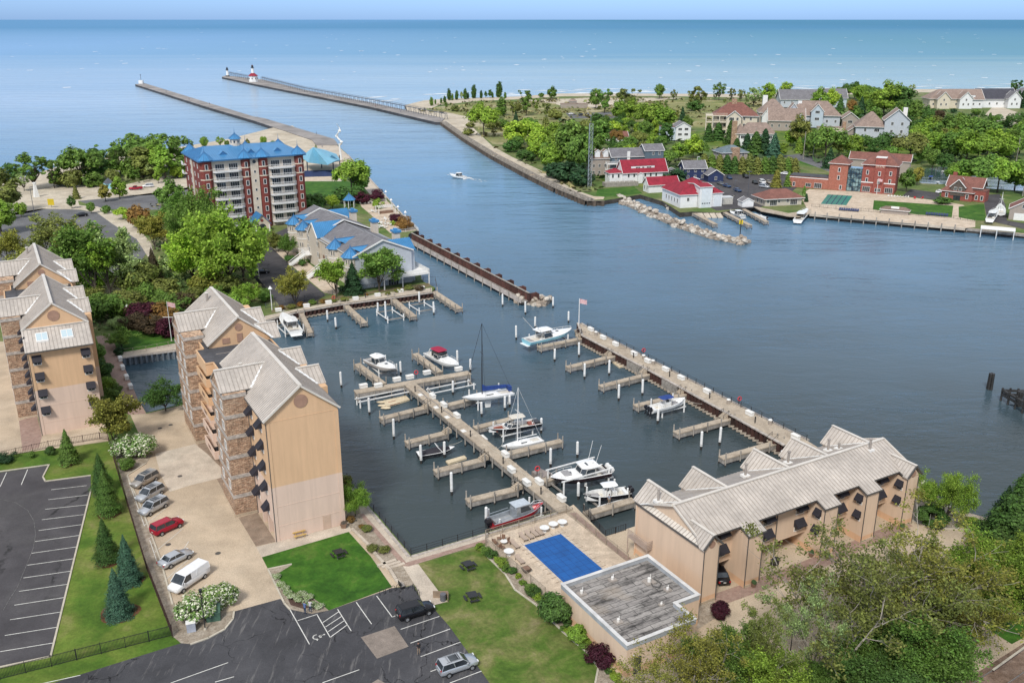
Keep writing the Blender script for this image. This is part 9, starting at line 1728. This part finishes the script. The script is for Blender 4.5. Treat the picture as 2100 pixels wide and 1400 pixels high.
t=T('pergola','white pergola over dark seating on the sun terrace','pergola',(777,440),30);b_=MB();[b_.box(0+.8*i,-.2,2.6,.1+.8*i,3.4,2.8) for i in range(9)];b_.box(-.2,0,2.45,6.8,.15,2.6);b_.box(-.2,3.1,2.45,6.8,3.25,2.6);obj('slatted_roof',b_,TRIM,t)
for x in (0,6.5):
 for y in (0,3.1):obj('post',MB().box(x,y,0,x+.2,y+.15,2.45+GZ),TRIM,t)
for ch_ in list(t.children):ch_.location.z=GZ if ch_.name.startswith('slat') else 0
obj('counter',MB().box(.8,.6,GZ,6,1.4,GZ+1),BROWND,t)
WC=thing('terrace_chair','x','chair');obj('seat',MB().box(-.3,-.3,.3,.3,.3,.42),BOXW,WC);obj('backrest',MB().box(-.36,-.3,.42,-.28,.3,1.0),BOXW,WC);K_=Kind(WC);rr_=random.Random(8)
WT=thing('terrace_table','x','table');obj('tabletop',MB().cyl((0,0,.68),(0,0,.74),.7,n=12),BOXW,WT);obj('leg',MB().cyl((0,0,0),(0,0,.68),.06,n=6),BOXW,WT);K2_=Kind(WT)
for i in range(10):q=G(736+i*4.1,417+(i%2)*2.4-.4*i*.3);K_.put((q[0],q[1],GZ+.03),rr_.uniform(0,6),ORD[i]+' white chair from the left in the far group on the sun terrace','white chairs at the far end of the sun terrace')
ci_=0
for i,(x,y) in enumerate(((765,436),(790,452),(782,459),(797,462),(785,468),(776,466))):
 q=G(x,y);K2_.put((q[0],q[1],GZ+.03),0,'%s round white table from the far end of the sun terrace' % ORD[i],'white tables on the sun terrace')
 for k in range(4):a=rad(90*k+rr_.uniform(0,60));K_.put((q[0]+1.25*math.cos(a),q[1]+1.25*math.sin(a),GZ+.03),a+math.pi,'white chair around the %s terrace table' % ORD[i],'white chairs around the %s terrace table' % ORD[i])
NC=thing('lounge_chair','x','lounge chair');obj('seat',MB().box(-.8,-.35,.3,.5,.35,.42),BN2,NC);obj('backrest',MB().add([(.5,-.35,.36),(.5,.35,.36),(.9,.35,.95),(.9,-.35,.95)],[(0,1,2,3)]),BN2,NC);K_=Kind(NC)
for i in range(9):q=G(1722+i*4.6,431.5+i*.35);K_.put((q[0],q[1],GZ+.03),rad(62),ORD[i]+' navy lounge chair from the left before the green club pool','navy lounge chairs before the club pool')
for i in range(9):q=G(1900+i*5.2,441+i*.4);K_.put((q[0],q[1],GZ+.03),rad(62),ORD[i]+' navy lounge chair from the left below the club lawn','navy lounge chairs below the club lawn')
AC_=Kind(dup(NC,label='x',group='x'));
for i in range(8):q=G(1822+i*5.6,404.5+i*.3);o_=dup(WC,(q[0],q[1],GZ+.03),rad(60+i*20),ORD[i]+' white chair from the left at the top edge of the club lawn','chairs above the club lawn')
for o_ in [AC_.root]+list(AC_.root.children):bpy.data.objects.remove(o_)
for i,x in enumerate((1876,1890)):q=G(x,408);t=thing('deck_chair','%s of the two red deck chairs above the club lawn' % ('left','right')[i],'deck chair',(q[0],q[1],GZ),1+i,'red deck chairs');obj('seat',MB().box(-.4,-.4,.3,.4,.4,.4),HRD,t);obj('backrest',MB().box(-.5,-.4,.3,-.4,.4,1.1),HRD,t)
t=T('kiosk','low brown hip-roofed kiosk with white roof sign on the club quay','kiosk',(1806,437),-28);vol(t,0,0,9.5,2.6,GZ,1.7,'hip',1.0,.5,SD_TAUPE,SH_BROWN);obj('roof_sign',MB().box(3.4,-.2,GZ+2.1,6.2,-.1,GZ+2.9),TRIM,t)
t=T('boat_shelter','white flat-roofed boat shelter over the water at the right end of the club quay','boat shelter',(2010,476),-26);b_=MB();b_.loft([[(0,0,2.9),(10.5,0,2.9),(10.5,3,3.4),(0,3,3.4)],[(0,0,3.1),(10.5,0,3.1),(10.5,3,3.6),(0,3,3.6)]]);obj('shelter_roof',b_,BOXW,t)
for x in (.2,5,10.2):obj('post',MB().cyl((x,.2,-2),(x,.2,2.95),.14,n=6),WHITE,t)
q=G(106,426);t=thing('yellow_sign','yellow notice board on posts at the edge of the beach sand','sign',(q[0],q[1],GZ));obj('panel',MB().box(-1.2,-.05,1.0,1.2,.05,3.4),M('sign_yellow',(.60,.45,.02),.6,.05),t);obj('post',MB().box(-.1,.06,0,.1,.15,3.2),PILE,t)
q=G(224,386);t=thing('beach_hut','small blue-roofed playhouse on the left beach','hut',(q[0],q[1],GZ));obj('hut_wall',MB().box(-1.6,-1.4,0,1.6,1.4,2.2),HBL,t);obj('hut_roof',MB().cyl((0,0,2.2),(0,0,4.4),2.5,.1,4),LM,t)
q=G(75,404);t=thing('lifeguard_tower','white stone-like lifeguard stand on the left beach','lifeguard stand',(q[0],q[1],GZ));obj('stand',MB().cyl((0,0,0),(0,0,5.5),1.3,.5,4),BOXW,t);obj('seat',MB().box(-.6,-.6,5.5,.6,.6,5.9),BOXW,t)
for a,c,l in (((1424,437),(1467,459),'short dock left of the boathouse ramp'),((1478,431),(1538,461),'long dock right of the boathouse ramp'),((1522,427),(1572,454),'dock in front of the white tool shed')):dock(l,a,c,1.6,1.6,'far_dock',pil=4,group='docks by the boathouse',stub=False)
t=thing('boat_ramp','slatted concrete boat ramp before the boathouse doors','boat ramp',(0,0,0));b_=MB()
for i in range(4):x=1430+i*12.5;b_.slab([G(x,437,1.7),G(x+10,436.5,1.7),G(x+16,446,.2),G(x+6,446.5,.2)],.3)
obj('ramp_slab',b_,CONC2,t)
t=thing('office_deck','timber deck along the water in front of the beige office','deck',(0,0,0));obj('deck_boards',MB().prism([tuple(p) for p in px([(1546,424),(1553,424),(1617,437),(1650,432),(1664,428),(1664,437),(1640,444),(1617,443),(1560,432)],1.9)],1.6,1.9),DECK,t)
t=thing('club_quay','long pale quay edge with timber piles in front of the club','quay',(0,0,0));QA,QB=Vector(G(1661,438.5)[:2]),Vector(G(1980,468)[:2]);b_=MB();d=QB-QA;m_=(QA+QB)/2;b_.obox(m_.x,m_.y,1.1,d.length,1.2,.75,math.atan2(d.y,d.x));obj('quay_beam',b_,CONC2,t);d.normalize();nr=Vector((d.y,-d.x))
for i in range(12):p=QA+d*(2+4.3*i)+nr*.8;obj('pile',MB().cyl((p.x,p.y,-2),(p.x,p.y,2.9),.2,n=7),PILE,t)
q1,q2=Vector(G(1980,470)[:2]),Vector(G(2110,482)[:2]);dock('pale dock along the quay at the far right edge',(1982,466),(2115,480),2.0,1.7,'far_dock',pil=5,stub=False)
q=G(1517,489,0);t=thing('navigation_marker','yellow navigation board on a dark post at the rock breakwater tip','channel marker',(q[0],q[1],0));obj('post',MB().cyl((0,0,-1),(0,0,6.4),.16,n=6),BLACKM,t);obj('board',MB().box(-.65,-.06,4.9,.65,.06,6.3),bpy.data.materials['sign_yellow'],t)
for (x,y,h,k,l) in ((2029,798,3.4,5,'cluster of black mooring piles standing alone near the right edge'),(2088,832,3.0,6,'black pile cluster at the right edge below the timber guard')):
 q=G(x,y,0);t=thing('pile_cluster',l,'pile cluster',(q[0],q[1],0))
 for i in range(k):a=2*math.pi*i/k;obj('pile',MB().cyl((.45*math.cos(a),.45*math.sin(a),-2),(.35*math.cos(a),.35*math.sin(a),h),.24,n=8),PILED,t)
t=thing('timber_guard','dark timber bridge guard reaching in from the right edge','fender',(0,0,0));b_=MB();a,c=Vector(G(2056,800,2.2)),Vector(G(2180,870,2.2));bar(b_,a,c,.5,.4);bar(b_,a+Vector((0,0,-.8)),c+Vector((0,0,-.8)),.4,.4);c2=Vector(G(2185,805,2.2));bar(b_,a,c2,.5,.4);bar(b_,a+Vector((0,0,-.8)),c2+Vector((0,0,-.8)),.4,.4)
obj('guard_rail',b_,PILED,t)
for i in range(9):p=a+(c-a)*i/8;obj('pile',MB().cyl((p.x,p.y,-2),(p.x,p.y,2.7),.2,n=6),PILED,t)
for i in range(1,8):p=a+(c2-a)*i/8;obj('pile',MB().cyl((p.x,p.y,-2),(p.x,p.y,2.7),.2,n=6),PILED,t)
ROPE=M('mooring_rope',(.50,.47,.40),.9,.1)
for l,a,c in (('pale mooring line from the crimson-topped cruiser to the cross dock',(940,752,1.4),(948,764,2.1)),('pale mooring line from the small sailboat to the main dock',(1030,911,1.3),(1016,920,2.2)),('pale mooring line from the pale blue cruiser to the breakwater tip',(1172,676,2.6),(1190,672,2.3)),('pale mooring line from the black-covered runabout to the main dock',(921,912,.8),(948,903,2.1)),('long pale mooring line from the navy-canopied boat to the steel wall',(1404,818,1.6),(1440,828,1.6)),('blue hose lying along the outer half of the main dock',(858,800,2.13),(930,856,2.13)),('pale hose lying along the inner half of the main dock',(985,900,2.13),(1090,985,2.13))):
 p,q=Vector(G(*a)),Vector(G(*c));t=thing('mooring_line' if 'line' in l else 'water_hose',l,'mooring line' if 'line' in l else 'hose',(0,0,0));n_=8;sg=(q-p).length*.06 if 'line' in l else 0
 obj('rope_strand',MB().tube([tuple(p+(q-p)*i/n_+Vector((0 if sg else .12*math.sin(i*2.1),0 if sg else .1*math.cos(i*1.7),-sg*4*(i/n_)*(1-i/n_)))) for i in range(n_+1)],.035,5),ROPE if 'pale' in l else BLU,t)
# ---------------------------------------------------------------- boulders
RK_=M('boulder_stone',(.55,.50,.43),.9,.25,.8,fine=5,bmp=.5);RKD=M('boulder_brown',(.36,.30,.24),.9,.25,.8,fine=5,bmp=.5);rb=random.Random(21)
RMESH=[]
for i in range(8):
 b_=MB();n1,m1=7,4;rings=[]
 for k in range(m1+1):
  t0=-math.pi/2+math.pi*k/m1;ring_=[]
  for j in range(n1):a=2*math.pi*j/n1+rb.uniform(-.2,.2);rr=rb.uniform(.78,1.15);ring_.append((rr*max(math.cos(t0),.08)*math.cos(a),rr*max(math.cos(t0),.08)*math.sin(a)*.8,rb.uniform(.85,1.1)*math.sin(t0)*.7))
  rings.append(ring_)
 b_.loft(rings);RMESH.append(b_.mesh('boulder',[RK_ if i % 3 else RKD]))
def rocks(path,n_,spread,s0,s1,zc,label,group,conv=None,lo=0):
 P=[Vector(G(*p,.6)[:2]) for p in path];Ls=[(c-a).length for a,c in zip(P[:-1],P[1:])];tot=sum(Ls)
 for i in range(n_):
  u=rb.random()*tot;k=0
  while k < len(Ls)-1 and u > Ls[k]:u -= Ls[k];k += 1
  d=(P[k+1]-P[k]).normalized();nr=Vector((-d.y,d.x));off=rb.uniform(-1,1);s=rb.uniform(s0,s1);q=P[k]+d*u+nr*off*spread
  o_=bpy.data.objects.new('boulder',RMESH[rb.randrange(8)]);C.objects.link(o_);o_.location=(q.x,q.y,zc*(1-abs(off)**1.6)*rb.uniform(.5,1.05)+lo);o_.scale=(s,s*rb.uniform(.8,1.1),s*rb.uniform(.7,1));o_.rotation_euler=(rb.uniform(-.5,.5),rb.uniform(-.5,.5),rb.uniform(0,6.28));tag(o_,label,'boulder',group)
rocks([(1262,404),(1330,434),(1400,463),(1465,484),(1533,497)],185,2.9,.7,1.5,2.0,'pale boulder in the long rock breakwater below the boathouse','boulders of the long breakwater')
rocks([(1240,411),(1285,405),(1313,401),(1359,415),(1385,434)],45,1.2,.6,1.2,1.2,'boulder along the shore below the red-roofed buildings','boulders along the shore')
rocks([(1062,612),(1125,618)],42,3.2,.6,1.3,2.0,'boulder in the heap at the end of the wall pier','boulders at the wall pier')
rocks([(1880,988),(1915,1030),(1990,1062),(2100,1090)],26,1.6,.4,.9,.9,'boulder on the shore right of the townhouses','boulders right of the townhouses',lo=.3)
for nm_,pts_,sp_,h0 in (('breakwater_core',[(1262,404),(1330,434),(1400,463),(1465,484),(1530,496)],2.4,1.0),('rock_heap_core',[(1064,612),(1122,618)],2.6,1.0)):
 b_=MB();P=[Vector(G(*p,.6)[:2]) for p in pts_]
 for a,c in zip(P[:-1],P[1:]):m_=(a+c)/2;d=c-a;b_.obox(m_.x,m_.y,-2,d.length+1,sp_*2,2+h0*.9,math.atan2(d.y,d.x))
 struct('rock_bank',b_,RKD)
rs=random.Random(4);sf=MB()
def surf(path,rows,n_,off0,sgn=1):
 P=[Vector(G(*p,0)[:2]) for p in path]
 for r_ in range(rows):
  for a,c in zip(P[:-1],P[1:]):
   d=(c-a);L=d.length;d.normalize();nr=Vector((-d.y,d.x))*sgn;k=int(L/22*n_)
   for i in range(k):
    if rs.random() < .45+.12*r_:continue
    u=rs.random()*L;ln=rs.uniform(8,40);w0=rs.uniform(1.2,4.5)*(1 if r_ else 1.6);o0=off0+r_*24+rs.uniform(-6,6)+5*math.sin(u*.02+r_);pts=[]
    z=.05+.001*(len(sf.f)%40)
    q0,q1=a+d*u+nr*o0,a+d*(u+ln)+nr*(o0+rs.uniform(-2,2));m_=(q0+q1)/2;sf.add([(q0.x,q0.y,z),(m_.x-nr.x*w0,m_.y-nr.y*w0,z),(q1.x,q1.y,z),(m_.x+nr.x*w0,m_.y+nr.y*w0,z)],[(0,1,2,3)])
surf([(760,216),(840,210),(900,204),(1061,196),(1285,190),(1508,191),(1890,181),(2100,182),(2300,182)],4,1.6,3)
surf([(-200,396),(0,371),(60,358),(130,337),(250,317)],1,.8,4)
stuff('surf_foam',sf,FOAM)
wc=MB()
for i in range(300):
 x=rs.uniform(-100,2200);y=46+(rs.random()**1.4)*150;q=G(x,y,0)
 if y > 150 and x < 900 and rs.random() < .7:continue
 s=rs.uniform(.4,1.0)**2*2.2*(1+q[1]/4500);e_=min(1+q[1]/260,9);wc.add([(q[0]-s*2.0,q[1],.06),(q[0],q[1]-s*.5*e_,.06),(q[0]+s*2.0,q[1]+s*.3,.06),(q[0]+s*.3,q[1]+s*.5*e_,.06)],[(0,1,2,3)])
stuff('whitecaps',wc,FOAM)
# ---------------------------------------------------------------- name tidying: unused prototypes
for o_ in list(sc.objects):
 if o_.get('label') == 'x':
  for c_ in list(o_.children):bpy.data.objects.remove(c_)
  bpy.data.objects.remove(o_)
